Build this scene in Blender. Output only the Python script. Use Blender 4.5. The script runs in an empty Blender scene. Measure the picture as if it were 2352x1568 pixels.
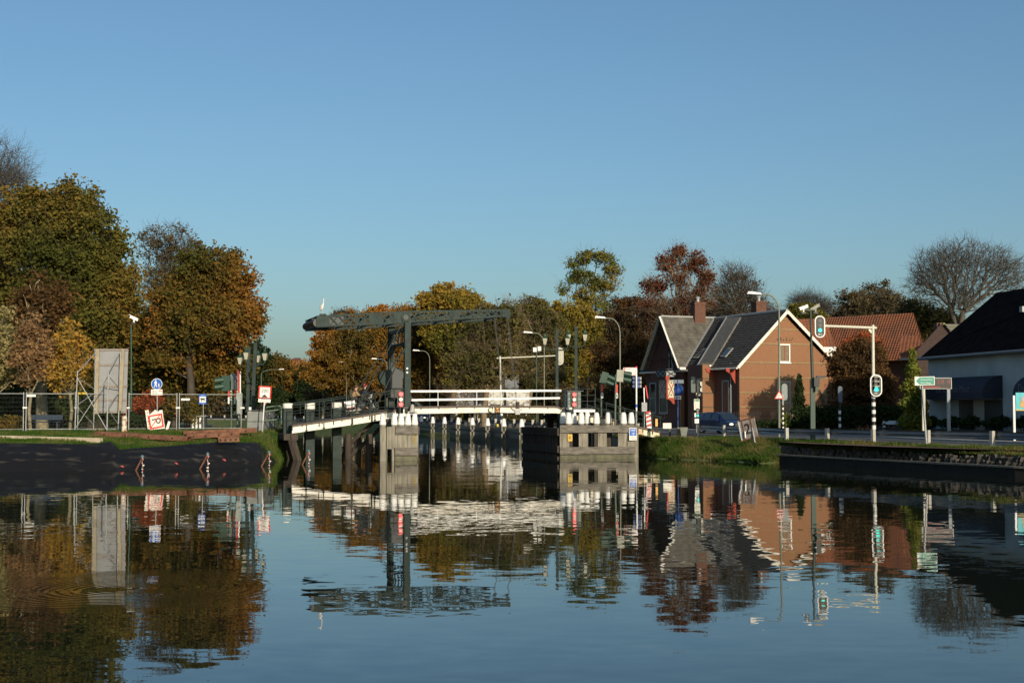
import bpy, math, random
import numpy as np
from mathutils import Vector, Matrix
random.seed(7); RNG = np.random.default_rng(11)
R = math.radians
sc = bpy.context.scene
# ------------------------------------------------------------------ camera
F, HC = 3267.0, 2.9
PITCH = math.atan(156 / F)
cd = bpy.data.cameras.new('camera'); cam = bpy.data.objects.new('camera', cd); sc.collection.objects.link(cam)
cam.location = (0, 0, HC); cam.rotation_euler = (math.pi / 2 + PITCH, 0, 0)
cd.lens = 36 * F / 2352; cd.sensor_width = 36; cd.clip_start = 0.1; cd.clip_end = 5000
sc.camera = cam
# ------------------------------------------------------------------ sky, sun, exposure
SUN_EL, SUN_AZ = R(17), R(23)          # azimuth: to the right of straight behind the camera
w = bpy.data.worlds.new("World"); sc.world = w; w.use_nodes = True
nt = w.node_tree; bg = nt.nodes['Background']
sky = nt.nodes.new('ShaderNodeTexSky'); sky.sky_type = 'NISHITA'; sky.sun_disc = False
sky.sun_elevation = SUN_EL; sky.sun_rotation = math.pi - SUN_AZ
sky.air_density = 1.0; sky.dust_density = 1.75; sky.ozone_density = 4.0
tint = nt.nodes.new('ShaderNodeMix'); tint.data_type = 'RGBA'; tint.blend_type = 'MULTIPLY'; tint.inputs[0].default_value = 1; tint.inputs[7].default_value = (0.93, 1.0, 0.95, 1)
nt.links.new(sky.outputs[0], tint.inputs[6]); nt.links.new(tint.outputs[2], bg.inputs[0]); bg.inputs[1].default_value = 0.118
sd = Vector((math.sin(SUN_AZ) * math.cos(SUN_EL), -math.cos(SUN_AZ) * math.cos(SUN_EL), math.sin(SUN_EL)))
ld = bpy.data.lights.new('sun', 'SUN'); ld.energy = 4.3; ld.angle = R(0.55); ld.color = (1.0, 0.86, 0.66)
lo = bpy.data.objects.new('sun', ld); sc.collection.objects.link(lo)
lo.rotation_euler = sd.to_track_quat('Z', 'Y').to_euler()
sc.view_settings.view_transform = 'Standard'; sc.view_settings.look = 'None'
sc.view_settings.exposure = 0.0; sc.view_settings.gamma = 1.0
sc.render.engine = 'CYCLES'
sc.cycles.use_denoising = True; sc.cycles.max_bounces = 7; sc.cycles.glossy_bounces = 4
sc.cycles.transparent_max_bounces = 8; sc.cycles.diffuse_bounces = 3
sc.cycles.caustics_reflective = False; sc.cycles.caustics_refractive = False
sc.cycles.sample_clamp_indirect = 6
# ------------------------------------------------------------------ measuring helpers (photo coordinates -> metres)
FWD = Vector((0, math.cos(PITCH), math.sin(PITCH))); UPV = Vector((0, -math.sin(PITCH), math.cos(PITCH)))
CAMP = Vector((0, 0, HC))
def ray(px, py): return FWD + Vector((1, 0, 0)) * ((px - 1176) / F) + UPV * ((784 - py) / F)
def P(px, py, Y):
    d = ray(px, py); return CAMP + d * (Y / d.y)
def G(px, py, z=0.0):
    d = ray(px, py); return CAMP + d * ((z - HC) / d.z)
def PL(px, py, o, n):
    d = ray(px, py); return CAMP + d * ((o - CAMP).dot(n) / d.dot(n))
def ppm(Y): return F / Y                    # photo pixels per metre at depth Y
# ------------------------------------------------------------------ materials
MATS = {}
def mat(name, col, rough=0.7, metal=0.0, var=0.12, scale=6.0, bump=0.0, stretch=(1, 1, 1), col2=None, spec=0.5, emit=0, det=5.0, thr=None):
    if name in MATS: return MATS[name]
    m = bpy.data.materials.new(name); m.use_nodes = True; MATS[name] = m
    n = m.node_tree.nodes; l = m.node_tree.links; b = n['Principled BSDF']
    b.inputs['Roughness'].default_value = rough; b.inputs['Metallic'].default_value = metal
    b.inputs['Specular IOR Level'].default_value = spec
    tc = n.new('ShaderNodeTexCoord'); mp = n.new('ShaderNodeMapping'); mp.inputs['Scale'].default_value = stretch
    l.new(tc.outputs['Object'], mp.inputs[0])
    nz = n.new('ShaderNodeTexNoise'); nz.inputs['Scale'].default_value = scale; nz.inputs['Detail'].default_value = det
    l.new(mp.outputs[0], nz.inputs['Vector'])
    c = col; a = tuple(max(0, x * (1 - var)) for x in c); d = tuple(min(1, x * (1 + var)) for x in c)
    if col2: a, d = col, col2
    rp = n.new('ShaderNodeValToRGB')
    t0, t1 = thr or (0.32, 0.68)
    rp.color_ramp.elements[0].position = t0; rp.color_ramp.elements[1].position = t1
    rp.color_ramp.elements[0].color = (*a, 1); rp.color_ramp.elements[1].color = (*d, 1)
    l.new(nz.outputs['Fac'], rp.inputs[0]); l.new(rp.outputs[0], b.inputs['Base Color'])
    if bump:
        bp = n.new('ShaderNodeBump'); bp.inputs['Strength'].default_value = 1.0; bp.inputs['Distance'].default_value = bump
        l.new(nz.outputs['Fac'], bp.inputs['Height']); l.new(bp.outputs[0], b.inputs['Normal'])
    if emit:
        b.inputs['Emission Color'].default_value = (*col, 1); b.inputs['Emission Strength'].default_value = emit
    return m
def leafmat(name, c1, c2, c3, trans=0.36, big=0.12):
    if name in MATS: return MATS[name]
    if name.startswith('leaf'): c1, c2, c3 = [tuple(min(.6, x * 1.5 + .008) for x in c) for c in (c1, c2, c3)]
    m = bpy.data.materials.new(name); m.use_nodes = True; MATS[name] = m
    n = m.node_tree.nodes; l = m.node_tree.links; n.remove(n['Principled BSDF']); out = n['Material Output']
    g = n.new('ShaderNodeNewGeometry'); tc = n.new('ShaderNodeTexCoord')
    nz = n.new('ShaderNodeTexNoise'); nz.inputs['Scale'].default_value = big; nz.inputs['Detail'].default_value = 3
    l.new(tc.outputs['Object'], nz.inputs['Vector'])
    ad = n.new('ShaderNodeMath'); ad.operation = 'MULTIPLY_ADD'; ad.inputs[1].default_value = 0.55; ad.inputs[2].default_value = -0.28
    l.new(g.outputs['Random Per Island'], ad.inputs[0])
    a2 = n.new('ShaderNodeMath'); a2.operation = 'ADD'; l.new(ad.outputs[0], a2.inputs[0])
    mr = n.new('ShaderNodeMapRange'); mr.inputs[1].default_value = 0.3; mr.inputs[2].default_value = 0.7
    l.new(nz.outputs['Fac'], mr.inputs[0]); l.new(mr.outputs[0], a2.inputs[1])
    rp = n.new('ShaderNodeValToRGB'); e = rp.color_ramp.elements
    e[0].position = 0.1; e[0].color = (*c1, 1); e[1].position = 0.9; e[1].color = (*c3, 1)
    k = e.new(0.5); k.color = (*c2, 1)
    l.new(a2.outputs[0], rp.inputs[0])
    d = n.new('ShaderNodeBsdfDiffuse'); t = n.new('ShaderNodeBsdfTranslucent'); mx = n.new('ShaderNodeMixShader'); mx.inputs[0].default_value = trans
    l.new(rp.outputs[0], d.inputs[0]); l.new(rp.outputs[0], t.inputs[0]); l.new(d.outputs[0], mx.inputs[1]); l.new(t.outputs[0], mx.inputs[2])
    l.new(mx.outputs[0], out.inputs[0]); return m
def glassmat(name, col=(0.01, 0.012, 0.015), rough=0.05):
    return mat(name, col, rough=rough, var=0, spec=0.9)
# ------------------------------------------------------------------ mesh builder
I4 = Matrix.Identity(4)
def FR(loc, yaw=0.0, tilt=0.0, lean=0.0):      # local x right, y away, z up
    return Matrix.Translation(Vector(loc)) @ Matrix.Rotation(yaw, 4, 'Z') @ Matrix.Rotation(lean, 4, 'Y') @ Matrix.Rotation(tilt, 4, 'X')
def worldloc(o):
    v = Vector((0, 0, 0))
    while o: v += o.location; o = o.parent
    return v
_T = {}
def textgeo(s, size, align='CENTER'):
    k = (s, size, align)
    if k in _T: return _T[k]
    c = bpy.data.curves.new('t', 'FONT'); c.body = s; c.size = size; c.align_x = align; c.align_y = 'CENTER'; c.resolution_u = 2
    o = bpy.data.objects.new('t', c); sc.collection.objects.link(o)
    dg = bpy.context.evaluated_depsgraph_get(); me = o.evaluated_get(dg).to_mesh()
    v = [tuple(x.co) for x in me.vertices]; f = [tuple(p.vertices) for p in me.polygons]
    o.evaluated_get(dg).to_mesh_clear(); bpy.data.objects.remove(o); bpy.data.curves.remove(c)
    _T[k] = (v, f); return v, f
class MB:
    def __init__(s, M=None): s.v = []; s.f = []; s.mi = []; s.mats = []; s.M = M or I4; s.sm = []
    def add(s, vs, fs, m, smooth=False):
        if m not in s.mats: s.mats.append(m)
        k = s.mats.index(m); n = len(s.v); M = s.M
        s.v += [tuple(M @ Vector(p)) for p in vs]
        for f in fs: s.f.append(tuple(i + n for i in f)); s.mi.append(k); s.sm.append(smooth)
    def box(s, c, d, m, T=None):
        x, y, z = d[0] / 2, d[1] / 2, d[2] / 2; c = Vector(c)
        vs = [Vector((a * x, b * y, e * z)) for a in (-1, 1) for b in (-1, 1) for e in (-1, 1)]
        vs = [(T @ p if T else p) + c for p in vs]
        s.add(vs, [(0, 1, 3, 2), (4, 6, 7, 5), (0, 4, 5, 1), (2, 3, 7, 6), (0, 2, 6, 4), (1, 5, 7, 3)], m)
    def b2(s, lo, hi, m):      # box from corner to corner
        s.box([(a + b) / 2 for a, b in zip(lo, hi)], [abs(b - a) for a, b in zip(lo, hi)], m)
    def frame3(s, p, q, up):
        p, q = Vector(p), Vector(q); z = (q - p).normalized(); up = Vector(up)
        if abs(z.dot(up)) > 0.98: up = Vector((0, 1, 0)) if abs(z.y) < 0.9 else Vector((1, 0, 0))
        x = up.cross(z).normalized(); y = z.cross(x); return p, q, x, y
    def beam(s, p, q, w, h, m, up=(0, 0, 1)):   # w across, h along 'up'
        p, q, x, y = s.frame3(p, q, up); a, b = x * w / 2, y * h / 2
        vs = [p - a - b, p + a - b, p + a + b, p - a + b, q - a - b, q + a - b, q + a + b, q - a + b]
        s.add(vs, [(3, 2, 1, 0), (4, 5, 6, 7), (0, 1, 5, 4), (1, 2, 6, 5), (2, 3, 7, 6), (3, 0, 4, 7)], m)
    def cyl(s, p, q, r0, m, r1=None, n=10, caps=True, smooth=True):
        r1 = r0 if r1 is None else r1; p, q, x, y = s.frame3(p, q, (0, 0, 1)); vs = []
        for c, r in ((p, r0), (q, r1)):
            for i in range(n):
                a = 2 * math.pi * i / n; vs.append(c + x * (r * math.cos(a)) + y * (r * math.sin(a)))
        s.add(vs, [(i, (i + 1) % n, n + (i + 1) % n, n + i) for i in range(n)], m, smooth)
        if caps: s.add(vs, [tuple(range(n))[::-1], tuple(range(n, 2 * n))], m)
    def tube(s, pts, r, m, n=6):
        pts = [Vector(p) for p in pts]
        for a, b in zip(pts[:-1], pts[1:]): s.cyl(a, b, r, m, n=n)
    def lathe(s, c, prof, m, n=14, smooth=True):    # prof [(r,z)...] about vertical axis
        c = Vector(c); vs = []
        for r, z in prof:
            for i in range(n):
                a = 2 * math.pi * i / n; vs.append(c + Vector((r * math.cos(a), r * math.sin(a), z)))
        k = len(prof); fs = [(j * n + i, j * n + (i + 1) % n, (j + 1) * n + (i + 1) % n, (j + 1) * n + i) for j in range(k - 1) for i in range(n)]
        s.add(vs, fs, m, smooth); s.add(vs, [tuple(range(n))[::-1], tuple(range((k - 1) * n, k * n))], m)
    def plate(s, pts, y0, y1, m):      # outline in local xz, thickness along y
        n = len(pts); vs = [(x, y0, z) for x, z in pts] + [(x, y1, z) for x, z in pts]
        s.add(vs, [tuple(range(n)), tuple(range(n, 2 * n))[::-1]] + [(i, i + n, (i + 1) % n + n, (i + 1) % n) for i in range(n)], m)
    def rect(s, cx, cz, w, h, y0, y1, m): s.plate([(cx - w / 2, cz - h / 2), (cx + w / 2, cz - h / 2), (cx + w / 2, cz + h / 2), (cx - w / 2, cz + h / 2)], y0, y1, m)
    def rrect(s, cx, cz, w, h, r, y0, y1, m, n=5):
        pts = []
        for (sx, sz, a0) in ((1, -1, -90), (1, 1, 0), (-1, 1, 90), (-1, -1, 180)):
            for i in range(n + 1):
                a = R(a0 + 90 * i / n); pts.append((cx + sx * (w / 2 - r) + r * math.cos(a), cz + sz * (h / 2 - r) + r * math.sin(a)))
        s.plate(pts, y0, y1, m)
    def disc(s, cx, cz, r, y0, y1, m, n=24): s.plate([(cx + r * math.cos(2 * math.pi * i / n), cz + r * math.sin(2 * math.pi * i / n)) for i in range(n)], y0, y1, m)
    def line(s, a, b, t, y0, y1, m):
        a, b = Vector(a), Vector(b); d = (b - a).normalized() * 0; k = (b - a).normalized(); nn = Vector((-k.y, k.x)) * t / 2
        s.plate([tuple(a - nn), tuple(b - nn), tuple(b + nn), tuple(a + nn)], y0, y1, m)
    def sphere(s, c, r, m, n=12, k=8):
        c = Vector(c); r = (r, r, r) if not hasattr(r, '__len__') else r; vs = []
        for j in range(k + 1):
            t = math.pi * j / k
            for i in range(n):
                a = 2 * math.pi * i / n; vs.append(c + Vector((r[0] * math.sin(t) * math.cos(a), r[1] * math.sin(t) * math.sin(a), r[2] * math.cos(t))))
        s.add(vs, [(j * n + i, (j + 1) * n + i, (j + 1) * n + (i + 1) % n, j * n + (i + 1) % n) for j in range(k) for i in range(n)], m, True)
    def text(s, t, size, x, z, y, m, align='CENTER', sx=1.0):
        v, f = textgeo(t, size, align); s.add([(x + a * sx, y, z + b) for a, b, c in v], f, m)
    def poly(s, pts, m): s.add(pts, [tuple(range(len(pts)))], m)
    def build(s, name, parent=None, origin=None):
        if parent is not None: o0 = worldloc(parent)
        elif origin is not None: o0 = Vector(origin)
        else:
            a = np.array(s.v); o0 = Vector(((a[:, 0].min() + a[:, 0].max()) / 2, (a[:, 1].min() + a[:, 1].max()) / 2, a[:, 2].min()))
        me = bpy.data.meshes.new(name); me.from_pydata([(a - o0.x, b - o0.y, c - o0.z) for a, b, c in s.v], [], s.f)
        for m in s.mats: me.materials.append(m)
        me.polygons.foreach_set('material_index', s.mi); me.polygons.foreach_set('use_smooth', s.sm); me.update()
        o = bpy.data.objects.new(name, me); sc.collection.objects.link(o)
        if parent is not None: o.parent = parent
        else: o.location = o0
        return o
def tag(o, label=None, cat=None, group=None, kind=None):
    if label: o['label'] = label
    if cat: o['category'] = cat
    if group: o['group'] = group
    if kind: o['kind'] = kind
    return o
def thing(name, label, cat, loc=(0, 0, 0), group=None):
    o = bpy.data.objects.new(name, None); sc.collection.objects.link(o); o.location = loc; o.empty_display_size = 0.2
    return tag(o, label, cat, group)
def struct(mb, name, origin=(0, 0, 0)):
    o = mb.build(name, origin=origin); o['kind'] = 'structure'; return o
def copy_tree(o, parent=None):
    c = o.copy(); sc.collection.objects.link(c); c.parent = parent
    for ch in list(o.children): copy_tree(ch, c)
    return c
def place(o, loc, yaw=0.0, label=None, scale=None):
    o.location = loc; o.rotation_euler = (0, 0, yaw)
    if label: o['label'] = label
    if scale: o.scale = (scale, scale, scale)
    return o
def npmesh(name, V, Fq, m, parent=None, o0=(0, 0, 0), smooth=False):
    V = np.asarray(V, dtype=np.float32) - np.array(o0, dtype=np.float32); Fq = np.asarray(Fq, dtype=np.int32)
    me = bpy.data.meshes.new(name); me.vertices.add(len(V)); me.vertices.foreach_set('co', V.ravel())
    k = Fq.shape[1]; me.loops.add(Fq.size); me.loops.foreach_set('vertex_index', Fq.ravel())
    me.polygons.add(len(Fq)); me.polygons.foreach_set('loop_start', np.arange(0, Fq.size, k, dtype=np.int32))
    if smooth: me.polygons.foreach_set('use_smooth', np.ones(len(Fq), dtype=bool))
    me.materials.append(m); me.update(calc_edges=True); me.validate()
    o = bpy.data.objects.new(name, me); sc.collection.objects.link(o)
    if parent is not None: o.parent = parent
    else: o.location = o0
    return o
# ------------------------------------------------------------------ plants
def quads(C, size, flat=0.0, asp=0.6):
    n = len(C); a = RNG.normal(size=(n, 3)); a[:, 2] *= (1 - flat); a /= np.linalg.norm(a, axis=1)[:, None] + 1e-9
    b = RNG.normal(size=(n, 3)); b -= (b * a).sum(1)[:, None] * a; b /= np.linalg.norm(b, axis=1)[:, None] + 1e-9
    s = size * RNG.uniform(0.45, 1.5, (n, 1)); V = np.stack([C - a * s, C - b * s * asp, C + a * s, C + b * s * asp], 1).reshape(-1, 3)
    return V, np.arange(4 * n).reshape(-1, 4)
def tubes(A, B, ra, rb, n):
    d = B - A; L = np.linalg.norm(d, axis=1)[:, None] + 1e-9; d = d / L
    up = np.where(np.abs(d[:, 2:3]) > 0.9, np.array([[1., 0, 0]]), np.array([[0, 0, 1.]]))
    x = np.cross(up, d); x /= np.linalg.norm(x, axis=1)[:, None]; y = np.cross(d, x)
    ang = np.arange(n) * 2 * np.pi / n; ca, sa = np.cos(ang), np.sin(ang)
    ring = x[:, None, :] * ca[None, :, None] + y[:, None, :] * sa[None, :, None]
    V = np.concatenate([A[:, None, :] + ring * ra[:, None, None], B[:, None, :] + ring * rb[:, None, None]], 1)
    base = (np.arange(len(A)) * 2 * n)[:, None, None]; i = np.arange(n); j = (i + 1) % n
    q = np.stack([i, j, j + n, i + n], 1)[None] + base
    return V.reshape(-1, 3), q.reshape(-1, 4)
def skeleton(base, fork, pts, bf=0.45):
    base = np.array(base); fork = np.array(fork); k = max(3, int(np.linalg.norm(fork - base) / 0.7))
    tr = [base + (fork - base) * t + np.array([math.sin(t * 5 + base[0]) * 0.12, 0, 0]) * t * (1 - t) * 4 for t in np.linspace(0, 1, k)]
    o = np.argsort(np.linalg.norm(pts - fork, axis=1)); pts = pts[o]
    N = np.empty((k + len(pts), 3)); N[:k] = tr; par = np.full(len(N), -1, int); par[1:k] = np.arange(k - 1)
    path = np.zeros(len(N)); path[:k] = 0
    lo = max(0, k - 1 - int(0.35 * k))
    for i in range(len(pts)):
        c = k + i; d = np.linalg.norm(N[lo:c] - pts[i], axis=1); j = lo + int(np.argmin(d + bf * path[lo:c]))
        N[c] = pts[i]; par[c] = j; path[c] = path[j] + d[j - lo]
    return N, par, k
def make_tree(name, label, cat, D, base, lobes, leaf=None, bark=None, n=900, leaves=14000, ls=0.16, sig=0.45, trunk=0.35,
              fork=None, twigs=0, group=None, sh=2.4, zb=None, flat=0.2, bf=0.45, depth=0.9, sparse=0.0, tw_len=0.7, clump=None):
    zb = 1.2 if zb is None else zb
    b = P(base, 900, D); base3 = np.array([b.x, D, zb]); k = D / F; cen = []; rad = []
    for lb in lobes:
        px, py, rx, ry = lb[:4]; c = P(px, py, D); cen.append([c.x, D + (lb[4] if len(lb) > 4 else 0), c.z]); rad.append([rx * k, rx * k * depth, ry * k])
    cen = np.array(cen); rad = np.array(rad); wv = rad.prod(1) ** 0.7; wv /= wv.sum()
    idx = RNG.choice(len(cen), n, p=wv); u = RNG.normal(size=(n, 3)); u /= np.linalg.norm(u, axis=1)[:, None]
    pts = cen[idx] + u * rad[idx] * (RNG.uniform(0, 1, (n, 1)) ** (1 / sh)); wsp = RNG.uniform(size=n) < .13; pts[wsp] = cen[idx][wsp] + (pts[wsp] - cen[idx][wsp]) * RNG.uniform(1.02, 1.22, (int(wsp.sum()), 1)); pts = pts[pts[:, 2] > zb + 0.8]
    if fork is None: fz = min((cen - rad * 0.75)[:, 2].mean(), cen[:, 2].min()); fz = max(fz, zb + 1.5); f = [base3[0] * 0.5 + cen[:, 0].mean() * 0.5, D, fz]
    else: q = P(fork[0], fork[1], D); f = [q.x, D, q.z]
    N, par, kt = skeleton(base3, f, pts, bf)
    r = np.full(len(N), 0.0); cnt = np.zeros(len(N)); e = 2.35
    for i in range(len(N) - 1, 0, -1):
        if cnt[i] == 0: cnt[i] = 1
        cnt[par[i]] += cnt[i]
    r = cnt ** (1 / e); r *= trunk * .6 / r[0]; r = np.maximum(r, 0.012)
    r[:kt] *= np.linspace(1.25, 1.0, kt)
    t = thing(name, label, cat, tuple(base3), group); bm = bark or MATS['bark']
    i = np.arange(1, len(N)); big = r[par[i]] > 0.06
    VV = []; FF = []; off = 0
    child = np.minimum(r[i], r[par[i]])
    for msk, ns in ((big, 7), (~big, 3)):
        if msk.any():
            V, Q = tubes(N[par[i[msk]]], N[i[msk]], np.where(i[msk] < kt, r[par[i[msk]]], np.minimum(r[par[i[msk]]], child[msk] * 1.25)), child[msk], ns)
            VV.append(V); FF.append(Q + off); off += len(V)
    if twigs:
        tip = RNG.integers(kt, len(N), twigs); dirv = N[tip] - N[par[tip]]; dirv /= np.linalg.norm(dirv, axis=1)[:, None] + 1e-6
        A = N[tip]; dv = dirv * 0.9 + RNG.normal(size=dirv.shape) * 0.55; dv /= np.linalg.norm(dv, axis=1)[:, None]
        Ln = RNG.uniform(0.4, 1.2, (twigs, 1)) * tw_len; B = A + dv * Ln; C2 = B + (dv + RNG.normal(size=dv.shape) * 0.4) * Ln * 0.7
        for a_, b_, r1, r2 in ((A, B, 0.013, 0.009), (B, C2, 0.009, 0.005)):
            V, Q = tubes(a_, b_, np.full(twigs, r1), np.full(twigs, r2), 3); VV.append(V); FF.append(Q + off); off += len(V)
    npmesh('trunk', np.concatenate(VV), np.concatenate(FF), bm, t, tuple(base3), True)
    if leaf is not None and leaves:
        leaves = int(leaves * 1.55); ls = ls * .78
        tips = N[kt:]; nc = clump or max(30, leaves // 170); ctr = tips[RNG.integers(0, len(tips), nc)]
        cr = RNG.uniform(0.55, 1.25, nc) * (sig * 2.0); src = RNG.integers(0, nc, leaves)
        u = RNG.normal(size=(leaves, 3)); u /= np.linalg.norm(u, axis=1)[:, None]
        C = ctr[src] + u * (cr[src][:, None] * RNG.uniform(0.05, 1.15, (leaves, 1)) ** 0.75) * np.array([1, 1, 0.62]) + RNG.normal(size=(leaves, 3)) * .08
        loose = RNG.uniform(size=leaves) < 0.3; m_ = int(loose.sum()); C[loose] = tips[RNG.integers(0, len(tips), m_)] + RNG.normal(size=(m_, 3)) * sig * .6
        C = C[C[:, 2] > zb]
        if sparse: C = C[RNG.uniform(size=len(C)) > sparse * (np.sin(C[:, 0] * 1.3) * np.sin(C[:, 2] * 1.1 + C[:, 1]) > 0)]
        V, Q = quads(C, ls, flat); npmesh('crown', V, Q, leaf, t, tuple(base3))
    return t
def make_shrub(name, label, cat, lobes, D, leaf, n=3000, ls=0.08, stems=14, zb=1.2, group=None, depth=0.8, sh=1.9):
    k = D / F; c0 = P(lobes[0][0], 950, D); t = thing(name, label, cat, (c0.x, D, zb), group); CC = []; tips = []
    for lb in lobes:
        px, py, rx, ry = lb[:4]; c = P(px, py, D); m = int(n / len(lobes)); u = RNG.normal(size=(m, 3)); u /= np.linalg.norm(u, axis=1)[:, None]
        q = np.array([c.x, D + (lb[4] if len(lb) > 4 else 0), c.z]) + u * np.array([rx * k, rx * k * depth, ry * k]) * (RNG.uniform(0, 1, (m, 1)) ** (1 / sh)) + RNG.normal(size=(m, 3)) * 0.06
        CC.append(q); tips.append(q[:: max(1, m // stems)])
    C = np.concatenate(CC); C = C[C[:, 2] > zb]; T = np.concatenate(tips); T = T[T[:, 2] > zb]
    V, Q = quads(C, ls, 0.2); npmesh('foliage', V, Q, leaf, t, (c0.x, D, zb))
    A = np.array([[c0.x, D, zb]]) + (T - np.array([[c0.x, D, zb]])) * np.array([[0.7, 0.7, 0]])
    V, Q = tubes(A, T, np.full(len(T), 0.025), np.full(len(T), 0.006), 4); npmesh('stem', V, Q, MATS['bark'], t, (c0.x, D, zb))
    return t
def skin(name, vs, es, rs, m, parent, sub=1):
    me = bpy.data.meshes.new(name + '_s'); me.from_pydata([tuple(v) for v in vs], es, []); o = bpy.data.objects.new('tmp', me); sc.collection.objects.link(o)
    sk = o.modifiers.new('s', 'SKIN'); sk.use_smooth_shade = True; me.skin_vertices[0].data[0].use_root = True
    for i, r_ in enumerate(rs): me.skin_vertices[0].data[i].radius = (r_, r_) if not hasattr(r_, '__len__') else r_
    ss = o.modifiers.new('b', 'SUBSURF'); ss.levels = sub
    dg = bpy.context.evaluated_depsgraph_get(); m2 = bpy.data.meshes.new_from_object(o.evaluated_get(dg)); bpy.data.objects.remove(o); bpy.data.meshes.remove(me)
    m2.materials.clear(); m2.materials.append(m); r_ = bpy.data.objects.new(name, m2); sc.collection.objects.link(r_); r_.parent = parent; return r_
# ------------------------------------------------------------------ palette
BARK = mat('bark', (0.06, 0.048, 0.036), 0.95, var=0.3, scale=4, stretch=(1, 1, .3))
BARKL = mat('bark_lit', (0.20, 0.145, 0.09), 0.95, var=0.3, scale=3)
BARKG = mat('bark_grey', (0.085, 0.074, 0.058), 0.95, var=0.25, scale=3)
BARKY = mat('bark_young', (0.21, 0.18, 0.11), 0.9, var=0.35, scale=5)
GRASS = mat('grass_ground', (0.045, 0.085, 0.018), 0.95, col2=(0.11, 0.12, 0.03), scale=1.4, bump=0.04, det=8)
EARTH = mat('earth', (0.10, 0.075, 0.05), 0.95, col2=(0.24, 0.18, 0.11), scale=3, bump=0.05)
ASPH = mat('asphalt', (0.05, 0.05, 0.053), 0.85, var=0.2, scale=8)
REDPATH = mat('red_path', (0.16, 0.075, 0.055), 0.9, var=0.25, scale=10)
CONC = mat('concrete', (0.32, 0.31, 0.28), 0.85, var=0.18, scale=5)
STONE = mat('stone', (0.06, 0.052, 0.042), 0.9, var=0.5, scale=3.5, bump=0.03)
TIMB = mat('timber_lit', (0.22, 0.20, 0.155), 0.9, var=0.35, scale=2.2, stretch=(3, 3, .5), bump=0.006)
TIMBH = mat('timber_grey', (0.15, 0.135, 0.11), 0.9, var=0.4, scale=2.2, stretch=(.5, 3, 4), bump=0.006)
TIMBD = mat('timber_dark', (0.055, 0.042, 0.032), 0.9, var=0.4, scale=3, stretch=(2, 2, .4))  # dark timber, also the shaded copy of the jetty timber
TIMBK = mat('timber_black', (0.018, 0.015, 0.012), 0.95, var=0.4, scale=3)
TIMBW = mat('timber_wet', (0.075, 0.072, 0.035), 0.6, var=0.5, scale=4)
WHITE = mat('white_paint', (0.80, 0.79, 0.74), 0.5, var=0.03, scale=3)
WHITED = mat('white_weathered', (0.78, 0.75, 0.66), 0.6, col2=(0.62, 0.53, 0.36), scale=1.6, stretch=(1, 1, 3), thr=(.52, .8))
CREAMR = mat('cream_rusty', (0.74, 0.66, 0.46), 0.6, col2=(0.34, 0.13, 0.04), scale=1.5, stretch=(1.2, 1.2, .6), thr=(.52, .72))
STEEL = mat('grey_green_steel', (0.034, 0.049, 0.044), 0.65, var=0.22, scale=2.5, spec=0.18)
STEELD = mat('dark_steel', (0.035, 0.042, 0.045), 0.55, var=0.1)
STEELG = mat('green_lamp_steel', (0.085, 0.12, 0.085), 0.5, var=0.12)
POLEG = mat('pole_olive', (0.19, 0.20, 0.14), 0.55, var=0.1)
POLEC = mat('pole_cream', (0.60, 0.585, 0.47), 0.5, var=0.05)
GALV = mat('galvanised', (0.34, 0.35, 0.34), 0.5, metal=0.3, var=0.12)
GREEND = mat('dark_green_paint', (0.018, 0.055, 0.035), 0.5, var=0.1)
BLACK = mat('black_paint', (0.012, 0.012, 0.013), 0.5, var=0.05)
RED = mat('red_paint', (0.60, 0.035, 0.02), 0.5, var=0.06)
REDD = mat('house_red', (0.34, 0.05, 0.025), 0.6, var=0.12)
BLUE = mat('sign_blue', (0.015, 0.11, 0.48), 0.4, var=0.03)
BLUED = mat('plate_blue_dark', (0.02, 0.06, 0.22), 0.5, var=0.05)
SIGNG = mat('sign_green', (0.0, 0.24, 0.17), 0.4, var=0.03)
YEL = mat('sign_yellow', (0.55, 0.36, 0.03), 0.5, var=0.1)
RUST = mat('rusty_steel', (0.10, 0.038, 0.02), 0.85, col2=(0.22, 0.10, 0.05), scale=3, bump=0.006)
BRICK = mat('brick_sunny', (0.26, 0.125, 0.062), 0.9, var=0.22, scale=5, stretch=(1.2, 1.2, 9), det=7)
BRICKD = mat('brick_shaded', (0.12, 0.055, 0.04), 0.9, var=0.2, scale=5, stretch=(1.2, 1.2, 9))  # copy of the house brick, darkened for walls in shade
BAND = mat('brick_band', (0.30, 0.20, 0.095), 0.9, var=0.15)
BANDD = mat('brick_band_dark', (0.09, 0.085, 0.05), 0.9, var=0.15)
TILE = mat('roof_tile_dark', (0.038, 0.037, 0.036), 0.8, var=0.4, scale=3)
TILEG = mat('roof_tile_grey', (0.11, 0.10, 0.08), 0.85, var=0.35, scale=1.6)
FELT = mat('roof_felt', (0.15, 0.14, 0.12), 0.9, var=0.2, scale=2)
TILEO = mat('roof_tile_orange', (0.28, 0.092, 0.036), 0.85, col2=(0.16, 0.068, 0.038), scale=1.2)
THATCH = mat('black_roof', (0.010, 0.010, 0.011), 1.0, var=0.3, scale=2, spec=0.0)
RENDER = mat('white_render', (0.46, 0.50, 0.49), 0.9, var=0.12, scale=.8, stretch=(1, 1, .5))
SLATE = mat('slate', (0.09, 0.09, 0.10), 0.7, var=0.2)
GLASS = glassmat('window_glass'); GLASSB = glassmat('glass_sky', (0.03, 0.05, 0.07), 0.03)
BROWNW = mat('brown_window', (0.12, 0.075, 0.045), 0.5, var=0.1)
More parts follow.
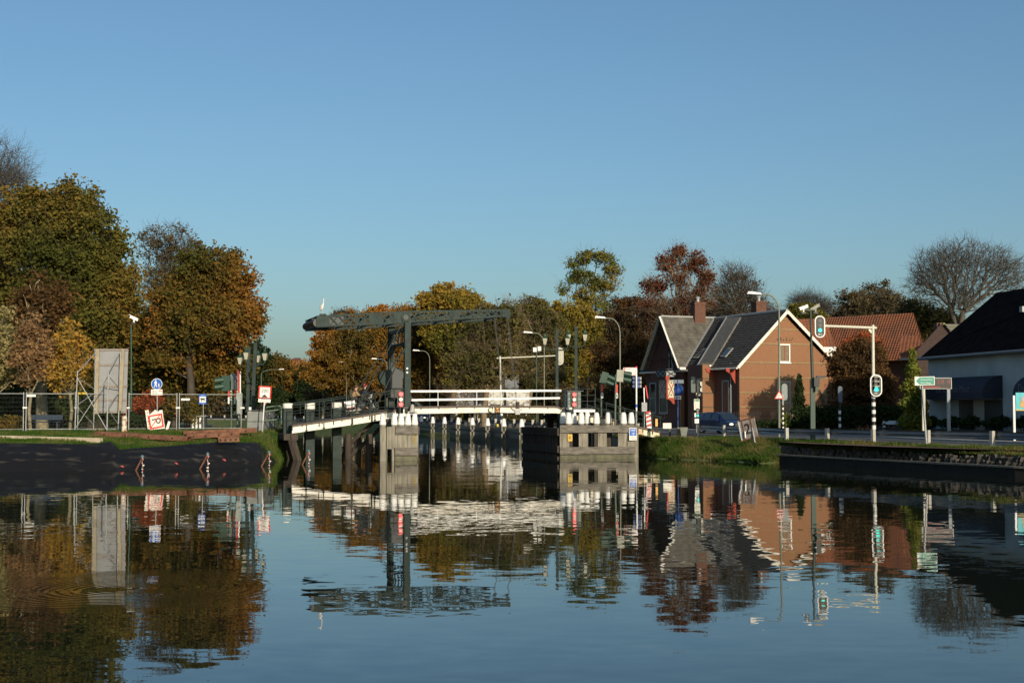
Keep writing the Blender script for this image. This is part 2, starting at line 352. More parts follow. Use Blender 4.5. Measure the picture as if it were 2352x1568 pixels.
TARP = mat('black_tarp', (0.010, 0.0095, 0.010), 0.66, col2=(0.085, 0.074, 0.058), scale=1.6, stretch=(.3, 1, 3.4), thr=(.56, .80), bump=0.035, spec=0.22)
PINK = mat('tape_pink', (0.45, 0.09, 0.08), 0.6, var=0.1)
LAMPG = mat('lantern_glass', (0.44, 0.41, 0.32), 0.35, var=0.06)
PANEL = mat('grey_panel', (0.26, 0.265, 0.27), 0.8, var=0.07, scale=2)
WOODL = mat('batten_wood', (0.34, 0.28, 0.185), 0.85, var=0.2, scale=3)
SKINM = mat('skin', (0.48, 0.27, 0.19), 0.6, var=0.06)
def emis(name, col, s):
    m = mat(name, col, 0.4, var=0.02, emit=s); return m
REDL = emis('red_lamp', (1.0, 0.10, 0.10), 1.3); WHITEL = emis('white_lamp', (0.7, 0.66, 0.58), 0.05)
GREENL = emis('green_lamp', (0.0, 0.75, 0.62), 1.1); HEADL = emis('headlight', (1.0, 0.86, 0.55), 1.0); LEDR = emis('led_red', (0.16, 0.008, 0.01), 0.12)
# ------------------------------------------------------------------ water
def build_water():
    m = bpy.data.materials.new('canal_water'); m.use_nodes = True; n = m.node_tree.nodes; l = m.node_tree.links; b = n['Principled BSDF']
    b.inputs['Base Color'].default_value = (0.012, 0.016, 0.010, 1); b.inputs['Roughness'].default_value = 0.012; b.inputs['IOR'].default_value = 1.36
    tc = n.new('ShaderNodeTexCoord')
    def vm(op, a, bv=None):
        k = n.new('ShaderNodeVectorMath'); k.operation = op; l.new(a, k.inputs[0])
        if bv is not None:
            if hasattr(bv, 'links'): l.new(bv, k.inputs[1])
            else: k.inputs[1].default_value = bv
        return k
    def mt(op, a, b_=None, c=None):
        k = n.new('ShaderNodeMath'); k.operation = op
        for i, x in enumerate((a, b_, c)):
            if x is None: continue
            if hasattr(x, 'links'): l.new(x, k.inputs[i])
            else: k.inputs[i].default_value = x
        return k.outputs[0]
    tot = None
    for sc_, st, amp, det in ((3.2, (0.55, 1, 1), 0.0072, 2), (0.8, (0.5, 1, 1), 0.0034, 1), (0.16, (0.6, 1, 1), 0.0012, 1)):
        mp = n.new('ShaderNodeMapping'); mp.inputs['Scale'].default_value = st; l.new(tc.outputs['Object'], mp.inputs[0])
        z = n.new('ShaderNodeTexNoise'); z.inputs['Scale'].default_value = sc_; z.inputs['Detail'].default_value = det; l.new(mp.outputs[0], z.inputs['Vector'])
        s = vm('SUBTRACT', z.outputs['Color'], (0.5, 0.5, 0.5)); q = vm('MULTIPLY', s.outputs[0], (amp * 2.2, amp * 4, 0))
        tot = q.outputs[0] if tot is None else vm('ADD', tot, q.outputs[0]).outputs[0]
    # calmer and rougher patches of breeze
    mp = n.new('ShaderNodeMapping'); mp.inputs['Scale'].default_value = (0.25, 1, 1); l.new(tc.outputs['Object'], mp.inputs[0])
    z = n.new('ShaderNodeTexNoise'); z.inputs['Scale'].default_value = 0.11; z.inputs['Detail'].default_value = 2; l.new(mp.outputs[0], z.inputs['Vector'])
    mr = n.new('ShaderNodeMapRange'); mr.inputs[1].default_value = 0.35; mr.inputs[2].default_value = 0.65; mr.inputs[3].default_value = 0.45; mr.inputs[4].default_value = 1.25
    l.new(z.outputs['Fac'], mr.inputs[0])
    sca = n.new('ShaderNodeVectorMath'); sca.operation = 'SCALE'; l.new(tot, sca.inputs[0]); l.new(mr.outputs[0], sca.inputs['Scale']); tot = sca.outputs[0]
    # rings spreading from where something broke the surface
    cpt = G(290, 1352); d = vm('SUBTRACT', tc.outputs['Object'], (cpt.x, cpt.y, 0)); ln = vm('LENGTH', d.outputs[0]); r = ln.outputs['Value']
    sn = mt('SINE', mt('MULTIPLY', r, 2 * math.pi / 0.17)); win = mt('MULTIPLY', mt('SMOOTH_MIN', mt('MULTIPLY', r, 0.9), 1.0, 0.2), mt('MAXIMUM', mt('SUBTRACT', 1.0, mt('DIVIDE', r, 2.9)), 0.0))
    amp = mt('MULTIPLY', mt('MULTIPLY', sn, win), 0.045); dn = vm('NORMALIZE', d.outputs[0]); rg = n.new('ShaderNodeVectorMath'); rg.operation = 'SCALE'
    l.new(dn.outputs[0], rg.inputs[0]); l.new(amp, rg.inputs['Scale']); tot = vm('ADD', tot, rg.outputs[0]).outputs[0]
    nn = vm('NORMALIZE', vm('ADD', tot, (0, 0, 1)).outputs[0]); l.new(nn.outputs[0], b.inputs['Normal'])
    mb = MB(); mb.poly([(-900, -60, 0), (900, -60, 0), (900, 900, 0), (-900, 900, 0)], m); return struct(mb, 'water')
build_water()
mb = MB(); mb.poly([(-3000, -300, -2), (3000, -300, -2), (3000, 4000, -2), (-3000, 4000, -2)], EARTH); struct(mb, 'canal_bed')
# ------------------------------------------------------------------ land
def lerpline(a, b, t): return [Vector(p) * (1 - t) + Vector(q) * t for p, q in zip(a, b)]
def resample(pts, n):
    pts = [Vector(p) for p in pts]; k = len(pts) - 1; out = []
    for i in range(n):
        t = i / (n - 1) * k; j = min(int(t), k - 1); out.append(pts[j].lerp(pts[j + 1], t - j))
    return out
def strips(mb, lines, n, sub, m, noise=0.05, seed=1):
    L = [resample(a, n) for a in lines]; rows = []
    for a, b in zip(L[:-1], L[1:]):
        for k in range(sub): rows.append(lerpline(a, b, k / sub))
    rows.append(L[-1]); vs = []
    for j, rw in enumerate(rows):
        for i, p in enumerate(rw):
            z = 0 if j in (0, len(rows) - 1) else noise * (math.sin(i * 1.7 + j * 2.1 + seed) + math.sin(i * 0.63 - j * 0.9 + seed * 2)) * 0.7
            vs.append(p + Vector((0, 0, z)))
    k = len(rows[0]); mb.add(vs, [(j * k + i, j * k + i + 1, (j + 1) * k + i + 1, (j + 1) * k + i) for j in range(len(rows) - 1) for i in range(k - 1)], m, True)
    return rows
def Gs(l, z): return [G(a, b, z) for a, b in l]
# left bank: waterline, crest, grass top, sampled on the same columns
SHY = ((-700, -150, 0, 150, 254, 276, 428, 482, 600, 636, 655, 668), (1092, 1086, 1083.5, 1082, 1079, 1079, 1077, 1075, 1069, 1061.5, 1055, 1050))
CRY = ((-700, 0, 100, 225, 254, 270, 277, 300, 400, 440, 478, 530, 597, 608, 618, 628, 636, 655, 668), (1020, 1017, 1018, 1019, 1014, 1027, 1033, 1029, 1023, 1019, 1017, 1016, 1016, 1022, 1032, 1038, 1036, 1032, 1028))
TPY = ((-700, 0, 254, 428, 482, 600, 645, 668), (79, 79, 80.5, 82.5, 83, 85, 85.5, 85.6))
def ground_lines(n=100):
    A, B, C, K = [], [], [], []
    for px in np.linspace(-700, 668, n):
        tarp_k = 1.0 if px < 625 else max(0, 1 - (px - 625) / 10); z1 = 0
        a = G(px, float(np.interp(px, *SHY)), 0); b = P(px, float(np.interp(px, *CRY)), a.y + 3.3); b.z -= .09 * tarp_k
        a += Vector((0, .5 * tarp_k + .05, -.25)); m = a.lerp(b, .5); m.z += .12 - .2 * tarp_k
        c = P(px, 1000, float(np.interp(px, *TPY))); c.z = 1.68; k = b.lerp(c, .35); k.z = max(k.z, 1.36)
        A.append(a); K.append(m); B.append(b); C.append((k, c))
    return A, K, B, [x[0] for x in C], [x[1] for x in C]
SH, SM, CR, TK, TP = ground_lines()
mb = MB(); mb.M = I4
LROWS = strips(mb, [SH, SM, CR, TK, TP], 160, 3, GRASS, 0.025)
struct(mb, 'left_bank_slope')
mb = MB(); plat = [tuple(p) for p in TP] + [(-13.6, 89, 1.68), (-18.4, 90.5, 1.68), (-20.9, 97, 1.68), (-26, 125, 1.6), (-33, 150, 1.6), (-70, 188, 1.6), (-200, 225, 1.6), (-600, 235, 1.6), (-600, 79, 1.68)]
mb.poly(plat, GRASS)
edge = plat[len(TP) - 1:-1]
for a, b in zip(edge[:-1], edge[1:]): mb.poly([a, b, (b[0] + .3, b[1], -1), (a[0] + .3, a[1], -1)], EARTH)
struct(mb, 'left_bank_ground')
# right bank and the far side of the canal
ZR = 1.08
R0 = [(46, -40), (31, 15), (26.5, 42), (24.6, 54), (21.9, 61.6), (14.96, 77.8)] + [tuple(G(a, b))[:2] for a, b in ((1740, 1066), (1685, 1062), (1560, 1057), (1500, 1054))] + [(8.2, 88), (7.3, 93), (6.6, 101), (5.0, 110), (2.4, 124), (-1.4, 138), (-6.5, 155), (-20, 192), (-48, 238), (-100, 275), (-250, 305), (-700, 315)]
R1 = [(47.3, -40), (32.2, 15), (27.6, 42), (25.6, 54.6), (22.9, 62.2), (15.4, 79.3), (14.9, 81), (13.6, 83.2), (11.2, 85.2), (9.6, 86.3), (8.7, 89), (7.9, 93), (7.2, 101.3), (6.0, 111), (3.4, 124.5), (-.4, 138.6), (-5.4, 156), (-19, 193.6), (-47.5, 240), (-99.6, 277.3), (-250, 307.5), (-700, 317.5)]
mb = MB()
RROWS = strips(mb, [[(x, y, -.3) for x, y in R0], [(x, y, ZR) for x, y in R1]], 200, 5, GRASS, 0.05, 3)
struct(mb, 'right_bank_slope')
mb = MB(); mb.poly([(x, y, ZR) for x, y in R1] + [(-700, 2500, ZR), (900, 2500, ZR), (900, -40, ZR)], GRASS); struct(mb, 'ground')
# road and cycle path on the right bank (run along the bank, then past the house)
KERB = [(55, -38), (37, 15), (31.5, 40), (28.5, 54), (25.2, 63.5), (20.6, 70.3), (17.9, 77.5), (16.4, 86), (13.4, 95), (10.2, 106), (6.6, 124), (2.3, 142), (-4.2, 161), (-17, 199), (-46, 246), (-99, 284), (-250, 314)]
def off(line, d):
    out = []
    for i, p in enumerate(line):
        a = Vector(line[max(0, i - 1)]); b = Vector(line[min(len(line) - 1, i + 1)]); t = (b - a).normalized(); out.append(Vector((p[0] + t.y * d, p[1] - t.x * d)))
    return out
def ribbon(mb, line, d0, d1, z, m):
    a, b = off(line, d0), off(line, d1); mb.add([(p.x, p.y, z) for p in a] + [(p.x, p.y, z) for p in b], [(i, i + 1, len(a) + i + 1, len(a) + i) for i in range(len(a) - 1)], m)
mb = MB(); ribbon(mb, KERB, -2.6, -0.1, ZR + .012, REDPATH); struct(mb, 'cycle_path')
mb = MB(); a, b = off(KERB, -.1), off(KERB, .1); n = len(a)
mb.add([(p.x, p.y, z) for q, z in ((a, ZR), (a, ZR + .13), (b, ZR + .13), (b, ZR)) for p in q], [(k * n + i, k * n + i + 1, (k + 1) * n + i + 1, (k + 1) * n + i) for k in range(3) for i in range(n - 1)], CONC); struct(mb, 'kerb')
mb = MB(); ribbon(mb, KERB, .1, 6.9, ZR + .02, ASPH); struct(mb, 'road')
mb = MB()
for d0 in (.45, 3.4, 6.5): ribbon(mb, KERB, d0, d0 + .12, ZR + .026, WHITE)
struct(mb, 'road_marking')
mb = MB(); a, b = off(KERB, 6.9), off(KERB, 8.6); n = len(a)
mb.add([(p.x, p.y, z) for q, z in ((a, ZR), (a, ZR + .14), (b, ZR + .14), (b, ZR)) for p in q], [(k * n + i, k * n + i + 1, (k + 1) * n + i + 1, (k + 1) * n + i) for k in range(3) for i in range(n - 1)], CONC); struct(mb, 'pavement')
# grass blades on both banks
def blades(name, rows, n, hmin, hmax, m, filt=None, seed=0):
    g = np.random.default_rng(seed); A = np.array([[tuple(p) for p in r] for r in rows]); nr, nc = A.shape[:2]
    u = g.uniform(0, nr - 1.001, n); v = g.uniform(0, nc - 1.001, n); iu = u.astype(int); iv = v.astype(int); fu = (u - iu)[:, None]; fv = (v - iv)[:, None]
    p = (A[iu, iv] * (1 - fu) * (1 - fv) + A[iu + 1, iv] * fu * (1 - fv) + A[iu, iv + 1] * (1 - fu) * fv + A[iu + 1, iv + 1] * fu * fv)
    if filt is not None: p = p[filt(p)]
    n = len(p); h = g.uniform(hmin, hmax, (n, 1)) * (0.6 + 0.8 * (0.5 + 0.5 * np.sin(p[:, :1] * 2.3) * np.cos(p[:, 1:2] * 1.9 + p[:, :1])))
    a = g.uniform(0, 2 * np.pi, n); d = np.stack([np.cos(a), np.sin(a), np.zeros(n)], 1); b = np.roll(d, 1, 1) * 0; ln = g.normal(size=(n, 3)) * np.array([.4, .4, 0]) * h
    V = np.stack([p - d * .022, p + d * .022, p + ln + np.array([0, 0, 1]) * h], 1).reshape(-1, 3)
    o = npmesh(name, V, np.arange(3 * n).reshape(-1, 3), m); o['kind'] = 'stuff'; return o
GL = leafmat('grass_blades', (0.035, 0.085, 0.012), (0.07, 0.12, 0.02), (0.15, 0.14, 0.05), 0.3, 0.5)
GD = leafmat('grass_blades_dry', (0.045, 0.09, 0.015), (0.09, 0.13, 0.03), (0.22, 0.18, 0.07), 0.3, 0.6)
blades('grass', LROWS[6:], 60000, .04, .17, GL, lambda p: (p[:, 0] > -36), 5)
blades('bank_edge_grass', [r[-16:] for r in LROWS[1:9]], 7000, .06, .2, GL, None, 8)
blades('long_grass', RROWS[1:], 130000, .06, .30, GD, lambda p: (p[:, 1] < 100) & (p[:, 1] > 45) & (p[:, 2] > .02), 6)
blades('edge_grass', [resample(a, 20) for a in ([(22.3, 62.0, .86), (15.1, 78.6, .86)], [(23.6, 62.9, 1.14), (16.0, 80.0, 1.14)])], 22000, .06, .2, GD, None, 9)
gp = [[(22.9, 62.2, ZR), (15.4, 79.3, ZR), (13.6, 83.2, ZR), (9.6, 86.3, ZR)], [(25, 63, ZR), (18, 79, ZR), (16, 88, ZR), (14, 96, ZR)]]
blades('verge_grass', [resample(a, 20) for a in gp], 16000, .05, .16, GL, None, 7)
L_OLIVE = leafmat('leaf_olive', (0.045, 0.050, 0.009), (0.095, 0.085, 0.016), (0.16, 0.095, 0.018))
L_REDBR = leafmat('leaf_redbrown', (0.04, 0.024, 0.010), (0.075, 0.040, 0.014), (0.13, 0.070, 0.02))
L_ORANGE = leafmat('leaf_orange', (0.05, 0.052, 0.010), (0.13, 0.080, 0.015), (0.23, 0.095, 0.018))
L_ORDK = leafmat('leaf_orange_low', (0.035, 0.042, 0.008), (0.10, 0.075, 0.012), (0.20, 0.095, 0.014))
L_GOLD = leafmat('leaf_gold', (0.065, 0.052, 0.011), (0.17, 0.092, 0.015), (0.28, 0.115, 0.018))
L_YEL = leafmat('leaf_yellow', (0.15, 0.11, 0.02), (0.28, 0.17, 0.03), (0.34, 0.15, 0.025))
L_PALE = leafmat('leaf_pale', (0.12, 0.11, 0.04), (0.25, 0.21, 0.09), (0.30, 0.24, 0.11))
L_PINK = leafmat('leaf_pinkish', (0.10, 0.06, 0.03), (0.19, 0.11, 0.05), (0.27, 0.16, 0.06))
L_GOLIVE = leafmat('leaf_golden_olive', (0.072, 0.072, 0.012), (0.156, 0.124, 0.018), (0.260, 0.156, 0.026))
L_BRGR = leafmat('leaf_browngreen', (0.039, 0.044, 0.012), (0.081, 0.072, 0.018), (0.143, 0.104, 0.029))
L_OAK = leafmat('leaf_oak', (0.042, 0.062, 0.013), (0.098, 0.111, 0.021), (0.195, 0.137, 0.026))
L_BEECH = leafmat('leaf_beech', (0.05, 0.020, 0.012), (0.10, 0.030, 0.016), (0.15, 0.052, 0.022))
L_DKRED = leafmat('leaf_darkred', (0.038, 0.026, 0.011), (0.080, 0.042, 0.016), (0.13, 0.066, 0.022))
L_RUSTY = leafmat('leaf_rust', (0.13, 0.03, 0.012), (0.24, 0.06, 0.018), (0.30, 0.10, 0.025))
L_DKGR = leafmat('leaf_darkgreen', (0.010, 0.022, 0.007), (0.022, 0.038, 0.010), (0.045, 0.052, 0.014))
L_CON = leafmat('leaf_conifer', (0.05, 0.07, 0.012), (0.11, 0.125, 0.02), (0.19, 0.17, 0.03), 0.2, 0.6)
L_TWIG = leafmat('leaf_brown_haze', (0.05, 0.042, 0.02), (0.085, 0.065, 0.03), (0.13, 0.095, 0.04))
# --- left group
make_tree('beech_tree', 'dark red-brown tree at the left picture edge beside the big olive oak', 'tree', 108, -30,
          [(-20, 560, 110, 110), (-10, 690, 110, 120), (40, 790, 90, 80)], L_REDBR, n=900, leaves=22000, trunk=.5, zb=1.7, sig=.5)
make_tree('oak_tree', 'huge olive green oak, the tallest broad crown on the left', 'tree', 102, 150,
          [(85, 500, 85, 72), (165, 475, 58, 70), (215, 560, 75, 80), (120, 600, 120, 100), (262, 640, 58, 85), (200, 720, 118, 100), (100, 740, 100, 110), (240, 820, 85, 70), (110, 860, 70, 50), (300, 740, 22, 60)],
          L_OLIVE, n=1700, leaves=68000, ls=.17, trunk=.6, zb=1.7, sig=.5, sh=2.6)
make_tree('bare_tree', 'leafless fan of fine twigs above the dark red tree at top left', 'tree', 120, -70,
          [(-25, 400, 95, 80), (-60, 470, 80, 90), (30, 415, 42, 30)], None, BARKG, n=2200, twigs=3600, trunk=.5, zb=1.7, fork=(-70, 640), tw_len=1.0, bf=.6, sh=1.9)
make_tree('gnarled_tree', 'pale nearly leafless tree between the olive oak and the orange chestnut', 'tree', 112, 395,
          [(355, 565, 38, 52), (400, 560, 40, 50), (440, 575, 25, 42), (385, 640, 60, 60), (375, 720, 45, 70)], L_TWIG, BARKG, n=1500, leaves=5000, twigs=1500, ls=.12, trunk=.4, zb=1.7, sig=.35, tw_len=.5)
make_tree('chestnut_tree', 'round orange-brown chestnut crown left of the lantern posts', 'tree', 96, 436,
          [(480, 625, 85, 62), (430, 680, 72, 70), (535, 670, 55, 70), (470, 740, 118, 70), (545, 745, 48, 60), (582, 728, 26, 34), (395, 790, 65, 70)],
          L_ORANGE, n=1500, leaves=50000, ls=.15, trunk=.42, zb=1.7, sig=.42, sparse=.35, sh=2.6, fork=(438, 872))
make_tree('chestnut_tree', 'darker green and yellow lower tree behind the footpath sign', 'tree', 99, 400,
          [(360, 850, 60, 70), (440, 840, 80, 65), (520, 850, 55, 60), (400, 910, 70, 50), (330, 780, 40, 60)], L_ORDK, n=1000, leaves=34000, ls=.15, trunk=.3, zb=1.7, sig=.42)
make_tree('park_tree', 'dark crown low behind the young yellow trees on the left', 'tree', 106, 60,
          [(60, 880, 80, 60), (150, 900, 70, 50), (230, 900, 60, 50), (-20, 900, 60, 60)], L_DKRED, n=500, leaves=14000, trunk=.35, zb=1.7)
t = make_tree('park_tree', 'stout moss-green trunk standing behind the wire fence at left', 'tree', 90, 98,
          [(100, 700, 60, 60), (90, 780, 70, 60)], L_REDBR, BARKY, n=350, leaves=7000, trunk=.55, zb=1.68, fork=(98, 860))
for lab, px, lb, lf, n_, D in (('pale yellow-white young tree at the far left edge behind the fence', -6, [(-8, 760, 45, 62), (-5, 840, 45, 60), (10, 800, 45, 50)], L_PALE, 3600, 86),
                        ('pinkish-brown young tree with a yellow-lichened trunk', 71, [(72, 760, 34, 50), (70, 830, 45, 60), (80, 800, 45, 45)], L_PINK, 3000, 84.5),
                        ('golden yellow young tree left of the grey billboard', 161, [(160, 775, 30, 35), (165, 820, 48, 45), (160, 860, 50, 45)], L_YEL, 4200, 85)):
    make_tree('young_tree', lab, 'tree', D, px, lb, lf, BARKY, n=260, leaves=n_, ls=.14, sig=.3, trunk=.15, zb=1.68, group='young trees behind the wire fence', fork=(px, 905), bf=.7)
make_shrub('shrub', 'rusty orange shrub behind the fence right of the billboard', 'shrub', [(325, 935, 36, 28), (350, 915, 26, 22), (318, 955, 38, 24)], 88, L_RUSTY, 5200, .085, zb=1.68)
make_shrub('shrub', 'low green shrub between the rusty bollard and the broken sign', 'shrub', [(318, 968, 38, 16), (300, 962, 22, 16)], 85.5, L_DKGR, 3000, .07, zb=1.68)
make_shrub('shrub', 'low brown-green bush at the left edge behind the fence', 'shrub', [(5, 975, 45, 14), (30, 968, 30, 14)], 84, L_ORDK, 2600, .07, zb=1.68)
make_shrub('shrub', 'yellow-green sapling bush behind the dog sign', 'shrub', [(436, 940, 22, 34), (450, 960, 20, 18)], 86.5, L_ORDK, 1500, .09, zb=1.68)
make_shrub('hedge', 'dark undergrowth behind the wire fence along the park', 'hedge', [(x, 935, 60, 45) for x in range(-60, 420, 55)], 100, L_DKGR, 20000, .16, zb=1.68, depth=.5)
# --- centre, behind the bridge
make_tree('conifer_tree', 'dark green tree top behind the left lantern posts', 'tree', 262, 592,
          [(592, 820, 26, 45), (588, 880, 34, 50)], L_DKGR, sig=0.70, n=250, leaves=8000, ls=0.344, trunk=0.47, zb=1.2)
make_tree('maple_tree', 'small yellow-brown tree right of the left lantern posts', 'tree', 264, 640,
          [(622, 845, 38, 30), (650, 862, 40, 40), (610, 880, 40, 40)], L_GOLD, n=500, leaves=14000, ls=0.318, sig=0.73, trunk=0.49)
for lab, px, lb in (('shaded dark tree in front of the far terrace', 700, [(700, 885, 28, 45), (715, 910, 30, 40)]), ('shaded dark tree below the yellow-brown one', 640, [(640, 915, 30, 30), (625, 930, 30, 22)])):
    make_tree('street_tree', lab, 'tree', 262, px, lb, L_DKGR, n=250, leaves=7000, ls=.26, sig=.6, trunk=.3, group='dark trees by the far terrace')
make_tree('plane_tree', 'big golden-orange plane tree left of the bridge tower', 'tree', 208, 822,
          [(770, 790, 52, 46), (830, 770, 70, 58), (770, 850, 62, 50), (850, 850, 75, 62), (735, 810, 26, 44), (890, 790, 50, 55), (715, 850, 30, 30)],
          L_GOLD, BARKY, n=1300, leaves=52000, ls=.21, sig=.5, trunk=.55, sparse=.25, sh=2.6)
make_tree('plane_tree', 'second orange plane tree behind the bridge tower', 'tree', 214, 960,
          [(900, 745, 62, 45), (950, 770, 70, 66), (985, 810, 38, 62), (930, 850, 70, 70), (870, 735, 40, 28)],
          L_GOLD, BARKY, n=1200, leaves=46000, ls=.21, sig=.5, trunk=.5, sparse=.25)
make_tree('bare_tree', 'purple-brown twiggy tree top just above the counterweight beam', 'tree', 262, 795,
          [(795, 735, 38, 26), (770, 750, 30, 30)], L_DKRED, BARK, sig=0.59, n=500, leaves=2500, twigs=2200, ls=0.211, trunk=0.40)
make_tree('oak_tree', 'golden-olive oak rising above the middle of the balance beam', 'tree', 204, 1040,
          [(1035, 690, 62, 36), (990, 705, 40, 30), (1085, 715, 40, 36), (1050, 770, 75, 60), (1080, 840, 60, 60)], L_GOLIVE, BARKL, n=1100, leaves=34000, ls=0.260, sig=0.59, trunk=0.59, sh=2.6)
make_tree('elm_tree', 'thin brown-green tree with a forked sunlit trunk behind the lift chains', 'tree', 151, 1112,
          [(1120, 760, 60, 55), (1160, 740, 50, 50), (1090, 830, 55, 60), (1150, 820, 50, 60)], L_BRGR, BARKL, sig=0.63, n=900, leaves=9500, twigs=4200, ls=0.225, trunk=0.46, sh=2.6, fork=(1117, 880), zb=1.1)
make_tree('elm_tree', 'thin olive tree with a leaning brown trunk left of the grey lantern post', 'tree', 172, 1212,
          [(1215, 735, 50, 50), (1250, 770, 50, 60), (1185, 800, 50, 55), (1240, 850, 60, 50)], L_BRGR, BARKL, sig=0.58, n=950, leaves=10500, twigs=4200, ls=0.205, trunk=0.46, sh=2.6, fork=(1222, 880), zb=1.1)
make_tree('ash_tree', 'hazy olive-brown tree between the two lift-chain elms', 'tree', 224, 1180,
          [(1160, 745, 55, 40), (1230, 735, 50, 42), (1180, 820, 80, 60)], L_BRGR, sig=0.52, n=800, leaves=15000, ls=0.233, trunk=0.41)
make_tree('oak_tree', 'tall green oak with an open top above the right lantern post', 'tree', 222, 1345,
          [(1312, 606, 14, 13), (1345, 590, 24, 16), (1385, 594, 26, 17), (1412, 622, 22, 18), (1335, 636, 28, 18), (1392, 652, 36, 20), (1298, 664, 18, 14), (1355, 682, 40, 22), (1308, 722, 40, 26), (1395, 722, 45, 32), (1350, 765, 60, 34), (1350, 820, 60, 50)], L_OAK, BARKG, n=1300, leaves=24000, twigs=1500, ls=.22, sig=.55, trunk=.55, sparse=.45, tw_len=1.3)
make_tree('oak_tree', 'golden-green lower oak crown behind the right lantern posts', 'tree', 212, 1290,
          [(1310, 740, 60, 60), (1265, 760, 55, 70), (1350, 790, 65, 70), (1280, 850, 70, 60)], L_GOLIVE, n=1000, leaves=28000, ls=0.236, sig=0.53, trunk=0.47, sparse=.3)
make_tree('beech_tree', 'dark red copper beech above the left end of the brick house', 'tree', 150, 1555,
          [(1560, 584, 20, 24), (1528, 608, 24, 24), (1597, 602, 26, 24), (1622, 640, 22, 26), (1560, 640, 34, 30), (1500, 655, 26, 26), (1590, 690, 50, 34), (1520, 710, 50, 36), (1560, 750, 60, 40)], L_BEECH, BARKL, n=1900, leaves=11500, twigs=4200, ls=.17, sig=.42, trunk=.6, sparse=.45, sh=2.0, bf=.6)
make_tree('beech_tree', 'maroon and brown tree mass left of the house gable', 'tree', 178, 1440,
          [(1440, 730, 55, 50), (1470, 800, 60, 60), (1420, 830, 60, 70), (1400, 900, 60, 50), (1490, 740, 40, 50)], L_DKRED, BARKG, sig=0.49, n=1200, leaves=30000, twigs=1500, ls=0.175, trunk=0.49)
make_tree('bare_tree', 'grey-brown almost bare tree above the house chimneys', 'tree', 155, 1690,
          [(1690, 640, 45, 38), (1660, 690, 50, 45), (1720, 690, 45, 45), (1760, 720, 28, 30)], L_DKRED, BARKG, n=1700, leaves=1500, twigs=3000, ls=.14, trunk=.5, tw_len=.7, bf=.8, sh=1.8)
make_tree('elm_tree', 'brown thinning tree behind the house roof ridge', 'tree', 160, 1600,
          [(1600, 740, 90, 45), (1700, 745, 70, 40)], L_DKRED, BARK, n=700, leaves=12000, twigs=2500, ls=.16, trunk=.35)
# --- right background
make_tree('maple_tree', 'yellow-olive tree top behind the gable peak', 'tree', 160, 1845,
          [(1840, 735, 42, 38), (1870, 760, 40, 40)], L_GOLIVE, n=500, leaves=12000, ls=.2, trunk=.3)
make_tree('bare_tree', 'small bare tree behind the yellow-olive tree', 'tree', 185, 1862, [(1855, 700, 45, 26), (1890, 720, 35, 30)], None, BARK, n=700, twigs=3000, trunk=.3, tw_len=.9)
make_tree('elm_tree', 'wide brown-leaved tree behind the orange roofs', 'tree', 165, 1985,
          [(1960, 715, 50, 48), (2020, 700, 55, 48), (2060, 730, 50, 50), (1990, 760, 80, 40)], L_TWIG, BARK, n=1300, leaves=20000, twigs=3500, ls=.17, trunk=.45)
make_tree('elm_tree', 'olive-brown shaggy tree left of the black roof', 'tree', 150, 2130,
          [(2110, 735, 60, 45), (2160, 750, 50, 36), (2050, 770, 50, 35)], L_BRGR, BARK, n=900, leaves=17000, twigs=2500, ls=.16, trunk=.4)
make_tree('bare_tree', 'large bare tree with curving limbs above the black roof', 'tree', 140, 2205,
          [(2150, 620, 62, 58), (2210, 595, 70, 50), (2280, 610, 62, 50), (2330, 640, 50, 50), (2120, 650, 42, 50), (2210, 670, 80, 50)], None, BARKG, n=3300, twigs=6500, trunk=.62, fork=(2205, 765), tw_len=.6, bf=.5, sh=1.9)
make_tree('garden_tree', 'dark bushy tree with rusty top leaves right of the brick gable', 'tree', 112, 1965,
          [(1950, 850, 40, 60), (1990, 830, 42, 50), (1960, 920, 55, 60), (2020, 900, 40, 60), (1925, 830, 18, 30)], L_DKRED, n=600, leaves=22000, ls=.13, trunk=.2, sig=.35)
make_tree('garden_tree', 'rusty red shrub top against the orange roof', 'tree', 114, 1985, [(1980, 800, 36, 34), (1950, 815, 25, 20)], L_RUSTY, n=250, leaves=4200, ls=.13, trunk=.12, sig=.35)
# far wood that closes the view under the crowns
L_WOOD = leafmat('leaf_wood', (0.034, 0.026, 0.012), (0.062, 0.046, 0.019), (0.102, 0.070, 0.024))
def woods():
    C = []
    for x0, x1, D, zt, n in ((-250, 330, 165, 9, 12000), (330, 700, 276, 9, 9000), (700, 1060, 272, 12, 20000), (1000, 1560, 240, 15, 42000), (1480, 2420, 205, 12, 30000), (-2600, -250, 190, 13, 9000), (2420, 4600, 220, 13, 9000)):
        X0, X1 = P(x0, 900, D).x, P(x1, 900, D).x; u = RNG.uniform(size=n); x = X0 + (X1 - X0) * u
        z = .9 + RNG.uniform(0, 1, n) ** .8 * (zt + 1.5 * np.sin(x * .35) + np.sin(x * .9) + .6 * np.sin(x * 2.3)); C.append(np.stack([x, D + RNG.uniform(-5, 5, n), z], 1))
    V, Q = quads(np.concatenate(C), .42); o = npmesh('woodland', V, Q, L_WOOD); o['kind'] = 'stuff'
woods()
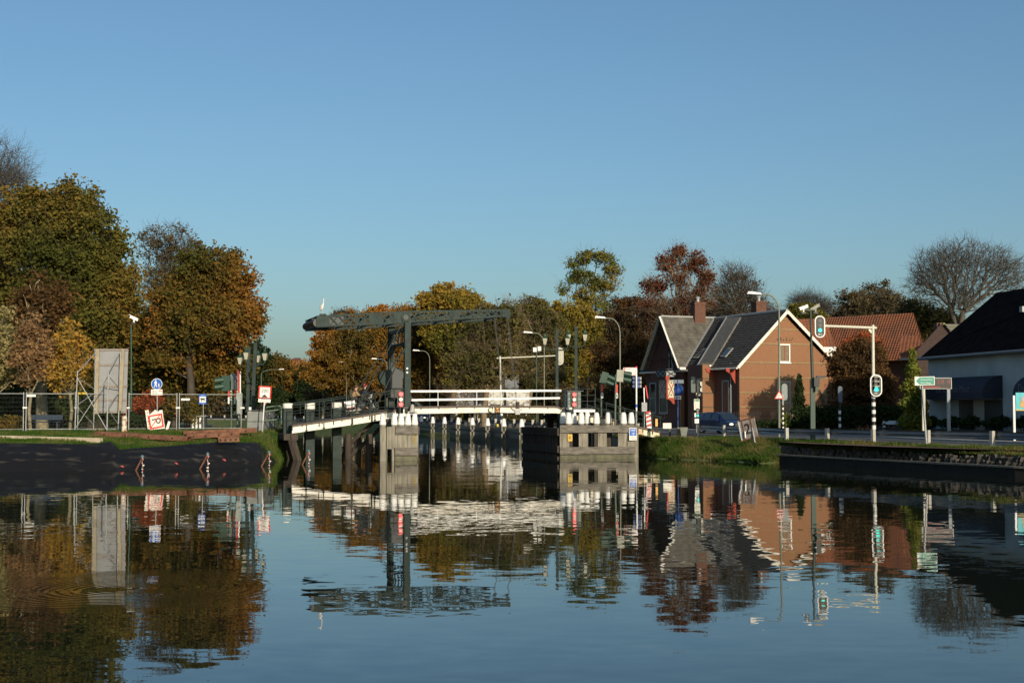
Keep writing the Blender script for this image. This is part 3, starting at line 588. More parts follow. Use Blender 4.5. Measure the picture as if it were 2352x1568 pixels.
for i_, (px, rx, D, lab) in enumerate(((760, 60, 236, 'dark scrub under the golden plane tree'), (900, 60, 222, 'dark scrub behind the bridge tower foot'), (1010, 50, 212, 'brown scrub left of the white garden wall'),
        (1320, 50, 166, 'brown scrub right of the white garden wall'), (1250, 40, 176, 'brown scrub behind the camera pole'), (1380, 60, 158, 'dark scrub behind the bridge control cabinet'), (1450, 60, 150, 'dark scrub left of the finger post'))):
    make_shrub('shrub', lab, 'shrub', [(px, 925, rx, 34), (px + 30, 900, rx * .7, 36), (px - 30, 910, rx * .6, 34)], D, L_WOOD, 4200, .16, zb=1.1, stems=40, depth=.35)
# ================================================================== BRIDGE
BA = R(17); BO = P(936, 940, 83.5); BO.z = 0
BU = Vector((math.cos(BA), math.sin(BA), 0)); BV = Vector((-math.sin(BA), math.cos(BA), 0))
BM = Matrix.Translation(BO) @ Matrix.Rotation(BA, 4, 'Z')      # local (s along deck, v across away from us, z up)
BI = BM.inverted()
def S(px, py, v=0.0): return BI @ PL(px, py, BO + BV * v, BV)
def bz(px, py, v=0.0): return S(px, py, v).z
WB = 4.5                                                        # width between the girders
deck = [S(671, 980), S(808, 961), S(909, 944.5), S(946, 937.4), S(1110, 934.5), S(1279, 936)]
A0, A1, A2, A3, A4, A5 = deck
bridge = thing('drawbridge', 'grey-green steel drawbridge with white deck girders spanning the canal', 'drawbridge', tuple(BM @ Vector((0, 0, 0))))
def girder(name, pts, th, v0, m, par=bridge, cap=0.09, msh=None):
    mb = MB(BM)
    for a, b in zip(pts[:-1], pts[1:]):
        mb.add([(a.x, v0, a.z), (b.x, v0, b.z), (b.x, v0, b.z - th), (a.x, v0, a.z - th), (a.x, v0 + .14, a.z), (b.x, v0 + .14, b.z), (b.x, v0 + .14, b.z - th), (a.x, v0 + .14, a.z - th)],
               [(0, 1, 2, 3), (7, 6, 5, 4), (0, 4, 5, 1), (3, 2, 6, 7), (0, 3, 7, 4), (1, 5, 6, 2)], m)
        d = (b - a); n = int(d.length / 1.05)
        for k in range(n):
            q = a + d * ((k + .5) / n); mb.beam((q.x, v0 - .035, q.z + .02), (q.x, v0 - .035, q.z - .07), .05, .05, MATS['dark_steel'])
    return mb.build(name, par)
L1 = [A0, A1, A2]; L2 = [A2 + Vector((.35, 0, .2)), A3, A4, A5]
L2 = [Vector((A2.x + .45, 0, A3.z - .03)), A3, A4, A5]
girder('ramp_girder', L1, .37, 0, WHITED); girder('ramp_girder', L1, .37, WB, WHITED)
girder('leaf_girder', L2, .33, 0, WHITED); girder('leaf_girder', L2, .33, WB, WHITED)
RR = [S(1318, 952), S(1392, 957.5), S(1463, 981), S(1514, 994)]
RR[0].z = A5.z; RR[1].z += .05
girder('ramp_girder', [A5, RR[0]], .34, 0, WHITED)
g = girder('ramp_girder', [S(1320, 951), S(1392, 962), S(1463, 982), S(1516, 994)], .36, 0, CREAMR); g['label'] = 'cream ramp girder streaked with rust'
girder('ramp_girder', [S(1320, 951), S(1392, 962), S(1463, 982), S(1516, 994)], .36, WB, CREAMR)
DK = mat('deck_planks', (0.13, 0.10, 0.08), 0.9, var=0.3, scale=6, stretch=(4, .4, 1))
for nm, pts in (('ramp_deck', L1), ('leaf_deck', L2), ('ramp_deck', [A5, S(1320, 951), S(1392, 962), S(1463, 982), S(1516, 994)])):
    mb = MB(BM)
    for a, b in zip(pts[:-1], pts[1:]):
        mb.add([(a.x, -.09, a.z + .005), (b.x, -.09, b.z + .005), (b.x, -.09, b.z + .1), (a.x, -.09, a.z + .1), (a.x, WB + .2, a.z + .005), (b.x, WB + .2, b.z + .005), (b.x, WB + .2, b.z + .1), (a.x, WB + .2, a.z + .1)],
               [(0, 1, 2, 3), (7, 6, 5, 4), (2, 6, 7, 3), (0, 4, 5, 1), (0, 3, 7, 4), (1, 5, 6, 2)], DK)
    n = 6 if nm == 'leaf_deck' else 8
    for k in range(1, n):                      # cross beams under the planks
        a, b = pts[0], pts[-1]; x = a.x + (b.x - a.x) * k / n; z = min(a.z, b.z) - .12 if nm == 'leaf_deck' else a.z + (b.z - a.z) * k / n - .1
        mb.b2((x - .06, .15, z - .16), (x + .06, WB - .01, z), BLUED if k % 2 else STEELD)
    mb.build(nm, bridge)
# tower
zt = bz(936, 738); zb0 = bz(936, 944)
for v in (0.0, WB):
    x0, x1 = S(929.5, 850).x, S(943.5, 850).x; mb = MB(BM); z1 = S(936, 729).z
    mb.b2((x0, v - .02, zb0 - .5), (x1, v + .0, z1), STEEL); mb.b2((x0, v + .30, zb0 - .5), (x1, v + .32, z1), STEEL)
    mb.b2((x0 + .04, v + .0, zb0 - .5), (x0 + .07, v + .30, z1), STEELD); mb.b2((x1 - .07, v, zb0 - .5), (x1 - .04, v + .3, z1), STEEL)
    for k in range(34):                        # rivets
        z = zb0 + .15 + k * (z1 - zb0 - .3) / 34
        for x in (x0 + .045, x1 - .045): mb.b2((x - .014, v - .036, z - .014), (x + .014, v - .02, z + .014), STEEL)
    for z in (bz(936, 846), bz(936, 855)): mb.b2((x0 + .1, v - .028, z - .05), (x0 + .2, v - .02, z + .05), WHITE)
    mb.build('tower_column', bridge)
mb = MB(BM); xm = S(936, 800).x
mb.b2((xm - .12, .3, zt - .55), (xm + .12, WB, zt - .35), STEELD); mb.b2((xm - .12, .3, zt - 1.35), (xm + .12, WB, zt - 1.22), STEEL)
for k in range(5): mb.b2((xm - .04, .45 + k * .9, zt - 1.22), (xm + .04, .53 + k * .9, zt - .55), STEELD)
for k in range(6):                              # curved knee braces
    t0, t1 = k / 6 * math.pi / 2, (k + 1) / 6 * math.pi / 2
    for v0, sg in ((.32, 1), (WB, -1)):
        mb.beam((xm, v0 + sg * (1 - math.cos(t0)) * 1.2, zt - 2.6 + math.sin(t0) * 1.25), (xm, v0 + sg * (1 - math.cos(t1)) * 1.2, zt - 2.6 + math.sin(t1) * 1.25), .12, .12, STEELD)
mb.build('portal_frame', bridge)
# raking braces right of the tower and gear housing on the far column
mb = MB(BM)
mb.beam(S(934, 905, WB), S(967, 934, WB), .1, .16, STEEL); mb.beam(S(936, 866, WB) + Vector((-.6, 0, .5)), S(934, 868, WB) + Vector((.2, 0, -.1)), .1, .22, STEEL); mb.beam(S(934, 905, WB - .3), S(905, 870, WB), .1, .2, STEEL)
mb.build('raking_brace', bridge)
mb = MB(BM); c = S(889, 868, WB - .6)
mb.cyl((c.x, c.y - .25, c.z), (c.x, c.y + .25, c.z), .52, STEEL, n=24, smooth=False); mb.b2((c.x + .1, c.y - .3, c.z - .62), (c.x + .9, c.y + .5, c.z + .42), STEELD)
mb.b2((c.x + .12, c.y - .32, c.z - .45), (c.x + .3, c.y - .29, c.z + .3), BLACK); mb.b2((c.x + .05, c.y - .1, c.z - 1.2), (c.x + .85, c.y + .4, c.z - .62), BLACK)
mb.beam((c.x + .3, c.y, c.z + .6), (c.x + 1.25, c.y, c.z + .0), .1, .3, STEELD); mb.build('gear_housing', bridge)
# balance beam: two lattice trusses
beam_root = MB(BM)
TL, TR, BL, BR = (727, 727), (1171, 712.4), (727, 749), (1159, 725.5)
def chord(px, top):
    if top: y = np.interp(px, [727, 830, 930, 1050, 1171], [727.5, 721.5, 716.5, 714.3, 712.4])
    else: y = np.interp(px, [727, 925, 945, 1050, 1171], [749.5, 740.5, 738.5, 731.5, 725.0])
    return S(px, y)
SP = [727, 757, 777, 797, 822, 847, 873, 893, 903, 943, 960, 978, 996, 1014, 1032, 1040, 1057, 1075, 1093, 1111, 1129, 1147, 1154, 1171]
solid = ((727, 757), (847, 873), (903, 943), (1040, 1057), (1154, 1171))
for v in (0, WB - .35):
    mb = MB(BM)
    for top in (True, False):
        for a, b in zip(SP[:-1], SP[1:]):
            p, q = chord(a, top), chord(b, top); mb.beam((p.x, v, p.z), (q.x, v, q.z), .05, .085, STEEL); mb.beam((p.x, v + .1, p.z + (.06 if top else -.06)), (q.x, v + .1, q.z + (.06 if top else -.06)), .15, .02, STEEL)
    for a, b in solid:
        p0, p1, q0, q1 = chord(a, 1), chord(a, 0), chord(b, 1), chord(b, 0)
        mb.add([(p1.x, v - .03, p1.z), (q1.x, v - .03, q1.z), (q0.x, v - .03, q0.z), (p0.x, v - .03, p0.z), (p1.x, v + .03, p1.z), (q1.x, v + .03, q1.z), (q0.x, v + .03, q0.z), (p0.x, v + .03, p0.z)],
               [(0, 1, 2, 3), (7, 6, 5, 4), (3, 2, 6, 7), (0, 4, 5, 1), (0, 3, 7, 4), (1, 2, 6, 5)][:6], STEEL)
        n = max(2, int((q0.x - p0.x) / .13))
        for i in range(n):
            for j in range(4):
                if (i + j) % 2: continue
                t = (i + .5) / n; s_ = (j + .5) / 4; x = p0.x + (q0.x - p0.x) * t; z = (p0.z + (q0.z - p0.z) * t) * s_ + (p1.z + (q1.z - p1.z) * t) * (1 - s_)
                mb.b2((x - .013, v - .045, z - .013), (x + .013, v - .03, z + .013), STEELD)
    for a, b in zip(SP[:-1], SP[1:]):
        if any(a >= s0 and b <= s1 for s0, s1 in solid): continue
        p0, p1, q0, q1 = chord(a, 1), chord(a, 0), chord(b, 1), chord(b, 0)
        mb.beam((p0.x, v - .02, p0.z), (q1.x, v - .02, q1.z), .03, .07, STEEL); mb.beam((p1.x, v + .02, p1.z), (q0.x, v + .02, q0.z), .03, .07, STEEL)
    if v == 0: mb.cyl(S(931, 729) + Vector((0, -.1, 0)), S(931, 729) + Vector((0, .2, 0)), .27, STEEL, n=20, smooth=False); mb.cyl(S(931, 729) + Vector((0, -.16, 0)), S(931, 729) + Vector((0, -.1, 0)), .16, STEELD, n=16, smooth=False)
    mb.build('balance_beam', bridge)
mb = MB(BM)
for px in (800, 860, 920, 980, 1040, 1100, 1160):
    p, q = chord(px, 1), chord(px, 0); mb.b2((p.x - .05, .03, p.z - .1), (p.x + .05, WB - .36, p.z - .02), STEEL); mb.b2((q.x - .05, .03, q.z), (q.x + .05, WB - .36, q.z + .08), STEELD)
mb.build('cross_bracing', bridge)
mb = MB(BM); a, b, c, d = chord(727, 1), chord(727, 0), chord(790, 1), chord(790, 0)
prof = [(a.x + .02, b.z + .02), (a.x + .02, a.z - .12), (a.x + .25, a.z + .03), (c.x, c.z + .02), (c.x, d.z + .05)]
n = len(prof); mb.add([(x, .05, z) for x, z in prof] + [(x, WB - .4, z) for x, z in prof], [tuple(range(n)), tuple(range(n, 2 * n))[::-1]] + [(i, i + n, (i + 1) % n + n, (i + 1) % n) for i in range(n)], STEELD)
mb.b2((a.x + .1, .1, a.z + .0), (c.x - .2, WB - .5, a.z + .09), STEEL); mb.cyl((a.x + .05, .05, b.z + .22), (a.x + .05, WB - .4, b.z + .22), .24, BLACK, n=14)
mb.b2((a.x - .12, 1.0, a.z - .35), (a.x + .1, 1.4, a.z - .02), STEEL); mb.build('counterweight', bridge)
# stay rods and lift chains
for p, q in ((S(927, 736), S(809, 960)), (S(933, 794), S(854, 954)), (S(913, 749, WB), S(812, 915, WB)), (S(925, 802, WB), S(850, 925, WB))):
    mb = MB(BM); mb.cyl(p + Vector((0, -.04, 0)), q + Vector((0, -.06, .05)), .035, STEEL, n=8); mb.box(q + Vector((0, -.05, -.15)), (.09, .06, .42), STEEL); mb.build('stay_rod', bridge)
def chain(mb, p, q, r=.035, n=70, m=STEELD):
    p, q = Vector(p), Vector(q); d = (q - p) / n; u = d.normalized(); a = Vector((1, 0, 0)); b = Vector((0, 1, 0))
    for i in range(n):
        c = p + d * (i + .5); k = a if i % 2 else b; l = d.length * .62
        for sgn in (-1, 1): mb.beam(c + k * r * sgn - u * l, c + k * r * sgn + u * l, .013, .013, m)
        mb.beam(c - k * r + u * l, c + k * r + u * l, .013, .013, m); mb.beam(c - k * r - u * l, c + k * r - u * l, .013, .013, m)
for (p, q, v) in ((S(1166, 732), S(1188, 934), 0), (S(1136, 733, WB - .35), S(1157, 925, WB - .35), 1)):
    mb = MB(BM); chain(mb, p, q); h = p + Vector((0, 0, .15)); mb.plate([(h.x - .22, h.z + .25), (h.x + .2, h.z + .25), (h.x + .12, h.z - .1), (h.x, h.z - .22), (h.x - .12, h.z - .1)], p.y - .05, p.y + .05, STEEL)
    mb.build('lift_chain', bridge)
mb = MB(BM); p = S(1188, 940); mb.plate([(p.x - .38, p.z + .06), (p.x + .38, p.z + .06), (p.x + .15, p.z - .12), (p.x + .15, p.z - .3), (p.x - .15, p.z - .3), (p.x - .15, p.z - .12)], -.12, -.02, GALV); mb.b2((p.x - .1, -.14, p.z + .06), (p.x + .1, -.02, p.z + .45), TIMBD); mb.build('chain_bracket', bridge)
# white rails of the leaf
for v, ys in ((-.02, ((943, 898.3, 1289, 896.8), (945, 918.5, 1286, 913.8))), (WB, ((960, 899.5, 1280, 897.5), (960, 917, 1276, 914.0)))):
    for xa, ya, xb, yb in ys:
        mb = MB(BM); mb.beam(S(xa, ya, v), S(xb, yb, v), .07, .12 if v < 0 else .07, WHITE); mb.build('leaf_rail', bridge)
for px in (1268, 1006, 1095):
    mb = MB(BM); p = S(px, 900, WB); q = S(px, 936, WB); mb.cyl(p, q, .025, STEEL if px == 1268 else WHITE, n=6); mb.build('rail_post', bridge)
# ornate railings on both ramps
def railing(pts, v, hgt, group_lab, posts):
    mb = MB(BM); a, b = pts[0], pts[-1]
    def at(s, h):
        for p, q in zip(pts[:-1], pts[1:]):
            if s <= q.x + 1e-6 or q is pts[-1]:
                t = (s - p.x) / (q.x - p.x); return Vector((s, v, p.z + (q.z - p.z) * t + h))
    def seg(s0, h0, s1, h1, r=.018): mb.cyl(at(s0, h0), at(s1, h1), r, STEEL, n=5, caps=False)
    xs = [p.x for p in pts]
    for h, r in ((hgt, .03), (hgt * .88, .016), (hgt * .6, .014), (hgt * .3, .014), (.12, .018)):
        for s0, s1 in zip(xs[:-1], xs[1:]): seg(s0, h, s1, h, r)
    for k, s in enumerate(posts):
        seg(s, -.2, s, hgt, .026)
        if k + 1 < len(posts):
            s1 = posts[k + 1]; w_ = s1 - s
            if w_ > 1.0:
                nb = max(1, int(round(w_ / 1.6)))
                for j in range(nb):
                    c = s + w_ * (j + .5) / nb; r_ = .3
                    for sx, sz in ((1, 1), (1, -1), (0, 1.3), (1.3, 0)): seg(c - sx * r_, hgt * .5 - sz * r_, c + sx * r_, hgt * .5 + sz * r_, .012)
                    mb.sphere(at(c, hgt * .5), .045, STEEL, 6, 4)
                    for e in (-.55, .55): seg(c + e, .12, c + e, hgt * .88, .012)
    return mb
rz = lambda px, py, v=0: S(px, py, v)
hL = (S(673, 929).z - S(671, 979).z)
pl = [A0, A1, A2]
ps = [A0.x] + [S(x, 950).x for x in (704, 733, 744, 766, 808, 849, 861, 884)] + [A2.x - .1]
railing(pl, -.06, hL, '', ps).build('ramp_railing', bridge)
railing([Vector((p.x - .4, 0, p.z)) for p in pl], WB + .1, hL * .98, '', [p - .4 for p in ps]).build('ramp_railing', bridge)
for x in ps[1:-1:2]:
    mb = MB(BM); z = np.interp(x, [A0.x, A1.x, A2.x], [A0.z, A1.z, A2.z]); mb.beam((x, -.1, z), (x, -.1, z - .32), .03, .05, STEEL); mb.plate([(x - .08, z - .3), (x, z - .36), (x + .08, z - .3), (x, z - .27)], -.13, -.08, STEEL); mb.build('railing_foot', bridge)
q = [S(1365, 948), S(1392, 962), S(1463, 982), S(1516, 994)]; q[0].z = S(1365, 948).z - .05
hR = S(1372, 911).z - q[0].z
psr = [q[0].x] + [S(x, 960).x for x in (1379, 1392, 1420, 1434, 1462, 1476, 1498)] + [q[-1].x + .0]
railing(q, -.06, hR * .95, '', psr).build('ramp_railing', bridge); railing(q, WB + .1, hR * .95, '', psr).build('ramp_railing', bridge)
mb = MB(BM); e = q[-1]
for k in range(10):
    a0, a1 = k * .6, (k + 1) * .6; r0, r1 = .2 - k * .013, .2 - (k + 1) * .013; mb.cyl((e.x + .15 + r0 * math.sin(a0), -.06, e.z + 1.0 + r0 * math.cos(a0)), (e.x + .15 + r1 * math.sin(a1), -.06, e.z + 1.0 + r1 * math.cos(a1)), .012, STEEL, n=5)
mb.build('railing_scroll', bridge)
# signs on the leaf: round light and clearance plate
mb = MB(BM); p = S(1126, 941); mb.disc(p.x, p.z, .15, -.09, -.05, STEELD, 20); mb.disc(p.x, p.z, .11, -.11, -.09, emis('buff_lamp', (.75, .65, .42), .05), 20)
mb.build('bridge_light', bridge)
mb = MB(BM); p = S(1142, 941); mb.rect(p.x, p.z, .34, .34, -.06, -.03, mat('plate_brown', (.09, .05, .015), .6)); mb.plate([(p.x - .08, p.z + .11), (p.x + .08, p.z + .11), (p.x, p.z + .02)], -.068, -.06, emis('amber', (1, .42, .08), .3))
mb.text('2.45', .14, p.x, p.z - .08, -.066, MATS['amber']); mb.build('clearance_sign', bridge)
# hinge casting at the right end of the leaf and bell at tower foot
mb = MB(BM); p = S(1293, 955); mb.plate([(p.x - .25, p.z - .55), (p.x + .2, p.z - .6), (p.x + .22, p.z + .35), (p.x, p.z + .45), (p.x - .35, p.z - .05)], -.2, .1, STEEL); mb.build('latch_casting', bridge)
mb = MB(BM); p = S(941, 938); mb.lathe((p.x + .05, -.45, p.z - .16), [(.17, 0), (.15, .12), (.11, .3), (.10, .38), (.02, .42)], mat('bell_grey', (.36, .36, .32), .6), 14); mb.b2((p.x - .26, -.62, p.z - .36), (p.x + .32, -.25, p.z - .16), MATS['bell_grey']); mb.b2((p.x - .16, -.63, p.z - .3), (p.x + .2, -.6, p.z - .2), BLACK); mb.build('bridge_bell', bridge)
# piers that carry the bridge
def pile(mb, s, v, z0, z1, w_, m=TIMB): mb.b2((s - w_ / 2, v - w_ / 2, z0), (s + w_ / 2, v + w_ / 2, z1), m)
mb = MB(BM)
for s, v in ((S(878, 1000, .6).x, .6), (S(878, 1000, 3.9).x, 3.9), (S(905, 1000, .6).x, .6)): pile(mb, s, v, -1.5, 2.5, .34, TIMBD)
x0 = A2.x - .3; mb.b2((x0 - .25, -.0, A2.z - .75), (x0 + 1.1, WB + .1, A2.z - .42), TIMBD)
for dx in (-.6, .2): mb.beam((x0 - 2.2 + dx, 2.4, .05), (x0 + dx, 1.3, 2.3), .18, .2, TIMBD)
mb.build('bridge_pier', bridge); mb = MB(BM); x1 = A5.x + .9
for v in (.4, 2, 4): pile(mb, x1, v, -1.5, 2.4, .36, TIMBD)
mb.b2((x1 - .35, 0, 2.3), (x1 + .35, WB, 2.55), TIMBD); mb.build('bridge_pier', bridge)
# left trestle posts under the ramp
mb = MB(BM)
for px, v in ((705, 2.5), (772, 2.2)):
    mb = MB(BM); s = S(px, 1000, v).x; z = np.interp(s, [A0.x, A1.x, A2.x], [A0.z, A1.z, A2.z]) - .35; mb.b2((s - (.16 if px == 705 else .07), v - .1, -1), (s + (.16 if px == 705 else .07), v + .1, z), STEEL); mb.build('trestle_post', bridge)
for px, v in ((800, 1.6), (822, 2.5), (848, 1.2)):
    mb = MB(BM); s = S(px, 1000, v).x; mb.cyl((s, v, -1), (s, v, 1.45), .2, TIMBD, n=10); mb.build('trestle_pile', bridge)
# fixed deck part and small landing between leaf and right ramp
mb = MB(BM); mb.b2((A5.x + .05, .05, A5.z - .35), (S(1360, 950).x, WB, A5.z - .02), STEELD); mb.build('fixed_deck', bridge)
mb = MB(BM); a = S(1292, 943).x; b = S(1357, 943).x; mb.b2((a + .4, -.75, bz(1300, 946)), (b, -.1, bz(1300, 940)), WHITE); mb.build('platform', bridge)
mb = MB(BM)
for s in (S(1300, 900).x - .3, S(1318, 900).x, S(1340, 900).x, S(1358, 900).x): mb.cyl((s, -.7, A5.z), (s, -.7, A5.z + 1.15), .022, STEELD, n=6)
for h in (1.15, .75, .4): mb.cyl((S(1300, 900).x - .3, -.7, A5.z + h), (S(1358, 900).x, -.7, A5.z + h), .018, STEELD, n=6)
mb.build('platform_railing', bridge)
# wooden abutment at the left end
mb = MB(BM); s = A0.x
for ds, v, r_ in ((-.12, -.05, .2), (.05, .9, .17), (.0, 2.4, .17), (.0, 4.3, .17)):
    mb.beam((s + ds + .55, v - .7, -.8), (s + ds, v, A0.z - .42), .3, .3, TIMBD); mb.build('abutment_post', bridge); mb = MB(BM)
mb.b2((s - .5, -.25, A0.z - .75), (s + .3, WB + .3, A0.z - .4), TIMBD); mb.build('abutment_beam', bridge)
# ------------------------------------------------------------------ timber guide works in the water (left and right of the channel)
def cap(mb, c, h=.64, w0=.19, w1=.105, m=WHITE): mb.lathe(c, [(w0, 0), (w0 * 1.02, h * .12), (w1 * 1.35, h * .78), (w1, h), (w1 * .3, h * 1.01)], m, 12)
def guide(name, label, yaw, o, build_fn):
    t = thing(name, label, 'jetty', o); build_fn(t); return t
PVL, PVR = -2.2, -1.7
ztop = lambda px, py, v: S(px, py, v).z
gl = thing('timber_jetty', 'weathered timber guide jetty with white-capped piles left of the channel', 'jetty', tuple(BM @ Vector((S(930, 1000, PVL).x, PVL, 0))))
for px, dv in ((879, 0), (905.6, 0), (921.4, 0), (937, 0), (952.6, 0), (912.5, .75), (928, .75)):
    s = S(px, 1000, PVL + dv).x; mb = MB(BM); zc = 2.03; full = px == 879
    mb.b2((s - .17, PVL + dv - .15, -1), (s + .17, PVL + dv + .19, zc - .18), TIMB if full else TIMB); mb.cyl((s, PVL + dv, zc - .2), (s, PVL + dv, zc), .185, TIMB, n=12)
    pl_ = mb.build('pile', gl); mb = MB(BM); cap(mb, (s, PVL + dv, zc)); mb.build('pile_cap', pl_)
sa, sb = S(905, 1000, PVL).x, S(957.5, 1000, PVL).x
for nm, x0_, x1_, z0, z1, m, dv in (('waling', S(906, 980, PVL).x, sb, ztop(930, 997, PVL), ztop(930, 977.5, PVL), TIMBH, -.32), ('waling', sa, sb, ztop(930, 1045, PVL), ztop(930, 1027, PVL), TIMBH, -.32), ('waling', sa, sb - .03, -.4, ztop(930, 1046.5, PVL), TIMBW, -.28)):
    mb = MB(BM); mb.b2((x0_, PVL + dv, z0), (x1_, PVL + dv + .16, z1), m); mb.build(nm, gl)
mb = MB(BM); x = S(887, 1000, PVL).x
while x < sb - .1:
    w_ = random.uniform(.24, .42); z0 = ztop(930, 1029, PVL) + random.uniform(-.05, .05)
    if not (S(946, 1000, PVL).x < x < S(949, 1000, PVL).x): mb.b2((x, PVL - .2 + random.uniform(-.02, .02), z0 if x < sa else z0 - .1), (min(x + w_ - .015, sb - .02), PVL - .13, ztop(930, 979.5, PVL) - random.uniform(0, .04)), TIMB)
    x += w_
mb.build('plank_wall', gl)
mb = MB(BM)                                    # side facing the channel, its shade put into darker timber
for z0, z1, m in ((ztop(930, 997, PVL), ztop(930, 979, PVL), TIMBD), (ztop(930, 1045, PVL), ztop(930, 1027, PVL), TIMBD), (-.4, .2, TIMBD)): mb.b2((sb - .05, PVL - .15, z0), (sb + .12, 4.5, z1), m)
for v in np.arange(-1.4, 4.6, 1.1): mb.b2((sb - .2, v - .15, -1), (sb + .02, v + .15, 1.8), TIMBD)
mb.build('channel_side', gl)
for s0 in (S(911, 1000, PVL).x,):
    pass
gr = thing('timber_jetty', 'long weathered timber guide jetty with white-capped piles right of the channel', 'jetty', tuple(BM @ Vector((S(1370, 1000, PVR).x, PVR, 0))))
zc = 2.06
for px, dv, n_ in ((1293, .9, 0), (1306, 0, 0), (1335, .0, 0), (1349, .9, 0), (1370, 0, 0), (1397, .9, 0), (1318, .9, 0), (1432, 0, 1), (1450, 0, 2)):
    s = S(px, 960, PVR + dv).x; mb = MB(BM); mb.cyl((s, PVR + dv, zc - .5), (s, PVR + dv, zc), .18, TIMB, n=12)
    mb.b2((s - .19, PVR + dv - .15, -1), (s + .19, PVR + dv + .15, zc - .3), TIMB if n_ == 2 else TIMBD); pl_ = mb.build('pile', gr)
    mb = MB(BM); cap(mb, (s, PVR + dv, zc), .66, .2, .12); mb.build('pile_cap', pl_)
x0_, x1_ = S(1282, 980, PVR).x, S(1462, 980, PVR).x; xl = S(1455, 980, PVR).x
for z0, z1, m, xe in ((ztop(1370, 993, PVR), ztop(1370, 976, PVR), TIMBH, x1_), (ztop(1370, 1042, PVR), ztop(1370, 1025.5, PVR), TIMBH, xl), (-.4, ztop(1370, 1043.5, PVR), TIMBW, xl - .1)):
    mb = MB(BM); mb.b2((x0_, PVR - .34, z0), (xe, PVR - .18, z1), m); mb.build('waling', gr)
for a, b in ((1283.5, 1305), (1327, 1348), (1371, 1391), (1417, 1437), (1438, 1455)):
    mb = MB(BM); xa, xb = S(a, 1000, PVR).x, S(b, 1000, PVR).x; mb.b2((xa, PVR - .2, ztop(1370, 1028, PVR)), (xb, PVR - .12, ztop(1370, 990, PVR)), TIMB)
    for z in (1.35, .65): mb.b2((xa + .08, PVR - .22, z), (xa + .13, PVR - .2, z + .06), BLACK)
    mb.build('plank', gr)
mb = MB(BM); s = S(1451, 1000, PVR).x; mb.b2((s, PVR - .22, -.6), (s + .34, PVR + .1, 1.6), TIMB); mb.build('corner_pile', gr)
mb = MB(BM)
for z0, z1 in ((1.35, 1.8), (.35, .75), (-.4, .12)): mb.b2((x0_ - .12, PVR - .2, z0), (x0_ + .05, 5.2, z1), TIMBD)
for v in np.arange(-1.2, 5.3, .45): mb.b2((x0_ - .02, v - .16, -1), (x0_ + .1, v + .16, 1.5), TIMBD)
mb.build('channel_side', gr)  # shaded flank of the jetty, darkened through the timber colour
# yellow letter plate, VHF sign, draught plate
def sgn(name, label, px, py, v, w_, h_, base, group=None):
    p = S(px, py, v); M = BM @ Matrix.Translation((p.x, p.y, p.z)); o = MB(M); return o, p
mb, p = sgn('', '', 1309, 1005, PVR - .24, .4, .6, None)
mb.rrect(0, 0, .29, .42, .05, -.03, 0, YEL); mb.text('K', .3, 0, 0, -.036, BLACK); o = mb.build('letter_plate'); tag(o, 'yellow plate with a black letter K on the right jetty', 'sign')
mb, p = sgn('', '', 950, 1009, PVL - .05, .4, .6, None)
mb.rect(0, 0, .14, .5, -.12, -.09, mat('ochre_plate', (.26, .18, .04), .7)); o = mb.build('letter_plate'); tag(o, 'ochre plate in the gap of the left timber jetty', 'sign')
mb, p = sgn('', '', 1453.5, 996.5, PVR - .4, .7, 1.1, None)
mb.M = mb.M @ Matrix.Scale(.66, 4); mb.rrect(0, 0, .72, 1.12, .03, -.02, .02, WHITE); mb.rect(0, .18, .64, .66, -.026, -.02, BLUE)
mb.text('VHF', .29, 0, .33, -.031, WHITE, sx=.95); mb.text('18', .31, 0, .03, -.031, WHITE); mb.text('Nieuwe', .17, 0, -.27, -.026, BLACK); mb.text('Tolbrug', .17, 0, -.43, -.026, BLACK)
o = mb.build('channel_sign'); tag(o, 'blue and white VHF 18 sign on the right end of the jetty', 'sign')
# bridge signal lights
for px, ys, pt, lab in ((919.5, (905, 917, 928.5), 962, 'red and white shipping signal beside the bridge tower'), (1317, (906, 917.5, 928.5), 950, 'red and white shipping signal in front of the control cabinet')):
    v = PVL + .3 if px < 1000 else -1.0; p = S(px, 917, v); t = thing('signal_light', lab, 'signal light', tuple(BM @ Vector((p.x, v, S(px, pt, v).z)))); t['group'] = 'shipping signals on the bridge'
    mb = MB(BM); mb.rrect(p.x, p.z, .38, .92, .08, v - .05, v + .02, STEELD); mb.cyl((p.x, v + .08, S(px, pt, v).z), (p.x, v + .08, p.z), .05, STEELD); mb.build('backboard', t)
    for k, y in enumerate(ys):
        q_ = S(px, y, v); mb = MB(BM); mb.cyl((q_.x, v - .16, q_.z), (q_.x, v - .05, q_.z), .145, RED if k != 1 else STEELD, n=18, smooth=False); mb.disc(q_.x, q_.z, .11, v - .175, v - .16, REDL if k != 1 else WHITEL); mb.build('lamp', t)
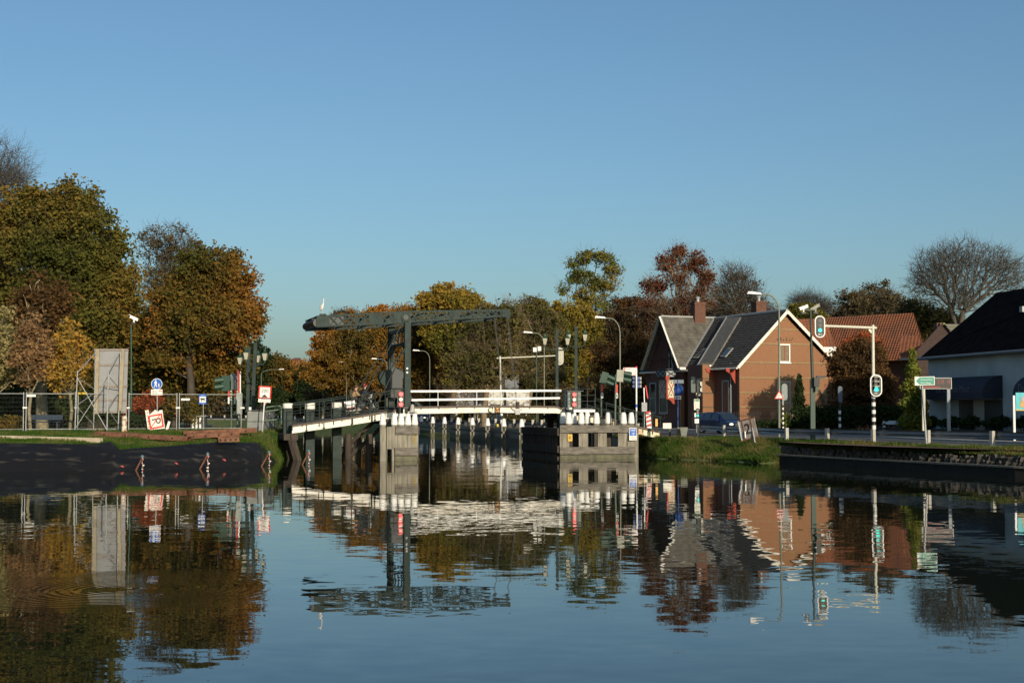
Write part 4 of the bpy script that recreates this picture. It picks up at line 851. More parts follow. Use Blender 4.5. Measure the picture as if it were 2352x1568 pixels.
# row of white-capped dolphins beyond the bridge
ROW = [(968, 995, 958), (994, 1001.5, 960), (1021, 1004, 961), (1052, 1007, 962), (1085, 1010, 963), (1120, 1013, 964), (1157, 1016.5, 965), (1198, 1020, 966)]
pts = []
for i, (px, yw, yt) in enumerate(ROW):
    g_ = G(px, yw); pts.append(g_); 
    t = thing('mooring_post', 'white-capped timber post in the row beyond the bridge, number %s from the left' % ('first second third fourth fifth sixth seventh eighth'.split()[i]), 'bollard', tuple(g_), 'white-capped posts beyond the bridge')
    t['label'] = '%s white-capped post from the left in the row under the bridge leaf' % 'first second third fourth fifth sixth seventh eighth'.split()[i]
    mb = MB(); mb.b2((g_.x - .2, g_.y - .2, -1), (g_.x - .09, g_.y + .2, 1.45), TIMB); mb.b2((g_.x + .09, g_.y - .2, -1), (g_.x + .2, g_.y + .2, 1.45), TIMB); mb.b2((g_.x - .09, g_.y - .1, -1), (g_.x + .09, g_.y + .18, 1.4), BLACK)
    mb.b2((g_.x - .2, g_.y - .23, -1), (g_.x + .2, g_.y - .2, .38), TIMBW); mb.b2((g_.x - .2, g_.y - .2, .8), (g_.x + .2, g_.y - .14, .98), TIMB); mb.build('post', t)
    mb = MB(); cap(mb, (g_.x, g_.y, 1.42), .68, .24, .12); mb.build('cap', t)
t = thing('fender_beam', 'black horizontal fender beams along the row of white-capped posts', 'fender', tuple(pts[0]))
for z0, z1 in ((.95, 1.2), (.45, .8)):
    mb = MB(); a, b = pts[0] + Vector((-1, .3, 0)), pts[-1] + Vector((4.2, .3 - 8.5, 0)); mb.beam((a.x, a.y + .3, (z0 + z1) / 2), (pts[-1].x, pts[-1].y + .3, (z0 + z1) / 2), .2, z1 - z0, BLACK); mb.beam((pts[-1].x, pts[-1].y + .3, (z0 + z1) / 2), (b.x, b.y, (z0 + z1) / 2), .2, z1 - z0, BLACK); mb.build('beam', t)
mb = MB(); sh = [(x, y) for x, y in R0 if 88 < y < 160]
a = [(x - .25, y) for x, y in sh]
mb.add([(x, y, -1) for x, y in a] + [(x, y, 1.0) for x, y in a], [(i, i + 1, len(a) + i + 1, len(a) + i) for i in range(len(a) - 1)], BLACK)
tag(mb.build('sheet_piling'), 'black sheet-pile wall along the canal bank beyond the bridge', 'retaining wall')
# heron
hp = chord(741, 1); hm = BM @ Vector((hp.x, .12, hp.z + .16)); t = thing('heron', 'grey heron standing on the counterweight end of the beam', 'bird', tuple(hm))
HG = mat('heron_grey', (.42, .42, .40), .9, var=.1); HW = mat('heron_white', (.75, .72, .64), .9, var=.05)
X = lambda x, z, y=0: (x, y, z)
skin('body', [X(-.02, .32), X(.0, .42), X(.03, .52), X(.07, .64), X(.075, .74), X(.06, .82), X(.06, .86), X(.10, .875), X(-.07, .26), X(-.10, .16), X(.0, .3, .03), X(-.01, .16, .03), X(.0, .01, .03), X(.02, .3, -.03), X(.02, .16, -.03), X(.03, .01, -.03)],
     [(0, 1), (1, 2), (2, 3), (3, 4), (4, 5), (5, 6), (6, 7), (0, 8), (8, 9), (0, 10), (10, 11), (11, 12), (0, 13), (13, 14), (14, 15)], [.09, .085, .06, .032, .028, .03, .035, .02, .06, .02, .012, .011, .01, .012, .011, .01], HW, t)
mb = MB(Matrix.Translation(hm)); mb.add([(.11, -.012, .885), (.11, .012, .885), (.11, 0, .862), (.25, 0, .872)], [(0, 1, 3), (1, 2, 3), (2, 0, 3), (0, 2, 1)], mat('beak', (.55, .42, .2), .5)); mb.build('beak', t)
mb = MB(Matrix.Translation(hm)); mb.sphere((-.07, -.055, .36), (.075, .03, .17), HG, 8, 6); mb.sphere((-.07, .055, .36), (.075, .03, .17), HG, 8, 6); mb.build('wing', t)
mb = MB(Matrix.Translation(hm)); mb.b2((-.15, -.15, -.09), (.2, .15, 0), STEELD); mb.b2((.0, -.1, -.16), (.06, .1, -.09), STEELD); mb.build('perch_bracket', t)
# ================================================================== LEFT BANK
ZL = 1.68
def post_at(px, py, Y): p = P(px, py, Y); return p
# tarp over the slope
def tarp():
    cols = 220; top = [(-420, 1019), (-150, 1018), (0, 1017), (100, 1018), (180, 1019), (225, 1019), (243, 1015), (254, 1014), (262, 1019), (270, 1027), (277, 1033), (300, 1029), (345, 1027), (400, 1023), (440, 1019), (478, 1017), (490, 1015.5), (530, 1016), (580, 1015.5), (597, 1016), (608, 1022), (618, 1035), (628, 1049), (636, 1058)]
    bot = [(-420, 1090), (-150, 1086), (0, 1083.5), (120, 1082.5), (254, 1079), (330, 1079), (428, 1077), (482, 1075), (560, 1072), (600, 1068.5), (636, 1061.5)]
    xs = np.linspace(-420, 636, cols); rows = 16; V = []
    ty = np.interp(xs, *zip(*top)); by = np.interp(xs, *zip(*bot))
    for j in range(rows + 1):
        t = j / rows
        for i, x in enumerate(xs):
            a = G(x, by[i], 0); b = P(x, ty[i], a.y + 3.3); a.z = -.08; p = a.lerp(b, t)
            k = math.sin(math.pi * t); p.z += k * (.12 + .03 * math.sin(i * .37 + 2 * t) + .03 * math.sin(i * .83 - 5 * t)) + .012 * math.sin(i * .9 + j * 1.1) * k
            p.z += .16 * math.exp(-((x - 250 - 25 * t) / 9) ** 2) * k; p.y -= .2 * k
            V.append(tuple(p))
    k = cols; mb = MB(); mb.add(V, [(j * k + i, j * k + i + 1, (j + 1) * k + i + 1, (j + 1) * k + i) for j in range(rows) for i in range(cols - 1)], TARP, True)
    tag(mb.build('tarpaulin'), 'black plastic sheeting draped over the bank down to the water', 'tarpaulin')
tarp()
mb = MB(); 
for x, y, z in ((436, 1062, .3),): pass
for px, py, lab in ((456, 1062.5, 'pink paint blotch left of the second stake'), (661 - 25, 1040, '')):
    pass
# stakes with striped tape
for i, (bx, by, tx, ty, lab) in enumerate(((313, 1079, 327, 1050, 'leftmost rusty stake with red and white tape leaning from the tarp'), (459, 1076, 477, 1044, 'second rusty stake with red and white tape leaning from the tarp'),
        (600, 1070, 618, 1040, 'third rusty stake with red and white tape at the right end of the tarp'), (694, 1066, 709, 1037, 'rusty stake with tape standing in the water under the bridge ramp'))):
    a = G(bx, by, 0); a.z = -.1; a.y -= .25; b = P(tx, ty, a.y - .1); t = thing('mooring_stake', lab, 'stake', tuple(a), 'taped stakes along the tarp')
    mb = MB(); mb.cyl(a, b, .045, RUST, n=7); mb.build('stake', t)
    mb = MB(); n = 14; q = Vector((b.x + .06, b.y - .1, .0)); up = b + Vector((0.02, -.06, 0))
    for k in range(n):
        p0, p1 = up.lerp(q, k / n), up.lerp(q, (k + 1) / n); w0 = .05 + .02 * math.sin(k * 1.1); mb.beam(p0 + Vector((math.sin(k * .9) * .03, 0, 0)), p1 + Vector((math.sin((k + 1) * .9) * .03, 0, 0)), w0 * 1.6, .012, PINK if k % 2 else WHITE)
    mb.build('tape', t)
    mb = MB(); mb.sphere(b + Vector((.0, -.02, .04)), (.09, .08, .08), mat('rag_blue', (.10, .16, .20), .8), 8, 6); mb.build('cap', t)
# concrete beam, rusty sheet piles
def plank_ground(name, lab, cat, a, b, w_, h, m, z0):
    mb = MB(); a, b = Vector(a), Vector(b); mb.beam(a + Vector((0, 0, h / 2)), b + Vector((0, 0, h / 2)), w_, h, m); return tag(mb.build(name), lab, cat)
a, b = G(-60, 1009, 1.33), G(232, 1019, 1.33); a = P(-60, 1006, 74.2); b = P(233, 1013.5, 72.6)
mb = MB(); mb.beam(a, b, .3, .36, mat('pale_beam', (.42, .35, .25), .9, var=.2, scale=2)); 
for t_ in (.42, .88): q = a.lerp(b, t_); mb.b2((q.x - .06, q.y - .17, q.z - .1), (q.x + .06, q.y - .155, q.z + .02), RED)
tag(mb.build('concrete_beam'), 'long pale beam lying on the grass above the tarp at left', 'beam')
def sheetpile(lab, pa, pb, z0, n=1, wid=.5, h=.2):
    mb = MB(); a, b = Vector(pa), Vector(pb); d = (b - a).normalized(); nn = Vector((-d.y, d.x, 0)).normalized()
    prof = [(-wid, 0), (-wid * .6, 0), (-wid * .35, h), (wid * .35, h), (wid * .6, 0), (wid, 0)]
    up = [a + nn * x + Vector((0, 0, z)) for x, z in prof] + [b + nn * x + Vector((0, 0, z)) for x, z in prof]; dn = [p - Vector((0, 0, .05)) for p in up]; k = 6
    fs = [(i, i + 1, k + i + 1, k + i) for i in range(5)] + [(12 + k + i, 12 + k + i + 1, 12 + i + 1, 12 + i) for i in range(5)] + [(i, 12 + i, 13 + i, i + 1) for i in range(5)] + [(6 + i, 7 + i, 19 + i, 18 + i) for i in range(5)] + [(0, 6, 18, 12), (5, 17, 23, 11)]
    mb.add(up + dn, fs, RUST)
    for t_ in (.12, .35, .6, .85): q = a.lerp(b, t_) - nn * wid * .55; mb.b2((q.x - .03, q.y - .08, q.z + .02), (q.x + .03, q.y + .02, q.z + .1), BLACK)
    tag(mb.build('sheet_pile'), lab, 'sheet pile')
sheetpile('long rusty steel sheet pile lying on the grass', P(222, 998.5, 76.5), P(436, 1010, 74.3), 1.45)
sheetpile('upper rusty steel sheet pile pointing to the plinth', P(420, 998, 78.3), P(588, 990, 79.6), 1.6, wid=.55)
sheetpile('lower rusty steel sheet pile slanting across the other one', P(425, 1005, 75.6), P(545, 998.5, 77.4), 1.5, wid=.5)
sheetpile('short dark timber-filled sheet pile at the edge of the tarp', P(500, 1013, 73.6), P(548, 1011, 74), 1.3, wid=.3)
# billboard seen from behind with tube frame
Yb = 80.0; t = thing('billboard', 'tall grey billboard seen from behind on a galvanised tube frame', 'billboard', tuple(P(243, 985, Yb + .8)))
pn = Yb + .9
mb = MB(); c = [P(214.5, 947.5, pn), P(290, 947.5, pn + .3), P(294.5, 801.5, pn + .3), P(217.5, 800.5, pn)]
mb.add([tuple(p) for p in c] + [tuple(p + Vector((0, .05, 0))) for p in c], [(0, 1, 2, 3), (7, 6, 5, 4), (0, 4, 5, 1), (1, 5, 6, 2), (2, 6, 7, 3), (3, 7, 4, 0)], PANEL); mb.build('panel', t)
mb = MB()
for y in (841, 842.5 + 4): pass
for y, m in ((838, TIMBH), (887, TIMBH), (918, TIMBH), (803, TIMBH), (946, TIMBH)):
    mb.beam(P(216, y, pn - .03), P(293 if y < 900 else 289, y, pn + .27), .05, .12, mat('batten_grey', (.24, .21, .18), .9))
mb.build('cross_batten', t)
for x0_, x1_ in ((222, 221), (280, 276)):
    mb = MB(); mb.beam(P(x0_ + 3, 801, pn - .12), P(x1_, 950 if x0_ < 230 else 943, pn - .12), .17, .1, WOODL, up=(0, 1, 0)); mb.build('batten', t)
mb = MB()
for (xa, ya, Ya, xb, yb, Yb_) in ((178, 852, 79.2, 172, 987, 79.2), (193.5 + 27, 803, 80.8, 214.5, 989, 80.8), (249, 854, 79.2, 245.5, 989, 79.2), (277, 806, 80.8, 271.5, 987, 80.8),
        (178, 868, 79.2, 245, 986, 79.2), (249, 866, 79.2, 172, 985, 79.2), (178, 856, 79.2, 219, 810, 80.8), (249, 856, 79.2, 276, 808, 80.8), (176, 931, 79.2, 213, 905, 80.8), (176, 934, 79.2, 215, 975, 80.8),
        (247, 935, 79.2, 273, 901, 80.8), (247, 938, 79.2, 272, 975, 80.8), (252, 866, 79.2, 274, 892, 80.8), (181, 869, 79.2, 216, 893, 80.8), (172, 985.5, 79.2, 214, 986, 80.8), (245, 987, 79.2, 272, 986, 80.8)):
    mb.cyl(P(xa, ya, Ya), P(xb, yb, Yb_), .035 if abs(xa - xb) < 8 else .026, GALV, n=7)
mb.build('tube_frame', t)
# wire fence panels
FX = [(-92, -90), (-33 + 0, 0)]
joints = [(-60, 79.0), (57, 79.3), (176, 80.2), (293, 81.6), (409, 83.0), (557, 84.6)]
for i, ((xa, Ya), (xb, Yb2)) in enumerate(zip(joints[:-1], joints[1:])):
    lab = ['wire mesh fence panel at the far left picture edge', 'wire mesh fence panel in front of the young trees', 'wire mesh fence panel behind the billboard', 'wire mesh fence panel between billboard and broken parking sign', 'wire mesh fence panel with the dog sign in front of it'][i]
    a, b = P(xa + 3, 940, Ya), P(xb - 3, 940, Yb2); za = ZL; t = thing('wire_fence', lab, 'fence', ((a.x + b.x) / 2, (a.y + b.y) / 2, za), 'wire mesh fence panels'); zt_ = 3.78
    for q in (a, b):
        mb = MB(); mb.cyl((q.x, q.y, za - .02), (q.x, q.y, zt_ + .08), .03, GALV, n=8); mb.build('fence_post', t)
    mb = MB(); mb.cyl((a.x, a.y, zt_), (b.x, b.y, zt_), .026, GALV, n=6); mb.cyl((a.x, a.y, za + .12), (b.x, b.y, za + .12), .022, GALV, n=6)
    MESHW = mat('mesh_wire', (.07, .075, .075), .7)
    n = 34
    for k in range(1, n): p = a.lerp(b, k / n); mb.beam((p.x, p.y, za + .12), (p.x, p.y, zt_), .002, .002, MESHW, up=(0, 1, 0))
    for k in range(1, 8): z = za + .12 + k * .25; mb.beam((a.x, a.y, z), (b.x, b.y, z), .005, .005, MESHW)
    mb.build('mesh', t)
    mb = MB(); q = b; mb.b2((q.x - .04, q.y - .04, 2.95), (q.x + .2, q.y + .03, 3.04), WHITE); mb.build('clamp', t)
for i, (px, py, Y, col, lab) in enumerate(((72, 908.5, 79.2, WHITE, 'white tag hanging on the leftmost fence panel'), (190, 903, 80.1, YEL, 'yellow tag hanging on the fence behind the billboard'), (426, 917, 83.1, WHITE, 'white tag hanging on the fence left of the dog sign'))):
    p = P(px, py, Y - .06); mb = MB(FR(p)); mb.rect(0, 0, .5, .12, -.01, .0, col); tag(mb.build('fence_tag'), lab, 'tag')
# signs
def pole(mb, px, y0, y1, Y, r=.03, m=GALV, px2=None): a, b = P(px, y0, Y), P(px if px2 is None else px2, y1, Y); mb.cyl(a, b, r, m, n=8); return a, b
Y = 82.2; t = thing('footpath_sign', 'round blue pedestrian zone sign with a white plate below', 'traffic sign', tuple(P(361, 985, Y)))
mb = MB(); pole(mb, 361, 985, 872, Y); mb.build('pole', t)
M = FR(P(360, 881.5, Y - .06)) @ Matrix.Scale(.62, 4); mb = MB(M); mb.disc(0, 0, .52, 0, .02, WHITE, 30); mb.disc(0, 0, .475, -.006, 0, BLUE, 30)
def man(mb, x, z, s, y):
    mb.disc(x, z + .36 * s, .055 * s, y, y + .004, WHITE, 10)
    mb.plate([(x - .08 * s, z + .28 * s), (x + .08 * s, z + .28 * s), (x + .16 * s, z + .02 * s), (x + .12 * s, z), (x + .07 * s, z + .14 * s), (x + .08 * s, z - .08 * s), (x + .16 * s, z - .38 * s), (x + .09 * s, z - .38 * s), (x, z - .1 * s), (x - .1 * s, z - .38 * s), (x - .17 * s, z - .38 * s), (x - .07 * s, z - .06 * s), (x - .07 * s, z + .14 * s), (x - .13 * s, z), (x - .17 * s, z + .03 * s)], y, y + .004, WHITE)
man(mb, -.1, .02, .88, -.011); man(mb, .2, -.13, .5, -.011); mb.build('sign_face', t)
mb = MB(FR(P(360, 900.5, Y - .06)) @ Matrix.Scale(.65, 4)); mb.rrect(0, 0, 1.02, .5, .04, 0, .02, WHITE); GR_ = mat('graffiti_grey', (.22, .20, .17), .8)
for k in range(9): mb.line((-.42 + .05 * k, .1 + .06 * math.sin(k * 2.3)), (-.37 + .05 * k, .05 + .07 * math.sin(k * 3.1 + 1)), .035, -.006, 0, GR_); mb.line((-.42 + .05 * k, -.07 + .03 * math.sin(k * 2.9)), (-.37 + .05 * k, -.09 + .03 * math.sin(k * 4.1)), .03, -.006, 0, GR_)
mb.rect(0, -.17, .92, .03, -.004, 0, GR_)
for k in range(3): mb.disc(.22 + .11 * k, .1, .05, -.006, 0, RED, 10)
mb.build('plate', t)
# broken no-parking board leaning on scrap
BSM = FR(P(357, 964, 81.5), 0, R(-8), R(-11)) @ Matrix.Scale(1.12, 4)
t = thing('broken_sign', 'tilted battered white board with a red framed crossed-out P', 'sign', tuple(P(358, 985, 81.5)))
mb = MB(BSM); mb.plate([(-.38, -.46), (.38, -.52), (.42, .22), (.06, .52), (-.3, .3)], 0, .04, WHITED)
mb.rect(0.02, -.08, .72, .72, -.008, 0, RED); mb.rect(0.02, -.08, .56, .56, -.014, -.008, WHITED); mb.M = mb.M @ Matrix.Rotation(R(90), 4, 'Y'); mb.text('P', .66, .06, 0.02, -.02, BLACK); mb.line((-.25, .3), (.38, -.3), .045, -.026, -.02, RED); mb.build('board', t)
for k, (dx, ln, an) in enumerate(((-.47, 1.1, -11), (.32, 1.1, -11), (.68, .5, 14))):
    mb = MB(FR(P(359, 963, 81.62) + Vector((dx, 0, .0 if k < 2 else -.35)), 0, R(-8), R(an))); mb.rect(0, 0, .2 if k < 2 else .14, ln, 0, .04, WHITED); 
    if k == 0:
        for j in range(6): mb.rect(-.02 + .04 * (j % 2), -.45 + j * .17, .08, .05, -.006, 0, SLATE)
    mb.build('white_plank', t)
mb = MB(BSM @ Matrix.Translation((0, .14, 0))); mb.plate([(-.44, .34), (.44, .48), (.44, .2), (-.4, -.2)], 0, .03, BLACK); mb.build('backing', t)
# rusty bollard
g_ = P(285.5, 988, 79.6); mb = MB(); ROL = mat('rusty_white', (.62, .58, .48), .8, col2=(.26, .09, .04), scale=5, thr=(.45, .58)); mb.lathe((g_.x, g_.y, ZL - .05), [(.15, 0), (.15, .78), (.12, .9), (.02, .95)], ROL, 14); tag(mb.build('bollard'), 'short rusty white bollard right of the billboard frame', 'bollard')
# things behind the fence
g_ = P(223, 985, 84); mb = MB(FR((g_.x, 84, ZL))); mb.rrect(0, .28, .95, .56, .08, -.3, .3, mat('clay_box', (.30, .21, .11), .9, var=.2)); tag(mb.build('boulder'), 'squat brown block behind the fence near the billboard', 'block')
g_ = P(98, 985, 85); t = thing('bench', 'blue bench behind the fence beside the stout trunk', 'bench', (g_.x, 85, ZL))
mb = MB(FR((g_.x, 85, ZL))); 
for z in (.45,): mb.b2((-1.1, -.2, z), (1.1, .25, z + .05), mat('bench_blue', (.018, .035, .06), .6))
mb.build('seat', t); mb = MB(FR((g_.x, 85, ZL))); mb.b2((-1.1, .24, .6), (1.1, .28, .9), MATS['bench_blue']); mb.build('backrest', t)
for s in (-.9, .9): mb = MB(FR((g_.x, 85, ZL))); mb.b2((s - .04, -.15, 0), (s + .04, .24, .45), STEELD); mb.build('leg', t)
# dog sign
Y = 81.8; t = thing('dog_sign', 'small blue sign with a black dog on a thin pole', 'sign', tuple(P(466, 985, Y)))
mb = MB(); pole(mb, 467, 985, 905, Y, .022); mb.build('pole', t)
mb = MB(FR(P(465.5, 916.5, Y - .05)) @ Matrix.Scale(.65, 4)); mb.rrect(0, 0, .66, .88, .02, 0, .02, BLUE); mb.rect(0, -.02, .54, .52, -.006, 0, WHITE)
mb.plate([(-.2, -.02), (-.22, .06), (-.12, .12), (-.1, .1), (.12, .08), (.2, .16), (.18, .04), (.16, -.2), (.11, -.2), (.1, -.06), (-.06, -.05), (-.08, -.22), (-.13, -.22), (-.13, -.02)], -.012, -.006, BLACK)
mb.rect(0, .35, .32, .035, -.006, 0, mat('pale_blue_line', (.35, .45, .62), .5)); mb.rect(0, -.37, .4, .03, -.006, 0, MATS['pale_blue_line']); mb.build('sign_face', t)
# white boxes by the water beyond the fence
for px, py, w_, h_, Y, lab in ((456, 972, .9, 1.0, 86.5, 'white ribbed bin by the water left of the dog sign'), (488, 985, 0, 0, 0, '')):
    if not w_: continue
    p = P(px, 988, Y); t = thing('litter_bin', lab, 'bin', (p.x, Y, ZL)); mb = MB(FR((p.x, Y, ZL)))
    mb.b2((-.45, -.2, 0), (.45, .3, .8), STEELD); mb.build('body', t)
    mb = MB(FR((p.x, Y, ZL))); mb.b2((-.5, -.25, .8), (.5, .35, .86), GALV); mb.build('lid', t)
    for k in range(3): mb = MB(FR((p.x, Y, ZL))); mb.b2((-.35 + k * .22, -.235, .05), (-.24 + k * .22, -.2, .74), WHITE); mb.build('slat', t)
p = P(519, 978, 88); t = thing('moored_boat', 'small white boat by the bank behind the wire fence', 'boat', tuple(P(522, 970, 98.5)))
mb = MB(FR((P(522, 970, 98.5).x, 98.5, 0.0), R(8)));
sec = [(-1.9, .15, .62), (-1.4, .55, .6), (0, .75, .55), (1.3, .7, .58), (1.9, .05, .75)]
vs = []; 
for x, hw, h in sec: vs += [(x, -hw, h), (x, -hw * .6, -.1), (x, hw * .6, -.1), (x, hw, h)]
mb.add(vs, [(4 * i + j, 4 * i + 4 + j, 4 * i + 5 + j, 4 * i + 1 + j) for i in range(4) for j in range(3)] + [(0, 1, 2, 3), (19, 18, 17, 16)], WHITE); mb.build('hull', t)
mb = MB(FR((P(522, 970, 98.5).x, 98.5, 0.0), R(8))); mb.b2((-.9, -.5, .45), (.6, .5, 1.0), WHITE); mb.b2((-.8, -.52, .6), (.5, -.5, .85), BLACK); mb.build('cabin', t)
# traffic lights seen from behind and side
def blade(mb, x, z, m=RED): mb.rect(x, z, .1, .4, -.02, 0, m)
for px, hx, Y, lab in ((541, 513, 86.6, 'left green traffic light turned sideways behind the fence end'), (557, 536, 87.2, 'right grey-backed traffic light behind the fence end')):
    p = P(px - 18 if px == 541 else px - 10, 985, Y); X0 = P(531 if px == 541 else 545, 985, Y).x; t = thing('traffic_light', lab, 'traffic light', (X0, Y, ZL), 'traffic lights left of the bridge')
    zb_ = ZL; zt_ = P(0, 868 if px == 541 else 858, Y).z
    mb = MB(); mb.cyl((X0, Y, ZL), (X0, Y, zt_), .055, STEELG, n=8); mb.build('pole', t)
    zc = P(0, 880, Y).z; mb = MB(FR((X0 - .0, Y, zc)))
    if px == 541:
        mb.rrect(-.35, 0, .5, .95, .05, -.1, .1, GREEND)
        for k in range(2): mb.cyl((-.5, -.0, .22 - .4 * k), (-1.0, -.1, .14 - .4 * k), .18, GREEND, .2, n=12)
    else: mb.rrect(-.18, .1, .5, .95, .05, -.12, .06, mat('signal_back', (.12, .15, .16), .6)); mb.cyl((.0, 0, .5), (-.1, 0, .8), .05, STEELG)
    mb.build('signal_head', t)
    mb = MB(FR((X0 - .15, Y - .08, P(0, 906, Y).z))); mb.rect(0, .12, .1, .55, 0, .02, RED); mb.rect(0, -.35, .1, .42, 0, .02, WHITE)
    for k in range(4): mb.rect(.13, .2 - .17 * k, .06, .07, 0, .02, WHITE)
    mb.build('marker_strip', t)
# barrier cabinet with upright red-white boom
Y = 86; t = thing('barrier', 'raised red and white barrier boom on a grey cabinet left of the plinth', 'barrier', tuple(P(552, 985, Y)))
mb = MB(); c = P(551, 925, Y); mb.b2((c.x - .18, Y - .2, P(0, 952, Y).z), (c.x + .12, Y + .2, P(0, 902, Y).z), mat('cabinet_grey', (.33, .36, .32), .6)); mb.cyl((c.x, Y, ZL), (c.x, Y, P(0, 952, Y).z), .06, STEELG); mb.build('cabinet', t)
mb = MB(); a = P(548, 902, Y); b = P(547, 848, Y); mb.beam(a, b, .07, .05, RED); a2, b2 = P(552, 902, Y), P(552, 853, Y); mb.beam(a2, b2, .07, .05, WHITE); mb.build('boom', t)
# lantern posts on plinth
def lantern(t, c, M, s=1.0):
    mb = MB(M); x, y, z = c; k = .25 * s
    for i in range(1):
        vs = [(x - k * .55, y - k * .55, z), (x + k * .55, y - k * .55, z), (x + k * .55, y + k * .55, z), (x - k * .55, y + k * .55, z), (x - k, y - k, z + .62 * s), (x + k, y - k, z + .62 * s), (x + k, y + k, z + .62 * s), (x - k, y + k, z + .62 * s)]
        mb.add(vs, [(3, 2, 1, 0), (4, 5, 6, 7), (0, 1, 5, 4), (1, 2, 6, 5), (2, 3, 7, 6), (3, 0, 4, 7)], LAMPG)
    g_ = mb.build('lantern_glass', t); mb = MB(M)
    for sx, sy in ((1, 1), (1, -1), (-1, 1), (-1, -1)): mb.beam((x + sx * k * .56, y + sy * k * .56, z), (x + sx * k * 1.01, y + sy * k * 1.01, z + .62 * s), .025, .025, GREEND)
    mb.add([(x - k * 1.15, y - k * 1.15, z + .62 * s), (x + k * 1.15, y - k * 1.15, z + .62 * s), (x + k * 1.15, y + k * 1.15, z + .62 * s), (x - k * 1.15, y + k * 1.15, z + .62 * s), (x - k * .3, y - k * .3, z + .82 * s), (x + k * .3, y - k * .3, z + .82 * s), (x + k * .3, y + k * .3, z + .82 * s), (x - k * .3, y + k * .3, z + .82 * s)],
           [(3, 2, 1, 0), (4, 5, 6, 7), (0, 1, 5, 4), (1, 2, 6, 5), (2, 3, 7, 6), (3, 0, 4, 7)], GREEND)
    mb.b2((x - .06, y - .06, z + .82 * s), (x + .06, y + .06, z + .95 * s), GREEND); mb.lathe((x, y, z + .95 * s), [(.05, 0), (.02, .12), (.0, .16)], GREEND, 8); mb.cyl((x, y, z - .12), (x, y, z), .05, GREEND); mb.build('lantern_cap', g_)
def lp(lab, xt, yt, xb, yb, Y, xm, ya, lanterns, w_=.2, zb_=None):
    a, b = P(xb, yb, Y), P(xt, yt, Y); z0 = a.z if zb_ is None else zb_; t = thing('lantern_post', lab, 'lamp post', (a.x, Y, z0), 'square lantern posts of the bridge')
    mb = MB(); mb.beam((a.x, Y, z0), b, w_, w_ * .8, STEEL, up=(0, 1, 0)); q = Vector((a.x, Y, z0)).lerp(b, .33); mb.b2((q.x - w_ * .56, Y - w_ * .5, q.z - .04), (q.x + w_ * .56, Y + w_ * .5, q.z + .04), STEELD); mb.build('mast', t)
    pa = P(xm, ya, Y)
    for lx, ly in lanterns:
        p = P(lx, ly, Y); s = 1 if lx < xm else -1; mb = MB(); mb.tube([(pa.x, Y - .05, pa.z), (p.x + .3 * s, Y - .05, pa.z), (p.x + .1 * s, Y - .05, pa.z + .05), (p.x, Y - .05, pa.z + .2), (p.x, Y - .05, p.z)], .04, STEEL, 8); mb.build('arm', t)
        lantern(t, (p.x, Y - .05, p.z + .04), I4, .66)
lp('tall front square lantern post on the grey plinth left of the bridge', 587.5, 787, 580, 944, 84.3, 584, 838, ((566, 827), (609, 829)), zb_=P(0, 943, 84.3).z)
lp('rear square lantern post on the plinth, slightly lower and left', 572, 797, 569, 944, 87.5, 570, 845.5, ((552, 838), (593, 833)), zb_=P(0, 943, 87.5).z)
t = thing('plinth', 'grey stone plinth under the left lantern posts', 'plinth', tuple(P(586, 985, 83.9)))
mb = MB(); a, b = P(567.5, 988, 83.8), P(603.5, 944, 83.8); mb.b2((a.x, 83.8, ZL - .15), (b.x, 87.9, P(0, 969 - .5, 83.8).z), mat('plinth_grey', (.22, .23, .22), .85, var=.12, scale=3)); mb.build('base', t)
mb = MB(); mb.b2((a.x + .01, 83.82, P(0, 969 - 1.0, 83.8).z + .02), (b.x - .01, 87.88, b.z), MATS['plinth_grey']); mb.build('upper_block', t)
mb = MB(); mb.b2((a.x - .05, 83.75, b.z), (b.x + .05, 87.93, b.z + .07), STEELD); mb.build('coping', t)
mb = MB(); p = P(573.5, 940, 83.7); mb.b2((p.x - .07, 83.8, p.z - .14), (p.x + .07, 83.9, p.z + .14), WHITE); tag(mb.build('reflector'), 'small white marker block on the plinth top', 'marker')
# 200 m sign
Y = 82.6; t = thing('navigation_sign', 'red framed sign reading 200 above a black cone', 'sign', tuple(P(602, 993, Y)))
mb = MB(); mb.cyl(P(602, 994, Y), P(607.3, 922, Y), .035, WHITE, n=10); mb.cyl(P(602, 994, Y), P(604.2, 965, Y), .06, GALV, n=10); mb.build('pole', t)
M = FR(P(608.3, 901, Y - .06), 0, 0, R(3)) @ Matrix.Scale(.67, 4); mb = MB(M); mb.rrect(0, 0, 1.1, 1.12, .05, 0, .02, RED); mb.rrect(0, 0, .86, .88, .03, -.006, 0, WHITE)
mb.text('200', .42, 0, .14, -.011, BLACK); mb.plate([(-.26, -.42), (.26, -.42), (.16, -.3), (.02, -.18), (-.02, -.18), (-.16, -.3)], -.012, -.006, BLACK); mb.build('sign_face', t)
mb = MB(FR(P(607.3, 919, Y - .06), 0, 0, R(3)) @ Matrix.Scale(.66, 4)); mb.rrect(0, 0, 1.08, .36, .04, 0, .02, WHITE); mb.text('gebied voor', .12, 0, .07, -.006, BLACK); mb.text('sluis Leidschendam', .1, 0, -.08, -.006, BLACK); mb.build('plate', t)
